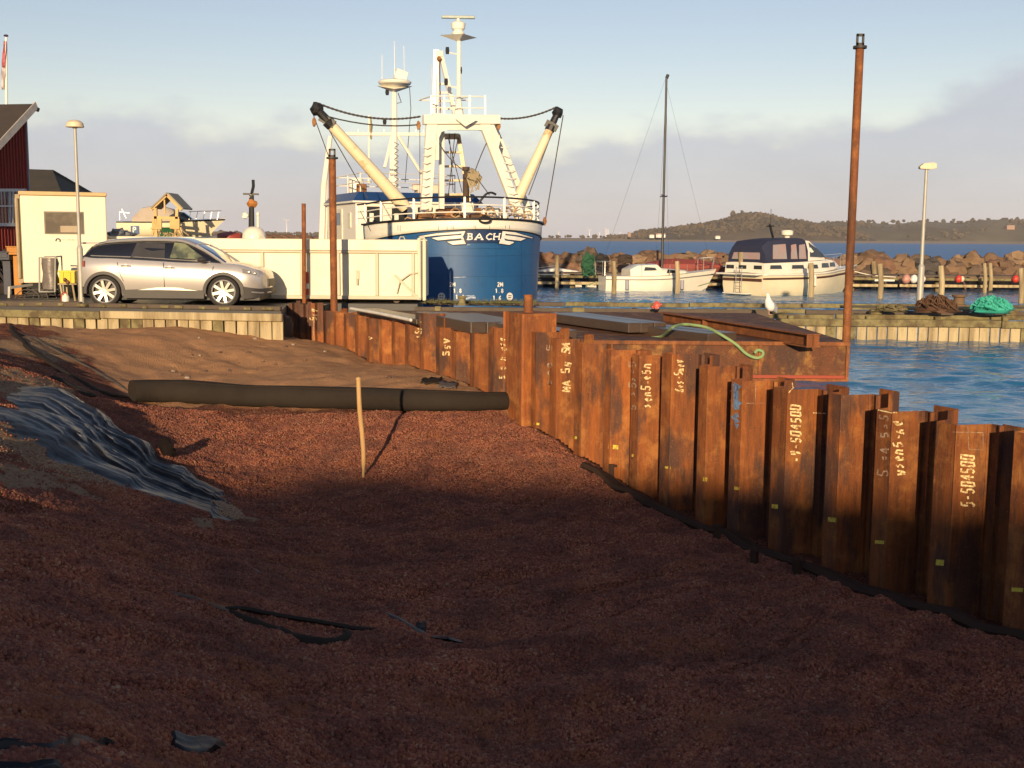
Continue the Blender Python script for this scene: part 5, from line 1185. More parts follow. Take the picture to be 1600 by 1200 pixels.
dr = sd(-tw2, 8.3, 9.3, 1.0, 2.55, mat('door_cream', (.74, .70, .58), .5), 'door'); f_ = sd(-tw2-.03, 8.5, 9.1, 2.0, 2.42, glassd, 'window', dr, .015); sd(-tw2, 7.1, 7.5, 1.9, 2.4, mat('door_cream', (.7, .6, .5), .5), 'hatch'); sd(-tw2, 9.7, 10.2, 1.9, 2.45, swhite, 'panel')
e = .12; mb = MB()
mb.add([sw(s, t_, z) for z, q in ((zr, e), (zr+.06, e), (zr+.34, -.16)) for s, t_ in ((s0-q, -tw2-q), (s0-q, tw2+q), (s1+q, tw2+q), (s1+q, -tw2-q))], [(0, 1, 2, 3), (0, 1, 5, 4), (1, 2, 6, 5), (2, 3, 7, 6), (3, 0, 4, 7)]); obj('eaves', mb, swhite, wh, smooth=0)
mb = MB(); mb.add([sw(s, t_, z) for z, q in ((zr+.062, e-.01), (zr+.36, -.14)) for s, t_ in ((s0-q, -tw2-q), (s0-q, tw2+q), (s1+q, tw2+q), (s1+q, -tw2-q))], [(0, 1, 5, 4), (1, 2, 6, 5), (2, 3, 7, 6), (3, 0, 4, 7), (4, 5, 6, 7)]); obj('roof', mb, mat('roof_blue', (.012, .05, .17), .4), wh, smooth=0)
mb = MB(); zt_ = zr+.36
for s, t_ in ((s0+.3, -1.9), (s0+.3, -.9), (s0+.3, .2), (s0+.3, 1.4), (s1-.3, -1.9), (s1-.3, 0), (s1-.3, 1.4), (8.5, -1.9)): mb.tube([sw(s, t_, zt_), sw(s, t_, zt_+.62)], .022, 6)
for h in (.62, .33): mb.tube([sw(s1-.3, -1.9, zt_+h), sw(s0+.3, -1.9, zt_+h), sw(s0+.3, 1.4, zt_+h), sw(s1-.3, 1.4, zt_+h), sw(s1-.3, -1.9, zt_+h)], .02, 6)
obj('roof_railing', mb, swhite, wh)
mb = MB(); mb.lathe([(.25, 0), (.27, .15), (.27, .45), (.22, .55), (.001, .56)], sw(9.3, -1.4, zt_), 14); obj('satellite_dome', mb, swhite, wh)
mb = MB(); mb.box(sw(8.2, -1.5, zt_+.16), (.3, .3, .32), rz=YAW); obj('vent', mb, rustd, wh, bevel=.02)
mb = MB(); mb.tube([sw(7.1, .1, zt_+.1), sw(7.1, .1, zt_+.32)], .13, 10); mb.box(sw(7.2, .6, zt_+.15), (.9, .5, .3), rz=YAW); obj('searchlight', mb, mat('life_raft', (.7, .62, .5), .5, c2=(.6, .2, .12), scale=2), wh, bevel=.03)
# rear mast on the wheelhouse
R_ = 8.4
mb = MB(); mb.tube([SP(616, 300, R_), SP(616, 137, R_)], [.13, .09], 10); obj('rear_mast', mb, swhite, ship)
mb = MB(); mb.add([SP(588, 134, R_), SP(616, 139, R_-.4), SP(645, 135, R_), SP(616, 132, R_+.5), SP(616, 145, R_)], [(0, 1, 2, 3), (0, 4, 1), (1, 4, 2), (2, 4, 3), (3, 4, 0)]); obj('mast_platform', mb, swhite, ship, smooth=0)
mb = MB(); mb.lathe([(.1, -.25), (.55, -.08), (.58, 0), (.5, .05), (.05, .06)], SP(617, 128, R_), 16); mb.box(SP(626, 118, R_), (.42, .3, .34), rz=YAW, ry=.3); obj('antenna', mb, swhite, ship, bevel=.02)
mb = MB(); mb.tube([SP(597, 131, R_), SP(597, 86, R_)], .012, 5); mb.tube([SP(617, 125, R_), SP(616, 64, R_)], [.022, .01], 5); mb.tube([SP(632, 120, R_), SP(631, 72, R_)], .012, 5); mb.tube([SP(675, 150, G), SP(674, 100, G)], .01, 4); obj('whip_aerial', mb, mat('aerial', (.7, .72, .72), .5), ship)
mb = MB(); mb.beam(SP(518, 209, R_), SP(676, 210, R_), .11, .11); 
for x in (533, 560, 577, 600, 650, 662): mb.tube([SP(x, 213, R_), SP(x, 202, R_)], .02, 5)
obj('crossbar', mb, swhite, ship)
mb = MB(); mb.tube([SP(613, 212, R_), SP(601, 262, R_)], .06, 6); mb.tube([SP(622, 212, R_), SP(663, 278, R_)], .06, 6); mb.tube([SP(577, 180, R_), SP(576, 290, R_)], .035, 6); mb.tube([SP(611, 215, R_), SP(611, 290, R_)], .05, 6); obj('mast_stay', mb, swhite, ship)
mb = MB(); mb.tube([SP(640, 137, R_), SP(642, 170, R_), SP(633, 285, R_)], .012, 4); mb.tube([SP(622, 145, R_), SP(627, 160, R_), SP(617, 162, R_)], .015, 4)
for k in range(8): mb.tube([SP(616, 222+k*9, R_-.12), SP(623, 226+k*9, R_-.2), SP(617, 230+k*9, R_-.12)], .012, 4)
obj('mast_cable', mb, wire, ship)
mb = MB()
for x, y in ((605, 144), (601, 190)): mb.lathe([(.05, -.1), (.07, 0), (.05, .1)], SP(x, y, R_), 8)
obj('nav_light', mb, blackp, ship)
mb = MB(); mb.blob(SP(579, 200, R_), (.07, .07, .35), 5, .3, 2, 8, 7); obj('furled_flag', mb, net, ship)
# stern gallows, left
mb = MB(); mb.tube([SP(503, 380, 10.9), SP(506, 290, 10.9), SP(516, 213, 10.9)], [.13, .11, .09], 8); mb.tube([SP(509, 380, 10.9), SP(510, 280, 10.9)], .06, 6); obj('stern_gallows', mb, swhite, ship)
# foredeck machinery
mb = MB()
for (t_, s, w_, h) in ((-1.2, 1.8, .5, .5), (-.4, 2.2, .7, .65), (.3, 1.6, .5, .5), (.9, 2.4, .6, .7)):
    c = sw(s, t_, 1.45+h/2+.35); mb.box(c, (w_, .4, h), rz=YAW+t_*.1); mb.tube([c-ST*w_*.8, c+ST*w_*.8], .17, 12); mb.tube([c-ST*w_*.55-Vector((0, .2, 0)), c+ST*w_*.3-Vector((0, .25, -.1))], .22, 12)
obj('winch', mb, rustd, ship, bevel=.02)
mb = MB()
for i in range(30):
    c = sw(rb.uniform(.8, 3.), rb.uniform(-1.6, 1.7), rb.uniform(2.0, 2.5)); a = rb.uniform(0, 6); mb.tube([c+Vector((cos(a+k)*.14, .02*k, sin(a+k)*.14)) for k in range(7)], .025, 5)
for i in range(8):
    c = sw(rb.uniform(.8, 3.), rb.uniform(-1.9, 1.7), 1.5); mb.beam(c, c+Vector((rb.uniform(-.3, .3), 0, rb.uniform(.6, 1.))), .07, .07)
obj('deck_gear', mb, mat('deck_gear', (.5, .36, .2), .7, c2=(.14, .07, .04), scale=3, amount=1., lo=.4, hi=.6), ship)
mb = MB()
for x in (1.3, 1.5): mb.box(sw(1.9, x-.2, 2.25), (.12, .12, .5), rz=YAW)
mb.box(sw(1.6, .7, 2.35), (.5, .2, .3), rz=YAW); obj('bitts', mb, swhite, ship, bevel=.02)
# ============================================================ THINGS ON THE QUAY
def stations(rows, n=4):
    pts = []; m_ = len(rows)
    for i in range(m_-1):
        p0, p1, p2, p3 = rows[max(0, i-1)], rows[i], rows[i+1], rows[min(m_-1, i+2)]
        for k in range(n):
            t = k/n; pts.append([.5*((2*b_)+(c-a)*t+(2*a-5*b_+4*c-d)*t*t+(3*b_-a-3*c+d)*t**3) for a, b_, c, d in zip(p0, p1, p2, p3)])
    pts.append(list(rows[-1])); return pts
silver = mat('car_silver', (.50, .475, .46), .27, metal=.45, c2=(.44, .42, .41), scale=.8, amount=.3, coat=.6)
clad = mat('car_cladding', (.045, .04, .04), .55)
cglass = mat('car_glass', (.012, .012, .016), .06, coat=.8)
alloy = mat('alloy', (.72, .68, .60), .28, metal=.7)
tyre = mat('tyre', (.022, .02, .02), .8)
car = thing('parked_car', (-7.72, 26.9, .0), 'silver car with black lower cladding parked side on upon the quay', 'car', rz=radians(1.5))
rows = [(-2.20, .66, .42, 1.02), (-2.14, .80, .34, 1.12), (-2.0, .87, .25, 1.18), (-1.5, .91, .2, 1.195), (-.8, .92, .2, 1.165), (0, .92, .2, 1.12), (.8, .92, .2, 1.075), (1.15, .915, .2, 1.045), (1.5, .895, .2, 1.01), (1.80, .85, .21, .93), (1.98, .76, .24, .87), (2.09, .60, .29, .79), (2.15, .36, .36, .68)]
mb = MB(); rings = []
for x, w, zb, zt in stations(rows, 4):
    hf = [(.001, zb), (.80*w, zb), (.95*w, zb+.07), (.985*w, zb+.22), (w, zb+(zt-zb)*.52), (.992*w, zb+(zt-zb)*.72), (.955*w, zt-.07), (.90*w, zt-.015), (.72*w, zt+.012), (.001, zt+.03)]
    rings.append([(x, -a, z) for a, z in hf]+[(x, a, z) for a, z in reversed(hf)])
mb.loft(rings, True, True)
body = obj('body', mb, silver, car, world=False, smooth=50)
cut = MB()
for x in (-1.53, 1.20):
    for sg in (-1, 1): cut.lathe([(.405, .50*sg), (.405, 1.2*sg)], (x, 0, .36), 36, 'y')
cuto = obj('cutter', cut, clad, None, world=False)
bo = body.modifiers.new('b', 'BOOLEAN'); bo.object = cuto; bo.operation = 'DIFFERENCE'; bo.solver = 'EXACT'
cuto.matrix_world = Matrix.Translation((-7.72, 26.9, 0)) @ Matrix.Rotation(radians(1.5), 4, 'Z')
bpy.context.view_layer.update(); dg = bpy.context.evaluated_depsgraph_get(); me2 = bpy.data.meshes.new_from_object(body.evaluated_get(dg)); body.modifiers.clear(); body.data = me2
me2.set_sharp_from_angle(angle=radians(35))
bpy.data.objects.remove(cuto); car.scale = (.975, .975, .95)
# greenhouse
gr_rows = [(-2.10, .74, 1.12, .62, 1.18), (-1.98, .79, 1.16, .62, 1.34), (-1.84, .83, 1.18, .62, 1.46), (-1.55, .86, 1.17, .63, 1.56), (-.8, .87, 1.15, .65, 1.61), (-.1, .87, 1.11, .65, 1.615), (.25, .87, 1.09, .645, 1.585), (.55, .86, 1.07, .66, 1.47), (.9, .84, 1.05, .70, 1.28), (1.22, .78, 1.02, .74, 1.05)]
def gring(x, wb_, zb, wr, zr, o=0.):
    hf = [(wb_, zb-.06), (wb_*.985, zb+.02), (wb_+(wr-wb_)*.5+.012, zb+(zr-zb)*.5), (wr+.012, zr-.07), (wr-.05, zr-.02), (wr*.6, zr), (.001, zr+.012)]
    return hf
mb = MB(); rings = []
for q in stations(gr_rows, 3):
    hf = gring(*q); rings.append([(q[0], -a, z) for a, z in hf]+[(q[0], a, z) for a, z in reversed(hf)])
mb.loft(rings, False, False); gh = obj('glass_house', mb, cglass, car, world=False, smooth=45)
mb = MB(); rings = []
for q in stations(gr_rows[3:8], 3):
    hf = gring(*q)[3:]; rings.append([(q[0], -a*1.012, z+.012) for a, z in hf]+[(q[0], a*1.012, z+.012) for a, z in reversed(hf)])
mb.loft(rings, False, False); obj('roof', mb, silver, car, world=False, smooth=45, thick=.015)
mb = MB()   # pillar lines and rails in chrome and silver
for sg in (-1, 1):
    mb.tube([(x, sg*(wb_*.99+.005), zb+.02) for x, wb_, zb, wr, zr in stations(gr_rows[2:9], 2)], .011, 5)
    mb.tube([(x, sg*(wr+.025), zr-.055) for x, wb_, zb, wr, zr in stations(gr_rows[2:10], 2)], .016, 5)
obj('window_trim', mb, alloy, car, world=False)
mb = MB(); mb.tube([(.55, -.665, 1.455), (.9, -.715, 1.24), (1.25, -.79, 1.0)], .035, 6); mb.tube([(.55, .665, 1.455), (.9, .715, 1.24), (1.25, .79, 1.0)], .035, 6); obj('windscreen_pillar', mb, silver, car, world=False)
sideg = mat('side_window', (.20, .22, .13), .12, c2=(.05, .06, .05), scale=3.2, amount=.95, lo=.42, hi=.58, coat=.6)
for x0, x1, x2, x3, m_ in ((-.02, .82, .30, .06, sideg), (-.92, -.14, -.16, -.80, mat('rear_window', (.055, .052, .05), .1, coat=.6))):
    for sg in (-1, 1):
        mb = MB(); mb.wquad((x0, sg*.872, 1.155), (x1, sg*.862, 1.12), (x2, sg*.705, 1.49), (x3, sg*.70, 1.52), .012); obj('window', mb, m_, gh, world=False)
mb = MB(); mb.bb((-2.14, -.57, 1.47), (-1.66, .57, 1.51)); obj('spoiler', mb, silver, car, world=False, bevel=.012)
for x in (-1.53, 1.20):
    for sg in (-1, 1):
        w = bpy.data.objects.new('wheel', None); COL.objects.link(w); w.parent = car; w.location = (x, sg*.80, .365); w.scale = (1.06, 1, 1.08)
        mb = MB(); mb.lathe([(.24, -.10), (.30, -.115), (.335, -.10), (.35, -.06), (.35, .06), (.335, .10), (.30, .115), (.24, .10)], (0, 0, 0), 40, 'y', cap=False); obj('tyre', mb, tyre, w, world=False)
        mb = MB(); mb.lathe([(.245, -.09*sg*-1), (.245, .09*sg*-1)], (0, 0, 0), 32, 'y', cap=False); mb.lathe([(.225, .02*sg), (.001, .03*sg)], (0, 0, 0), 32, 'y'); obj('drum', mb, clad, w, world=False)
        mb = MB(); y = .105*sg
        for k in range(8):
            a = k*pi/4+.2; mb.beam((cos(a)*.03, y-.012*sg, sin(a)*.03), (cos(a)*.235, y, sin(a)*.235), .058, .022, up=(0, 1, 0))
        ring = [(.25*cos(k*pi/20), y, .25*sin(k*pi/20)) for k in range(41)]; mb.tube(ring, .018, 6); mb.lathe([(.055, y), (.05, y+.015*sg), (.001, y+.015*sg)], (0, 0, 0), 16, 'y'); obj('rim', mb, alloy, w, world=False)
        mb = MB(); n = 18; R0, R1 = .402, .475; yy_ = .925*sg
        rg = []
        for k in range(n+1):
            a = -.12+k/n*(pi+.24); rg.append([(x+R0*cos(a), yy_-.05*sg, .36+R0*sin(a)), (x+R0*cos(a), yy_+.012*sg, .36+R0*sin(a)), (x+R1*cos(a), yy_+.005*sg, .36+R1*sin(a)), (x+R1*cos(a), yy_-.05*sg, .36+R1*sin(a))])
        mb.loft(rg, True, True); obj('arch_trim', mb, clad, car, world=False)
for sg in (-1, 1):
    mb = MB(); mb.bb((-1.07, .885*sg, .2), (.75, .935*sg, .40)); mb.prism([(-1.09, .2), (-1.09, .40), (-.7, .415), (.3, .44), (.76, .38), (.76, .2)], .93*sg, .94*sg); obj('sill', mb, clad, car, world=False, bevel=.01)
    mb = MB(); mb.prism([(-.75, .40), (-.3, .46), (.1, .46), (.62, .39), (.1, .40), (-.3, .405)], .938*sg, .952*sg); obj('door_strip', mb, alloy, car, world=False)
    for x, z in ((-1.02, .96), (-.02, .92)):
        mb = MB(); mb.tube([(x-.11, .925*sg, z), (x-.05, .955*sg, z+.01), (x+.05, .955*sg, z+.01), (x+.11, .925*sg, z)], .016, 6); mb.lathe([(.001, .90), (.045, .925), (.05, .93)], (x, 0, z), 12, 'y') if sg > 0 else mb.lathe([(.001, -.90), (.045, -.925), (.05, -.93)], (x, 0, z), 12, 'y'); obj('door_handle', mb, alloy, car, world=False)
    mb = MB(); mb.blob((.74, 1.0*sg, 1.12), (.11, .10, .07), 1, .05, 1, 10, 6); obj('wing_mirror', mb, clad, car, world=False)
    mb = MB(); mb.tube([(-.16, .915*sg, 1.05), (-.15, .925*sg, .6), (-.15, .925*sg, .42)], .005, 4); mb.tube([(-1.22, .905*sg, 1.05), (-1.15, .922*sg, .75), (-1.08, .92*sg, .6)], .005, 4); mb.tube([(.98, .905*sg, .97), (.93, .92*sg, .7), (.80, .925*sg, .5)], .005, 4); obj('door_gap', mb, blackp, car, world=False)
    hl = MB(); hl.wquad((1.66, .905*sg, .83), (2.0, .75*sg, .73), (1.99, .72*sg, .83), (1.64, .875*sg, .92), .03*sg); hd = obj('headlight', hl, mat('headlight', (.25, .25, .26), .1, coat=1), car, world=False)
    mb = MB(); mb.blob((1.78, .86*sg, .835), (.045, .02, .035), 1, 0, 1, 8, 5); mb.blob((1.90, .80*sg, .80), (.045, .02, .03), 1, 0, 1, 8, 5); obj('lens', mb, alloy, hd, world=False)
    mb = MB(); mb.wquad((-2.2, .74*sg, .92), (-1.98, .89*sg, .94), (-1.98, .875*sg, 1.08), (-2.17, .74*sg, 1.06), .02*sg); obj('tail_light', mb, mat('tail_red', (.25, .02, .02), .2, coat=.8), car, world=False)
mb = MB(); rings = []
for x, w, zb, zt in [(1.62, .90, .2, .50), (1.84, .85, .21, .46), (2.0, .76, .24, .44), (2.12, .58, .28, .44), (2.18, .34, .30, .44)]:
    rings.append([(x, -w-.012, zb), (x, -w-.012, zt), (x, w+.012, zt), (x, w+.012, zb)])
mb.loft(rings, True, True); obj('front_bumper', mb, clad, car, world=False)
mb = MB(); mb.bb((2.09, -.4, .48), (2.165, .4, .66)); obj('grille', mb, blackp, car, world=False, bevel=.01)
mb = MB(); mb.tube([(1.84, -.865, .36), (2.02, -.76, .34), (2.19, -.35, .34)], .02, 6); mb.tube([(1.84, .865, .36), (2.02, .76, .34), (2.19, .35, .34)], .02, 6); obj('bumper_trim', mb, alloy, car, world=False)
mb = MB(); rings = []
for x, w, zb, zt in [(-2.24, .6, .30, .55), (-2.18, .78, .26, .52), (-2.02, .88, .22, .46)]: rings.append([(x, -w-.01, zb), (x, -w-.01, zt), (x, w+.01, zt), (x, w+.01, zb)])
mb.loft(rings, True, True); obj('rear_bumper', mb, clad, car, world=False)
mb = MB(); mb.bb((-1.9, -.75, .16), (2.0, .75, .24)); obj('underside', mb, blackp, car, world=False)
# street lamps
galv = mat('galvanised', (.42, .41, .37), .5, metal=.2, c2=(.3, .29, .25), scale=6)
headc = mat('lamp_head', (.72, .60, .42), .5, c2=(.5, .4, .28), scale=5)
def lamp(px, ytop, ybot, Y, wpx, label, style, ybase=None):
    b0, tp = PY(px, ybot, Y), PY(px, ytop, Y); tp.x = b0.x; t = thing('street_lamp', b0, label, 'street lamp', 'street lamps'); r = wpx*Y/3600; mb = MB()
    h = tp.z-b0.z; mb.tube([b0, b0+Vector((0, 0, h*.32))], r*1.7, 12); mb.tube([b0+Vector((0, 0, h*.32)), b0+Vector((0, 0, h*.34))], [r*1.7, r], 12); mb.tube([b0+Vector((0, 0, h*.34)), tp], [r, r*.8], 12); obj('pole', mb, galv, t)
    s = Y/1800; mb = MB()
    if style == 'dome': mb.lathe([(13.5*s, -1*s), (13.5*s, .8*s), (12*s, 6*s), (8*s, 9*s), (3*s, 10.2*s), (.01, 10.4*s)], tp, 20); mb.lathe([(2.5*s, -3*s), (7*s, 0)], tp, 12)
    else:
        e = -1 if style == 'left' else 1; L = 26*s if Y < 40 else 17*s; k = 1 if Y < 40 else .7
        q = [tp+Vector((x*L*1, 0, z*s*10*k)) for x, z in ((-.42, 0), (-.44, .35), (-.2, .85), (.35, 1.0), (.54, .85), (.56, .1), (.2, -.1))] if style == 'right' else [tp+Vector((x*L, 0, z*s*10*k)) for x, z in ((-.85, .1), (-.8, .55), (-.2, .7), (.12, .7), (.12, 0), (-.1, -.1))]
        n = len(q); w = Vector((0, 5*s, 0)); mb.add([v_-w for v_ in q]+[v_+w for v_ in q], [tuple(range(n)), tuple(range(2*n-1, n-1, -1))]+[(i, n+i, n+(i+1) % n, (i+1) % n) for i in range(n)])
    obj('lamp_head', mb, headc, t, bevel=.01)
lamp(128, 198, 476, 26.05, 5.5, 'tall street lamp with domed head at the rear of the silver car', 'dome')
lamp(105, 281, 400, 62, 3, 'distant street lamp whose head shows above the cream cabin', 'left')
lamp(1436, 264, 488, 26.9, 6, 'street lamp with flat angled head standing on the right pier', 'right')
# white tipping container
cw_ = mat('container_cream', (.78, .72, .55), .5, c2=(.62, .52, .34), scale=1.1, amount=.5, lo=.5, hi=.72)
cw2 = mat('container_rib', (.52, .47, .36), .5, c2=(.4, .33, .22), scale=2)
cy = 28.0; X = lambda px, Y=cy: (px-800)*Y/1800
ct = thing('container', (X(470), cy+1.2, 0), 'long white open steel container with ribbed side on the quay before the ship', 'container')
zt_, zb_ = 1.54, .10; mb = MB()
xl, xr = X(286), X(656); mb.bb((xl, cy, zb_), (xr, cy+.05, zt_)); mb.bb((xl, cy+2.3, zb_), (xr, cy+2.35, zt_)); mb.bb((xl, cy+.05, zb_), (xl+.05, cy+2.3, zt_)); mb.bb((xl+.05, cy+.05, zb_), (xr, cy+2.3, zb_+.06)); obj('wall', mb, cw_, ct, bevel=.01)
mb = MB(); mb.bb((xl-.02, cy-.05, zt_-.27), (xr, cy-.002, zt_)); obj('top_rail', mb, cw_, ct, bevel=.02)
mb = MB(); mb.bb((xl-.02, cy-.07, zt_-.33), (xr, cy-.002, zt_-.275)); mb.bb((xl, cy-.07, zb_), (xr, cy-.002, zb_+.09)); obj('side_rail', mb, cw2, ct, bevel=.012)
for px in (350, 411, 472, 529, 589, 645):
    mb = MB(); mb.bb((X(px)-.04, cy-.08, zb_+.09), (X(px)+.04, cy-.003, zt_-.33)); obj('rib', mb, cw2, ct, bevel=.01)
mb = MB(); mb.bb((xr-.05, cy+.02, zb_), (xr+.03, cy+2.33, zt_-.02)); dr = obj('tailgate', mb, cw_, ct, bevel=.015)
mb = MB(); mb.tube([(xr-.02, cy-.06, zb_), (xr-.02, cy-.06, zt_+.03), (xr+.06, cy+.05, zt_+.07), (xr+.09, cy+.1, zt_), (xr+.09, cy+.1, zb_-.02)], .045, 8); obj('end_frame', mb, cw_, ct)
mb = MB(); mb.beam((X(616), cy-.12, .95-.25), (X(655), cy-.12, .12), .05, .06); mb.tube([(X(620), cy-.1, .25), (X(625), cy-.14, .55), (X(640), cy-.12, .72), (X(655), cy-.08, .76)], .016, 5); obj('locking_bar', mb, cw2, ct)
mb = MB(); mb.bb((X(556), cy-.06, .58), (X(561), cy-.02, .80)); mb.tube([(X(558.5), cy-.08, .60), (X(558.5), cy-.08, .45)], .03, 6); obj('latch', mb, cw2, ct)
mb = MB(); mb.tube([(X(411)-.07, cy-.03, zt_+.0), (X(411)-.04, cy-.03, zt_+.07), (X(411)+.04, cy-.03, zt_+.07), (X(411)+.07, cy-.03, zt_)], .015, 5); mb.tube([(X(628)-.07, cy-.03, zt_), (X(628)-.04, cy-.03, zt_+.07), (X(628)+.04, cy-.03, zt_+.07), (X(628)+.07, cy-.03, zt_)], .015, 5); obj('hook', mb, cw2, ct)
mb = MB(); 
for x in (xl+.5, xr-.6): mb.lathe([(.09, cy+.2), (.09, cy+.5)], (x, 0, .05+.04), 12, 'y'); mb.lathe([(.09, cy+1.9), (.09, cy+2.2)], (x, 0, .09), 12, 'y')
mb.bb((xl+.2, cy+.6, .0), (xr-.3, cy+.75, .1)); mb.bb((xl+.2, cy+1.6, .0), (xr-.3, cy+1.75, .1)); obj('skid', mb, darkw, ct)
# second, lower cream box behind the car
mb = MB(); y2 = 30.6; xa, xb = (158-800)*y2/1800, (306-800)*y2/1800; bx2 = thing('storage_box', ((xa+xb)/2, y2+.8, 0), 'low cream storage box between the cabin and the long white container', 'storage box')
mb.bb((xa, y2, .05), (xb, y2+1.6, 1.50)); obj('body', mb, cw_, bx2, bevel=.02); mb = MB(); mb.bb((xa-.03, y2-.03, 1.50), (xb+.03, y2+1.63, 1.57)); obj('lid', mb, cw_, bx2, bevel=.015)
mb = MB(); mb.blob(((192-800)*y2/1800, y2+.5, 1.60), (.22, .25, .10), 3, .4, 2); mb.blob(((180-800)*y2/1800, y2+.4, 1.62), (.26, .3, .15), 5, .4, 2); obj('tarpaulin', mb, mat('grey_tarp', (.20, .21, .24), .5, bmp=.5, bscale=9), None, 'crumpled blue grey tarpaulin on the low cream box beside the cabin', 'tarpaulin', smooth=60)
mb = MB(); r_ = random.Random(2)
for k in range(9): a = ((245+k*5-800)*y2/1800, y2+.2, 1.57); mb.tube([a, (a[0]+r_.uniform(-.1, .1), a[1], 1.63+r_.uniform(0, .12)), (a[0]+r_.uniform(0, .3), a[1], 1.6)], .02, 5)
obj('branches', mb, mat('branch_tan', (.35, .25, .12), .8), None, 'small tangle of branches on the low cream box behind the car roof', 'branches')
# cabin
cy2 = 29.6; Xc = lambda px, Y=cy2: (px-800)*Y/1800; cb = thing('site_cabin', (Xc(104), cy2, 0), 'cream site cabin on wheels with dark window beside the red house', 'cabin')
mb = MB(); mb.bb((Xc(43), cy2, .38), (Xc(167), cy2+3., 2.58)); body = obj('wall', mb, mat('cabin_cream', (.80, .74, .57), .55, c2=(.60, .50, .34), scale=1.6, amount=.5, lo=.5, hi=.75, streak=3.), cb, bevel=.03)
mb = MB(); mb.bb((Xc(41), cy2-.05, 2.58), (Xc(168.5), cy2+3.05, 2.68)); obj('roof', mb, mat('cabin_roof', (.60, .42, .20), .6, c2=(.4, .3, .2)), cb, bevel=.02)
mb = MB(); mb.bb((Xc(36), cy2+.02, .38), (Xc(42.5), cy2+3, 2.60)); mb.tube([(Xc(38), cy2-.02, 2.5), (Xc(38), cy2-.02, .5)], .045, 8); obj('dark_side', mb, mat('cabin_side', (.38, .30, .18), .6, c2=(.2, .14, .08)), cb)  # left side of the cabin in a darker brown, with a tube at its corner
def zc(py): return 1.6+(366.6-py)*cy2/1800
mb = MB(); mb.bb((Xc(76), cy2-.03, zc(365.5)), (Xc(133), cy2-.002, zc(331))); wf = obj('window', mb, mat('window_frame_grey', (.22, .19, .15), .5), body)
mb = MB(); mb.bb((Xc(78), cy2-.045, zc(364)), (Xc(131.5), cy2-.032, zc(333))); obj('pane', mb, mat('cabin_glass', (.14, .12, .10), .08, c2=(.20, .17, .13), scale=1.5, amount=.9, lo=.45, hi=.55, coat=.6), wf)
mb = MB(); mb.bb((Xc(99), cy2-.06, zc(363)), (Xc(127), cy2-.047, zc(353))); obj('blind', mb, mat('blind_tan', (.42, .34, .24), .7), wf)
lg = mat('logo_ink', (.06, .07, .09), .6); place = lambda u, v_: PY(u, v_, cy2-.006)
mb = strokes_mb([[(88, 377), (89, 373.5), (92, 373), (94.5, 375), (94, 378)]], 2.2, place); obj('sign_mark', mb, lg, body, smooth=0)
mb = strokes_mb(text_polys('ses', 97, 375.4, 1.6, 2, .3, 0, .1, up=-1)+text_polys('nesvene', 105, 375.6, 1.6, 2, .3, 0, .1, up=-1), .45, place); obj('sign_text', mb, mat('ink_grey', (.25, .24, .22), .6), body, smooth=0)
mb = MB(); mb.beam((Xc(25), cy2-.3, .28), (Xc(60), cy2+.2, .34), .06, .06); mb.beam((Xc(22), cy2-.35, .02), (Xc(23), cy2-.3, .3), .05, .05); mb.beam((Xc(50), cy2+.2, .33), (Xc(150), cy2+.2, .33), .08, .1); obj('chassis', mb, galv, cb)
mb = MB()
for px in (70, 108, 116): mb.lathe([(.28, cy2+.1), (.28, cy2+.3)], (Xc(px), 0, .28), 20, 'y')
mb.bb((Xc(46), cy2+.4, .02), (Xc(165), cy2+2.6, .3)); obj('wheel', mb, tyre, cb)
cb.rotation_euler = (0, 0, radians(21))
# sack stand, yellow crate, bucket, odds and ends
ys = 28.0; Xs = lambda px: (px-800)*ys/1800; zs = lambda py: 1.6+(366.6-py)*ys/1800
st = thing('refuse_sack_stand', (Xs(76), ys, 0), 'grey plastic refuse sack hung in a tubular stand against the cabin', 'sack stand')
mb = MB(); mb.tube([(Xs(62), ys, zs(455)), (Xs(64), ys, zs(402)), (Xs(89), ys, zs(401)), (Xs(86), ys, zs(455)), (Xs(62), ys, zs(455))], .022, 6); mb.tube([(Xs(91), ys+.35, 0), (Xs(91), ys+.3, zs(400)), (Xs(64), ys+.3, zs(401))], .02, 6); mb.tube([(Xs(89), ys, zs(401)), (Xs(91), ys+.3, zs(400))], .02, 6); obj('frame', mb, galv, st)
mb = MB(); rings = []
for k in range(7):
    z = zs(403+k*8); w = .19+.02*sin(k*1.7); rings.append([(Xs(76.5)+cos(a*pi/6)*w*(1+.08*sin(a*3+k)), ys+.14+sin(a*pi/6)*.13*(1+.1*cos(a*2+k)), z) for a in range(12)])
mb.loft(rings, True, True); obj('sack', mb, mat('sack_grey', (.14, .12, .11), .3, c2=(.25, .22, .19), scale=3, amount=.8, bmp=.6, bscale=8), st, smooth=60)
mb = MB(); mb.bb((Xs(91), ys-.0, .40), (Xs(120), ys+.5, .43))
for px in (94, 113): mb.beam((Xs(px), ys+.05, .4), (Xs(px+2), ys+.1, 0), .04, .04)
mb.beam((Xs(94), ys+.45, .4), (Xs(94), ys+.45, 0), .04, .04); mb.beam((Xs(113), ys+.45, .4), (Xs(113), ys+.45, 0), .04, .04); obj('trestle', mb, pale, None, 'small pale trestle under the yellow crate beside the cabin', 'trestle')
cr = thing('crate', (Xs(105), ys+.25, .43), 'bright yellow plastic crate on a trestle at the rear of the car', 'crate'); ylw = mat('crate_yellow', (.75, .52, .01), .4)
mb = MB(); a0, a1 = Xs(93), Xs(117)
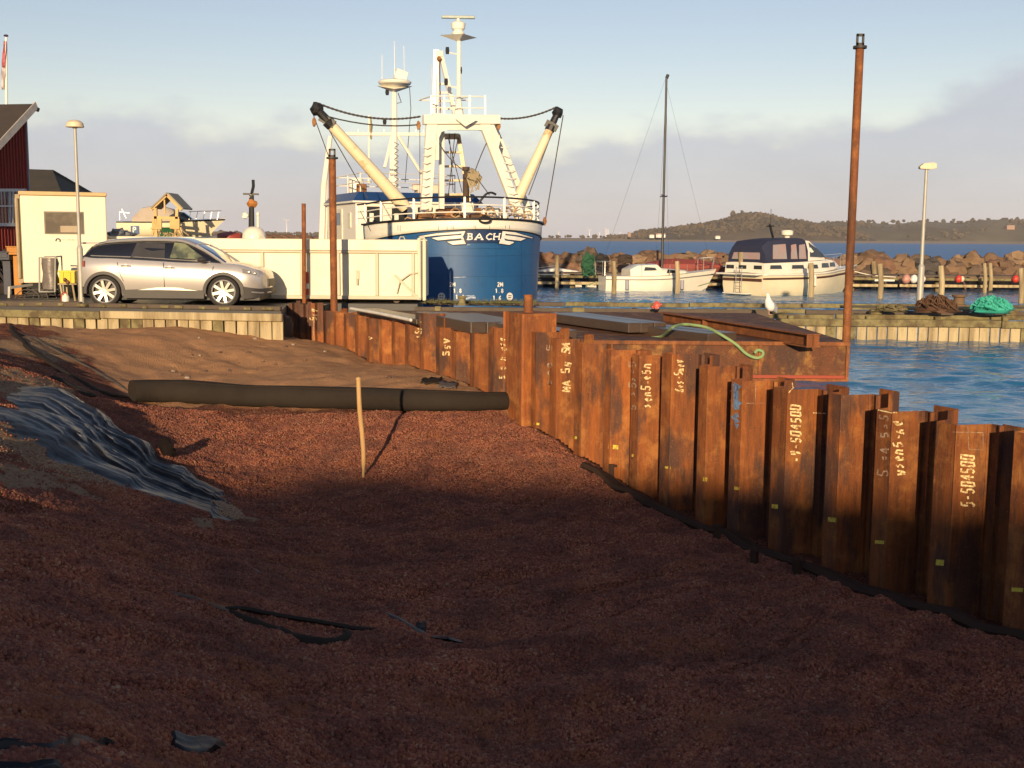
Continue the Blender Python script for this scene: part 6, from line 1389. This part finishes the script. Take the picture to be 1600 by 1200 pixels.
mb.bb((a0, ys+.02, .435), (a1, ys+.05, .73)); mb.bb((a0, ys+.45, .435), (a1, ys+.48, .73)); mb.bb((a0, ys+.05, .435), (a0+.03, ys+.45, .73)); mb.bb((a1-.03, ys+.05, .435), (a1, ys+.45, .73)); mb.bb((a0+.03, ys+.05, .435), (a1-.03, ys+.45, .46)); obj('box', mb, ylw, cr, bevel=.008)
mb = MB(); mb.bb((a0-.015, ys+.0, .70), (a1+.015, ys+.02, .74)); mb.bb((a0+.09, ys-.005, .44), (a0+.11, ys+.02, .7)); mb.bb((a1-.11, ys-.005, .44), (a1-.09, ys+.02, .7)); obj('rim', mb, ylw, cr)
mb = MB(); mb.blob((Xs(107), ys-.03, .46), (.05, .04, .05), 2, .2); mb.blob((Xs(103), ys-.03, .52), (.04, .03, .05), 3, .2); obj('float', mb, mat('float_dark', (.12, .05, .03), .5), None, 'small dark float hanging on the yellow crate', 'float')
p = PZ(103, 474, .0); bk = thing('canister', p, 'small white and red canister standing at the quay edge left of the lamp post', 'canister')
mb = MB(); mb.lathe([(.07, .0), (.085, .01), (.085, .15), (.06, .19), (.03, .20), (.03, .23), (.001, .23)], p, 14); obj('body', mb, gel, bk)
mb = MB(); mb.tube([(p.x-.09, p.y, p.z+.02), (p.x-.10, p.y-.02, p.z+.2), (p.x-.04, p.y, p.z+.26), (p.x+.03, p.y, p.z+.24)], .014, 6); obj('handle', mb, mat('red_plastic', (.4, .04, .03), .5), bk)
p = PZ(18, 457, .0); mb = MB(); mb.tube([(p.x-.1, p.y, .06), (p.x+.1, p.y, .06)], .06, 12); obj('white_can', mb, gel, None, 'small white can lying on the quay at the far left', 'can')
mb = MB(); p = PZ(58, 468, .0)
for k in range(4):
    c = Vector((p.x-.25+k*.18, p.y+.1*k, 0)); mb.tube([c+Vector((cos(a*pi/8)*.3, sin(a*pi/8)*.08, abs(sin(a*pi/8))*.24+.01)) for a in range(9)], .011, 5)
for k in range(5): mb.tube([p+Vector((-.5+k*.05, .02*k, .02+k*.05)), p+Vector((.5, .3, .02+.05*((k*2) % 5)))], .006, 4)
obj('fish_trap', mb, mat('trap_wire', (.10, .09, .08), .8), None, 'wire hoop fish trap lying on the quay before the cabin', 'fish trap')
mb = MB(); p = PZ(2, 452, .0); mb.box((p.x-.1, p.y, .25), (.3, .3, .42)); mb.box((p.x-.1, p.y, .48), (.34, .34, .04)); obj('wooden_box', mb, mat('warm_wood', (.45, .25, .10), .7, c2=(.3, .15, .06)), None, 'small warm brown wooden box at the far left edge', 'box', bevel=.01)
yh = 31.5
net_heap(Vector((-13.9, yh, 0)), 2.2, 1.4, 1.0, 50, mat('dark_net', (.028, .024, .026), .9, c2=(.06, .04, .04), scale=6), 'dark heap of nets and fishing gear under the red house window', 31, .03)
for k, (px, py, c, lab) in enumerate(((24, 392, (.45, .2, .04), 'small orange crate in the dark gear heap beside the cabin'), (8, 400, (.06, .065, .09), 'dark blue crate in the gear heap under the window'))):
    q = PY(px, py, yh-.75); mb = MB(); mb.box(q, (.34, .3, .2)); mb.box((q.x, q.y, q.z+.11), (.38, .34, .03)); mb.box((q.x, q.y-.155, q.z), (.26, .02, .08)); mb.box((q.x, q.y+.1, q.z/2-.05), (.2, .1, q.z-.1)); obj('crate', mb, mat('crate_%d' % k, c, .7), None, lab, 'crate', bevel=.01)
# red house
A, B_ = PY(-100, 366, 33.5), PY(47, 366, 38.0); A.z = B_.z = 0
hd_ = (B_-A).normalized(); hn = Vector((hd_.y, -hd_.x, 0)); 
def HW(px, py): return PP(px, py, A, hn)
pb, pm = HW(47, 172), HW(0, 222); sl_ = (pb.z-pm.z)/((pb-pm).dot(hd_)); Lw = (B_-A).length; zB = pb.z; zA = zB-sl_*Lw
redw = mat('red_boards', (.23, .018, .010), .75, c2=(.14, .015, .01), scale=2, amount=.6)
hs_ = thing('red_house', B_, 'red boarded house with dark sloping roof and white framed window at the left edge', 'house')
inw = -hn*7 if hn.x > 0 else hn*7
back = Vector((-hn.x, -hn.y, 0))*7 if hn.dot(Vector((1, -1, 0))) > 0 else hn*7
mb = MB(); a0, a1 = A, B_
mb.add([a0, a1, a1+Vector((0, 0, zB)), a0+Vector((0, 0, zA)), a0+back, a1+back, a1+back+Vector((0, 0, zB)), a0+back+Vector((0, 0, zA))], [(0, 1, 2, 3), (7, 6, 5, 4), (0, 4, 5, 1), (1, 5, 6, 2), (2, 6, 7, 3), (3, 7, 4, 0)])
nb_ = int(Lw/.16)
for k in range(nb_+1):
    q = A+hd_*(k*.16); ztp = zA+(zB-zA)*(k*.16/Lw)
    if ztp > .3: mb.beam(q-back.normalized()*.012, q-back.normalized()*.012+Vector((0, 0, ztp-.05)), .045, .03)
wl_ = obj('wall', mb, redw, hs_, smooth=0)
up = Vector((0, 0, .12)); ov = back.normalized()*-.35
mb = MB(); d_ = (a1+Vector((0, 0, zB))-(a0+Vector((0, 0, zA)))); q0 = a0+Vector((0, 0, zA))+ov+up*.3; q1 = a1+Vector((0, 0, zB))+ov+up*.3
mb.wquad(q0, q1, q1+back*1.1, q0+back*1.1, .14); obj('roof', mb, mat('dark_roof', (.055, .042, .035), .85, c2=(.03, .025, .02), scale=3, bmp=.5, bscale=16), hs_, smooth=0)
# the far slope rises on to the ridge: seen above the barge board
mb = MB(); r0 = q1+Vector((0, 0, .03)); mb.add([q0+ov*.02, r0, r0+back*1.1, q0+back*1.1], [(0, 1, 2, 3)])
mb = MB(); mb.beam(q0+Vector((0, 0, -.02)), q1+hd_*.12+Vector((0, 0, .1)), .05, .24, up=(0, 0, 1)); obj('barge_board', mb, mat('trim_white', (.62, .55, .47), .6), hs_)
mb = MB(); mb.tube([q1+hd_*.1-ov*.2, q1+hd_*.32+Vector((0, -.1, -.05))], .07, 8); obj('gutter', mb, blackp, hs_)
mb = MB(); mb.beam(A+hd_*(Lw+.03), A+hd_*(Lw+.03)+Vector((0, 0, zB-.1)), .08, .08); obj('corner_board', mb, mat('corner_grey', (.28, .26, .30), .6), hs_)
fw = MB(); o_ = (PP(0, 300, A, hn)-PP(0, 300, A, hn)); e = -back.normalized()*.04
def hp(px, py, k=1.): return HW(px, py)+e*k
for a, b_, w in (((-20, 297), (38, 297), .09), ((-20, 351), (38, 351), .10), ((37, 295), (37, 352), .09), ((13, 297), (13, 350), .05), ((18, 297), (18, 350), .05), ((-20, 322), (38, 322), .05), ((-6, 297), (-6, 350), .05)):
    fw.beam(hp(*a), hp(*b_), .06, w) if a[1] == b_[1] else fw.beam(hp(*a), hp(*b_), w, .06)
wf = obj('window', fw, mat('frame_white', (.55, .56, .58), .5), wl_)
mb = MB(); mb.wquad(hp(-20, 350, .3), hp(37, 350, .3), hp(37, 322, .3), hp(-20, 322, .3), .01); obj('pane', mb, mat('pane_pink', (.30, .17, .13), .2, c2=(.14, .12, .14), scale=1.5), wf)  # reddish reflection put into the colour of the lower pane
mb = MB(); mb.wquad(hp(-20, 322, .3), hp(37, 322, .3), hp(37, 297, .3), hp(-20, 297, .3), .01); obj('pane', mb, mat('pane_sky', (.10, .12, .16), .1, coat=.6), wf)
# roof plane towards us
mb = MB(); 
# house behind
t = thing('dark_roofed_house', PY(66, 390, 55), 'low house behind with dark mossy roof between the red house and the cabin', 'house')
mb = MB(); q = [PY(20, 303, 55), PY(96, 303, 55), PY(83, 270, 58), PY(20, 268, 58)]; mb.wquad(q[0], q[1], q[2], q[3], .15); mb.wquad(q[3], q[2], q[2]+Vector((.6, 5, -1.2)), q[3]+Vector((0, 5, -1.2)), .15); mb.add([q[1], q[2], q[2]+Vector((.6, 5, -1.2))], [(0, 1, 2)]); obj('roof', mb, mat('moss_roof', (.045, .038, .028), .9, c2=(.08, .065, .04), scale=1.4, bmp=.5, bscale=9), t, smooth=0)
mb = MB(); mb.bb((q[0].x, 55.4, 0), (q[1].x-.3, 60, q[0].z)); obj('wall', mb, redw, t)
# flagpole and flag
t = thing('flagpole', PY(11, 375, 44), 'white flagpole with drooping red and white pennant behind the red house roof', 'flagpole'); p0, p1 = PY(11, 375, 44), PY(9.5, 58, 44); mb = MB(); mb.tube([p0, p1], [.075, .04], 10); obj('pole', mb, swhite, t)
mb = MB(); mb.lathe([(.001, 0), (.08, .03), (.09, .06), (.05, .09), (.001, .1)], p1, 10); obj('knob', mb, mat('knob_plum', (.07, .03, .06), .4), t)
mb = MB(); rings = []
for k in range(12):
    z = p1.z-.15-k*.16; w = .16*sin(min(1, (k+1)/4)*pi/2)*(1 if k < 9 else .7); rings.append([(p1.x-.03-k*.012-w*.6+w*i/4+.02*sin(i*2+k*.6), p1.y-.05+.05*sin(i*2.4+k*.4), z) for i in range(5)])
mb.cm = 0; mb.loft(rings[:7], False, False); mb.cm = 1; mb.loft(rings[6:], False, False); obj('flag', mb, [mat('flag_red', (.35, .03, .06), .8, c2=(.6, .45, .45), scale=5), mat('flag_white', (.6, .52, .52), .8)], t, thick=.01, smooth=60)
# parking sign
t = thing('parking_sign', PZ(211, 440, 0), 'blue square parking sign with white P seen above the silver car', 'sign'); Yp = PZ(211, 440, 0).y
mb = MB(); a, c = PY(204.5, 366, Yp), PY(217.5, 353, Yp); mb.bb((a.x, Yp-.015, a.z), (c.x, Yp+.015, c.z)); obj('plate', mb, mat('sign_blue', (.02, .08, .22), .5), t, bevel=.01)
mb = strokes_mb(text_polys('P', 207.5, 364, 7, 9, 0, 0, 0, up=-1), 1.9, lambda u, v_: PY(u, v_, Yp-.02)); obj('letter', mb, lw, t, smooth=0)
mb = MB(); mb.tube([PZ(211, 440, 0)+Vector((0, .04, 0)), PY(211, 354, Yp)+Vector((0, .04, 0))], .03, 8); obj('pole', mb, galv, t)
# boat on land under a cover
Yb = 44.; sB = Yb/1800; zk = lambda py: 1.6+(367.5-py)*sB
t = thing('laid_up_boat', ((262-800)*sB, Yb, zk(363)), 'cream boat laid up on land with beige cover amidships and windows forward', 'boat', rz=.08); t.scale = (.72, .72, .75)
r = hull_obj(t, 4.7, 1.7, .52, .35, cream, transom=.85, bowf=.9, sheer=.35); band(t, r, .82, 1., blackp, 'sheer_stripe', .02)
cabin(t, [(-1.6, .6, .5, .75, .5), (-1.1, .66, .5, 1.22, .5), (-.3, .68, .5, 1.36, .5), (.4, .66, .5, 1.18, .5), (.8, .6, .5, .8, .4)], mat('beige_cover', (.42, .36, .30), .7, c2=(.3, .25, .2), scale=1.3, bmp=.5, bscale=4), 'cover')
cabin(t, [(.3, .6, .52, 1.08, .5), (1.0, .55, .54, 1.02, .42), (1.4, .45, .6, .72, .3)], glassd, 'cabin_window'); 
mb = MB(); 
for k in range(5): x = .9+k*.35; mb.tube([(x+.4, -.5+k*.07, .65), (x+.5, -.5+k*.07, 1.05)], .014, 5)
mb.tube([(1.3, -.5, 1.05), (2.0, -.35, 1.08), (2.9, 0, 1.12), (2.0, .35, 1.08)], .016, 5); mb.tube([(-2.2, -.6, .6), (-2.2, -.6, 1.0), (-1.7, -.6, .95)], .014, 5); mb.tube([(-1.9, -.5, .7), (-2.1, -.5, 1.15)], .02, 5); obj('railing', mb, chrome, t, world=False)
mb = MB()
for x in (-1.2, .9): mb.box((x, 0, -.95), (.15, 1.4, 1.3))
mb.box((0, 0, -1.6), (3, 1.2, .15)); obj('cradle', mb, darkw, t, world=False)
# wooden play frame
Yw = 41.; wd = mat('yellow_wood', (.62, .42, .17), .7, c2=(.42, .26, .10), scale=3)
t = thing('play_tower', PY(260, 440, Yw), 'yellow wooden play tower with open gable roof behind the silver car', 'play tower')
def wb2(a, b_, w=.1, n='beam', m=wd, dy=0.): 
    mb = MB(); mb.beam(PY(a[0], a[1], Yw+dy), PY(b_[0], b_[1], Yw+dy), w, w); obj(n, mb, m, t)
for dy in (0, .9):
    wb2((236, 327), (261, 304), .11, 'rafter', dy=dy); wb2((261, 304), (284, 328), .11, 'rafter', dy=dy)
    wb2((243, 325), (246, 436), .10, 'post', dy=dy); wb2((277, 326), (272, 436), .10, 'post', dy=dy); wb2((240, 340), (280, 341), .10, dy=dy)
q = [PY(236, 326, Yw-.1), PY(261, 302.5, Yw-.1), PY(285, 327, Yw-.1)]; D_ = Vector((0, 1.2, 0))
mb = MB(); mb.wquad(q[0], q[1], q[1]+D_, q[0]+D_, .05); mb.wquad(q[1], q[2], q[2]+D_, q[1]+D_, .05); obj('roof', mb, mat('weathered_board', (.30, .27, .22), .8), t)
for a, b_ in (((248, 341), (253, 362)), ((273, 341), (266, 362)), ((242, 352), (238, 366)), ((276, 352), (282, 366)), ((236, 357), (284, 357))): wb2(a, b_, .08, 'brace')
for k in range(4): wb2((240+k*3.6, 342), (240+k*3.6, 358), .09, 'board', dy=-.06); wb2((268+k*3.6, 342), (268+k*3.6, 358), .09, 'board', dy=-.06)
mb = MB(); a = PY(262, 356, Yw-.05); mb.loft([[(a.x-.2, a.y, a.z), (a.x+.2, a.y, a.z)], [(a.x-.2, a.y-1.4, .2), (a.x+.2, a.y-1.4, .2)]], False, False); obj('slide', mb, mat('slide_green', (.05, .22, .09), .5), t, thick=.05)
wb2((257, 312), (258, 334), .05, 'rope')
# sea marks behind the container
Ym = 44.; t = thing('channel_mark', PY(393, 420, Ym), 'black channel mark with cross bar and orange lantern stored behind the white container', 'channel mark')
mb = MB(); mb.tube([PY(393, 420, Ym), PY(393, 305, Ym)], [.14, .09], 10); mb.tube([PY(393, 304, Ym), PY(396, 291, Ym), PY(395.5, 281, Ym)], .06, 6); mb.beam(PY(380, 303, Ym), PY(404, 303.5, Ym), .08, .07); obj('spar', mb, blackp, t)
mb = MB(); mb.blob(PY(394, 318, Ym), (.20, .15, .16), 3, .3, 1.5, 9, 6); obj('lantern', mb, mat('lantern_orange', (.45, .18, .04), .6), t)
mb = MB(); mb.blob(PY(392.5, 307.5, Ym), (.09, .09, .09), 2, .1); mb.blob(PY(383, 337, Ym), (.13, .1, .12), 2, .2); obj('lamp', mb, gel, t)
mb = MB(); mb.tube([PY(386, 337, Ym), PY(393, 333, Ym)], .03, 5); obj('bracket', mb, blackp, t)
t = thing('light_buoy', PY(401, 420, Ym-.6), 'white rounded buoy with thin white mast beside the black channel mark', 'buoy'); c = PY(397, 366, Ym-.6)
mb = MB(); mb.lathe([(.42, -1.6), (.45, -.15), (.42, .05), (.32, .2), (.15, .28), (.001, .29)], c, 18); obj('float', mb, gel, t); mb = MB(); mb.tube([PY(403, 364, Ym-.6), PY(403, 335, Ym-.6)], .05, 8); mb.blob(PY(403, 335, Ym-.6), (.07, .07, .1), 1, .1); obj('mast', mb, gel, t)
mb = MB(); a, b_ = PY(340, 366, 46), PY(377, 366, 46); c = (a+b_)/2; rings = []
for k in range(9):
    x = a.x+(b_.x-a.x)*k/8; w = sin(pi*(k+.6)/9.2); rings.append([(x, 46-.5*w, c.z-.6), (x, 46-.4*w, c.z-.05), (x, 46, c.z+.10*w), (x, 46+.4*w, c.z-.05), (x, 46+.5*w, c.z-.6)])
mb.loft(rings, False, False); mb.bb((a.x+.2, 45.9, .02), (a.x+.3, 46.1, c.z-.5)); mb.bb((b_.x-.3, 45.9, .02), (b_.x-.2, 46.1, c.z-.5)); obj('upturned_boat', mb, mat('red_hull', (.35, .06, .04), .5), None, 'upturned red dinghy just visible over the left part of the white container', 'dinghy')
mb = MB()
for k in range(7): q = PY(400+k*15, 367, 60+k); mb.blob((q.x, q.y, q.z-.62), (.75, .6, .62), k, .2, 1.5, 8, 6)
obj('stone_heap', mb, mat('brown_heap', (.16, .09, .055), .9), kind='stuff', label='low brown line of stones behind the white container', cat='stones', smooth=0)
# red and white marker at the quay edge
p = PZ(480, 472, .02); t = thing('marker_post', p, 'small red marker post with white band standing at the wall end before the container', 'marker'); s = p.y/1800
mb = MB(); mb.lathe([(3.2*s, 0), (3.6*s, 18*s), (3.6*s, 46*s), (2.4*s, 47*s), (.001, 47*s)], p, 14); obj('post', mb, mat('marker_red', (.45, .05, .02), .6), t)
mb = MB(); mb.lathe([(3.75*s, 21*s), (3.75*s, 29*s)], p, 14, cap=False); obj('band', mb, gel, t)
# ============================================================ THINGS IN THE PIT
# roll of black fabric
fab = mat('geotextile', (.034, .027, .022), .85, c2=(.018, .014, .012), scale=2.2, bmp=.5, bscale=55)
pts = [(205, 628), (250, 629), (300, 631), (380, 635), (460, 637), (560, 640), (650, 642), (720, 642), (760, 641), (792, 640)]
tops = [592, 591, 592, 599, 601, 603, 606, 609, 611, 611]
cs, rs = [], []
for (a, b_), tp in zip(pts, tops):
    g = GP(a, b_); Y = g.y; r = (b_-tp)*Y/3600*.96; cs.append(Vector((g.x, g.y+r*.35, g.z+r*.97))); rs.append(r)
def lerp_list(l, n):
    o = []
    for i in range(len(l)-1):
        for k in range(n): o.append(l[i]+(l[i+1]-l[i])*k/n)
    return o+[l[-1]]
C_ = smooth_pts(cs, 8); Rr = lerp_list(rs, 8); mb = MB(); rings = []
for i, (c, r) in enumerate(zip(C_, Rr)):
    d = (C_[min(i+1, len(C_)-1)]-C_[max(0, i-1)]).normalized(); u = Vector((0, 0, 1)); w = d.cross(u).normalized(); ring = []
    for k in range(28):
        a = 2*pi*k/28; rr = r*(1+.035*noise.noise(Vector((c.x*1.8, cos(a)*1.3, sin(a)*1.3)))+.015*noise.noise(Vector((c.x*7, cos(a)*3, sin(a)*3)))); rr *= 1+.05*max(0, -sin(a))
        ring.append(c+w*cos(a)*rr*1.05+u*sin(a)*rr)
    rings.append(ring)
mb.loft(rings, True, False)
e0 = rings[0]; c0 = C_[0]; d0 = (C_[1]-C_[0]).normalized()
mb.loft([e0, [c0+(v_-c0)*.80+d0*.02 for v_ in e0], [c0+(v_-c0)*.78+d0*.14 for v_ in e0]], True, True)
e1_ = rings[-1]; mb.loft([e1_, [C_[-1]+(v_-C_[-1])*.86-d0*.01 for v_ in e1_], [C_[-1]+(v_-C_[-1])*.80-d0*.12 for v_ in e1_]], True, True)
# loose flap line
tt = []
for i in range(2, len(C_)-2):
    c, r = C_[i], Rr[i]; a = 2.15+.06*sin(c.x*2); tt.append(c+Vector((0, cos(a)*r*1.0, sin(a)*r*1.03)))
mb.tube(tt, .012, 5)
obj('fabric_roll', mb, fab, None, 'long roll of dark brown black geotextile lying across the pit', 'fabric roll', smooth=50)
for q_ in (fab, ): q_.node_tree.nodes['Principled BSDF'].inputs['Specular IOR Level'].default_value = .08
# wooden stick
b0 = GP(567, 746); Y = b0.y; q = [b0-Vector((0, 0, .12)), PY(568, 715, Y), PY(566, 680, Y-.02), PY(562, 640, Y-.06), PY(560, 592, Y-.12)]
mb = MB(); mb.tube(smooth_pts(q, 5), [.018]*4+[.028]*4+[.031]*9+[.029]*(5*4+1-17), 10); mb.blob(q[-1], (.035, .035, .025), 2, .05)
obj('stick', mb, mat('pale_stick', (.52, .33, .14), .75, c2=(.30, .16, .06), scale=6, amount=.8, bmp=.4, bscale=50, streak=6), None, 'pale wooden stick standing upright in the gravel in front of the fabric roll', 'stick')
# black plastic sheet on the left bank
pl = mat('black_plastic', (.008, .009, .012), .40, c2=(.045, .038, .033), scale=2.6, amount=.9, lo=.5, hi=.72, bmp=.3, bscale=30)
plm = pl.node_tree; 
def HS(x, y):
    k = .16; return (2*HZ(x, y)+HZ(x+k, y)+HZ(x-k, y)+HZ(x, y+k)+HZ(x, y-k)+HZ(x+.1, y+.1)+HZ(x-.1, y-.1))/8
def sheet(name, left, right, top, bot, nu, nv, m, label, cat, fold=.05, off=.02, fq=26, seed=1, fade=True):
    """draped sheet: left/right are end edges, top/bot the long edges, all as photo pixels laid on the bank"""
    def along(pl_, t):
        n = len(pl_)-1; x = min(t*n, n-1e-6); i = int(x); f = x-i; return (pl_[i][0]+(pl_[i+1][0]-pl_[i][0])*f, pl_[i][1]+(pl_[i+1][1]-pl_[i][1])*f)
    T = [GP(*p) for p in [along(top, i/nu) for i in range(nu+1)]]; Bm = [GP(*p) for p in [along(bot, i/nu) for i in range(nu+1)]]
    mb = MB(); rings = []
    for i in range(nu+1):
        ring = []; u_ = i/nu
        for j in range(nv+1):
            v_ = j/nv; p = T[i].lerp(Bm[i], v_); x, y = p.x, p.y
            x += .05*noise.noise(Vector((u_*5, v_*3, seed)))*(1 if v_ in (0., 1.) else .3)
            a = v_*fq+1.3*noise.noise(Vector((u_*1.1, v_*1.5, seed+3))); k = (1-abs(sin(a*.5)))**1.3; k2 = (1-abs(sin(a*1.15+.8*sin(u_*2.4)+seed)))**1.5
            hgt_ = fold*(k*(.45+.8*abs(noise.noise(Vector((u_*1.3, v_*6, seed+5))))*2) + .28*k2)
            edge_ = min(1, 6*min(v_, 1-v_)+.1)*min(1, 5*min(u_, 1-u_)+.15)
            ring.append(Vector((x, y, HS(x, y)+off*edge_-.03*(1-edge_)+hgt_*edge_)))
        rings.append(ring)
    mb.loft(rings, False, False); return obj(name, mb, m, None, label, cat, smooth=45, thick=.004)
sheet('plastic_sheet', None, None, [(30, 592), (100, 604), (150, 638), (200, 672), (250, 705), (310, 742), (372, 778)], [(-40, 640), (20, 684), (85, 722), (150, 748), (210, 768), (290, 798), (388, 832)], 110, 130, pl, 'wrinkled black plastic sheet half buried on the left bank', 'plastic sheet', .038, .055, 62, 2)
# gravel lying on the sheet near its tip, and sand tongues
def spill(px, py, w, h, n, m, label, seed, sz=.016, pile=.02, name='gravel_spill'):
    r_ = random.Random(seed); mb = MB()
    for i in range(n):
        a, k = r_.uniform(0, 6.28), sqrt(r_.random()); x, y = px+cos(a)*w*k+sin(a)*0, py+sin(a)*h*k+cos(a)*w*k*.35; g = GP(x, y); s = sz*r_.uniform(.5, 1.2)
        mb.blob((g.x, g.y, g.z+pile*(1-k)), (s, s, s*.8), i, .3, 1.2, 5, 3)
    return obj(name, mb, m, None, label, 'gravel', kind='stuff', smooth=0)
palegr = mat('pale_granule', (.36, .24, .15), .9, c2=(.20, .12, .07), scale=30, world=True, amount=1.)
spill(345, 794, 36, 12, 1100, palegr, 'pale gravel lying on the tip of the plastic sheet', 1, .014, .05)
spill(200, 748, 14, 3, 120, palegr, 'small streak of pale gravel on the plastic sheet', 2)
spill(30, 712, 70, 18, 500, palegr, 'pale sandy gravel at the left end of the plastic sheet', 4, .012, .01)
spill(130, 744, 70, 12, 700, palegr, 'band of pale gravel along the lower edge of the plastic sheet', 5, .012, .01)
pl.node_tree.nodes['Principled BSDF'].inputs['Specular IOR Level'].default_value = .24
RB = mat('rubber_black', (.012, .009, .009), .9, bmp=.4, bscale=20); RB.node_tree.nodes['Principled BSDF'].inputs['Specular IOR Level'].default_value = .05
# small upright black scrap at the edge of the sheet
g = GP(262, 712); mb = MB(); s = g.y/1800; mb.blob((g.x, g.y, g.z+10*s), (13*s, 8*s, 17*s), 4, .25, 1.3, 10, 8); obj('rubber_scrap', mb, RB, None, 'small rounded black scrap standing at the upper edge of the plastic sheet', 'scrap', smooth=60)
# fabric edge (tape) between the bank and the sand
def ground_tube(pxs, r, m, label, name, cat, lift=.02, flat=1., wob=0., n=6):
    q = []
    for i, p in enumerate(pxs):
        g = GP(*p); q.append(g+Vector((0, 0, lift+wob*sin(i*2.3))))
    S_ = smooth_pts(q, 5); S_ = [Vector((a.x, a.y, max(a.z, HZ(a.x, a.y)+r*.1))) for a in S_]; L_ = len(S_); rr = [r*(.35+.65*min(1, 6*min(i, L_-1-i)/L_))*(1+.25*noise.noise(Vector((i*.7, r*50, 0)))) for i in range(L_)]
    mb = MB(); mb.tube(S_, rr, n, flat=flat); return obj(name, mb, m, None, label, cat, smooth=50)
ground_tube([(12, 502), (22, 522), (40, 540), (70, 562), (105, 585), (140, 605), (165, 616), (205, 622)], .06, fab, 'dark fabric edge sticking out between the left bank and the sand', 'fabric_edge', 'fabric edge', .01, .5, .01)
ground_tube([(80, 590), (100, 600), (125, 612), (150, 622)], .07, fab, 'dark fabric fold at the top corner of the plastic sheet', 'fabric_edge', 'fabric edge', .02, .5, .02)
ground_tube([(30, 520), (80, 545), (150, 580), (200, 612)], .035, darkw, 'thin dark strip of fabric lying on the shaded sand by the left bank', 'fabric_edge', 'fabric edge', .01, .5, .01)
ground_tube([(262, 925), (300, 935), (335, 948), (358, 955)], .030, darkw, 'thin end of a buried strap left of the dark root in the near gravel', 'strap', 'strap', .005, .5, .0)
ground_tube([(352, 952), (385, 955), (430, 962), (500, 975), (560, 985), (588, 983)], .042, fab, 'upper dark loop of half buried strap in the near gravel', 'strap', 'strap', .012, .5, .006)
ground_tube([(358, 955), (390, 972), (430, 985), (470, 1000), (515, 1005), (545, 995), (540, 985)], .046, fab, 'lower dark loop of half buried strap in the near gravel', 'strap', 'strap', .010, .5, .006)
ground_tube([(600, 958), (625, 970), (650, 984), (668, 994)], .022, blackp, 'thin black strip left of the small black lump in the near gravel', 'strap', 'strap', .01, .5, .0)
ground_tube([(675, 1000), (700, 1002), (722, 1008)], .030, blackp, 'short dark stick beside the small black lump in the near gravel', 'dark_stick', 'stick', .02, .7, .0)
g = GP(659, 985); mb = MB(); mb.blob((g.x, g.y, g.z+.03), (.045, .04, .05), 6, .4, 1.6, 8, 6); obj('rubber_scrap', mb, blackp, None, 'small black lump in the near gravel at the foot of the bank', 'scrap')
ground_tube([(385, 885), (400, 893), (418, 903)], .020, blackp, 'tiny black scrap showing in the gravel above the strap loops', 'strap', 'strap', .006, .5, .0)
sheet('plastic_sheet', None, None, [(-30, 1158), (40, 1156), (110, 1158), (190, 1156)], [(-30, 1192), (40, 1190), (110, 1180), (195, 1166)], 40, 20, pl, 'dark strip of plastic showing in the gravel at the lower left corner', 'plastic sheet', .03, .02, 12, 5)
sheet('plastic_sheet', None, None, [(262, 1140), (290, 1148), (330, 1156), (362, 1170)], [(262, 1168), (285, 1182), (310, 1186), (352, 1176)], 24, 16, pl, 'small dark flap of plastic at the bottom right of the lower left strip', 'plastic sheet', .03, .02, 8, 6)
sheet('plastic_sheet', None, None, [(-30, 1196), (40, 1195), (110, 1194)], [(-30, 1230), (40, 1230), (110, 1215)], 24, 12, pl, 'plastic strip cut by the bottom edge in the lower left corner', 'plastic sheet', .02, .03, 8, 7)
spill(60, 1190, 70, 5, 260, palegr, 'pale pebbles between the two plastic strips in the lower left corner', 8, .012, .0)
# scraps where the sand meets the wall
for k, (px, py, w, lab) in enumerate(((674, 598, .34, 'dark folded fabric scrap left of the fabric roll end against the wall'), (700, 604, .30, 'flat grey fabric scrap between the wall and the fabric roll'))):
    g = GP(px, py); mb = MB(); rings = []
    for i in range(8):
        rings.append([Vector((g.x-w/2+w*i/7, g.y-.2+.5*j/5, HZ(g.x-w/2+w*i/7, g.y-.2+.5*j/5)+.03+.05*noise.noise(Vector((i*.8, j*.8, k*4))))) for j in range(6)])
    mb.loft(rings, False, False); obj('fabric_scrap', mb, fab if k == 0 else mat('grey_fabric', (.10, .085, .08), .7), None, lab, 'fabric scrap', thick=.01, smooth=60)
# dark slots and prints in the sand near the wall: stones
rr_ = random.Random(12)
for k in range(26):
    px, py = rr_.uniform(260, 620), rr_.uniform(528, 592); g = GP(px, py)
    if wall_d(g.x, g.y) < .5: continue
    s = rr_.uniform(.02, .045); mb = MB(); mb.blob((g.x, g.y, g.z+s*.3), (s*1.2, s, s*.7), k, .3, 1.4, 8, 6); obj('stone', mb, mat('sand_stone_%d' % (k % 3), ((.16, .10, .07), (.34, .27, .2), (.09, .06, .05))[k % 3], .9), None, ('small brown', 'small pale', 'small dark')[k % 3]+' stone on the sand beyond the fabric roll', 'stone', 'small stones on the sand')
# ============================================================ AIR
hm = bpy.data.materials.new('haze'); hm.use_nodes = True; hm.node_tree.nodes.clear()
ho = hm.node_tree.nodes.new('ShaderNodeOutputMaterial'); hv = hm.node_tree.nodes.new('ShaderNodeVolumePrincipled')
hv.inputs['Color'].default_value = (.86, .88, .95, 1); hv.inputs['Density'].default_value = .00011; hm.node_tree.links.new(hv.outputs[0], ho.inputs['Volume'])
mb = MB(); mb.bb((-3500, -700, -4), (3500, 3200, 75)); hz = obj('haze', mb, hm, kind='stuff', world=False, smooth=0, label='thin pale haze over the bay', cat='haze')
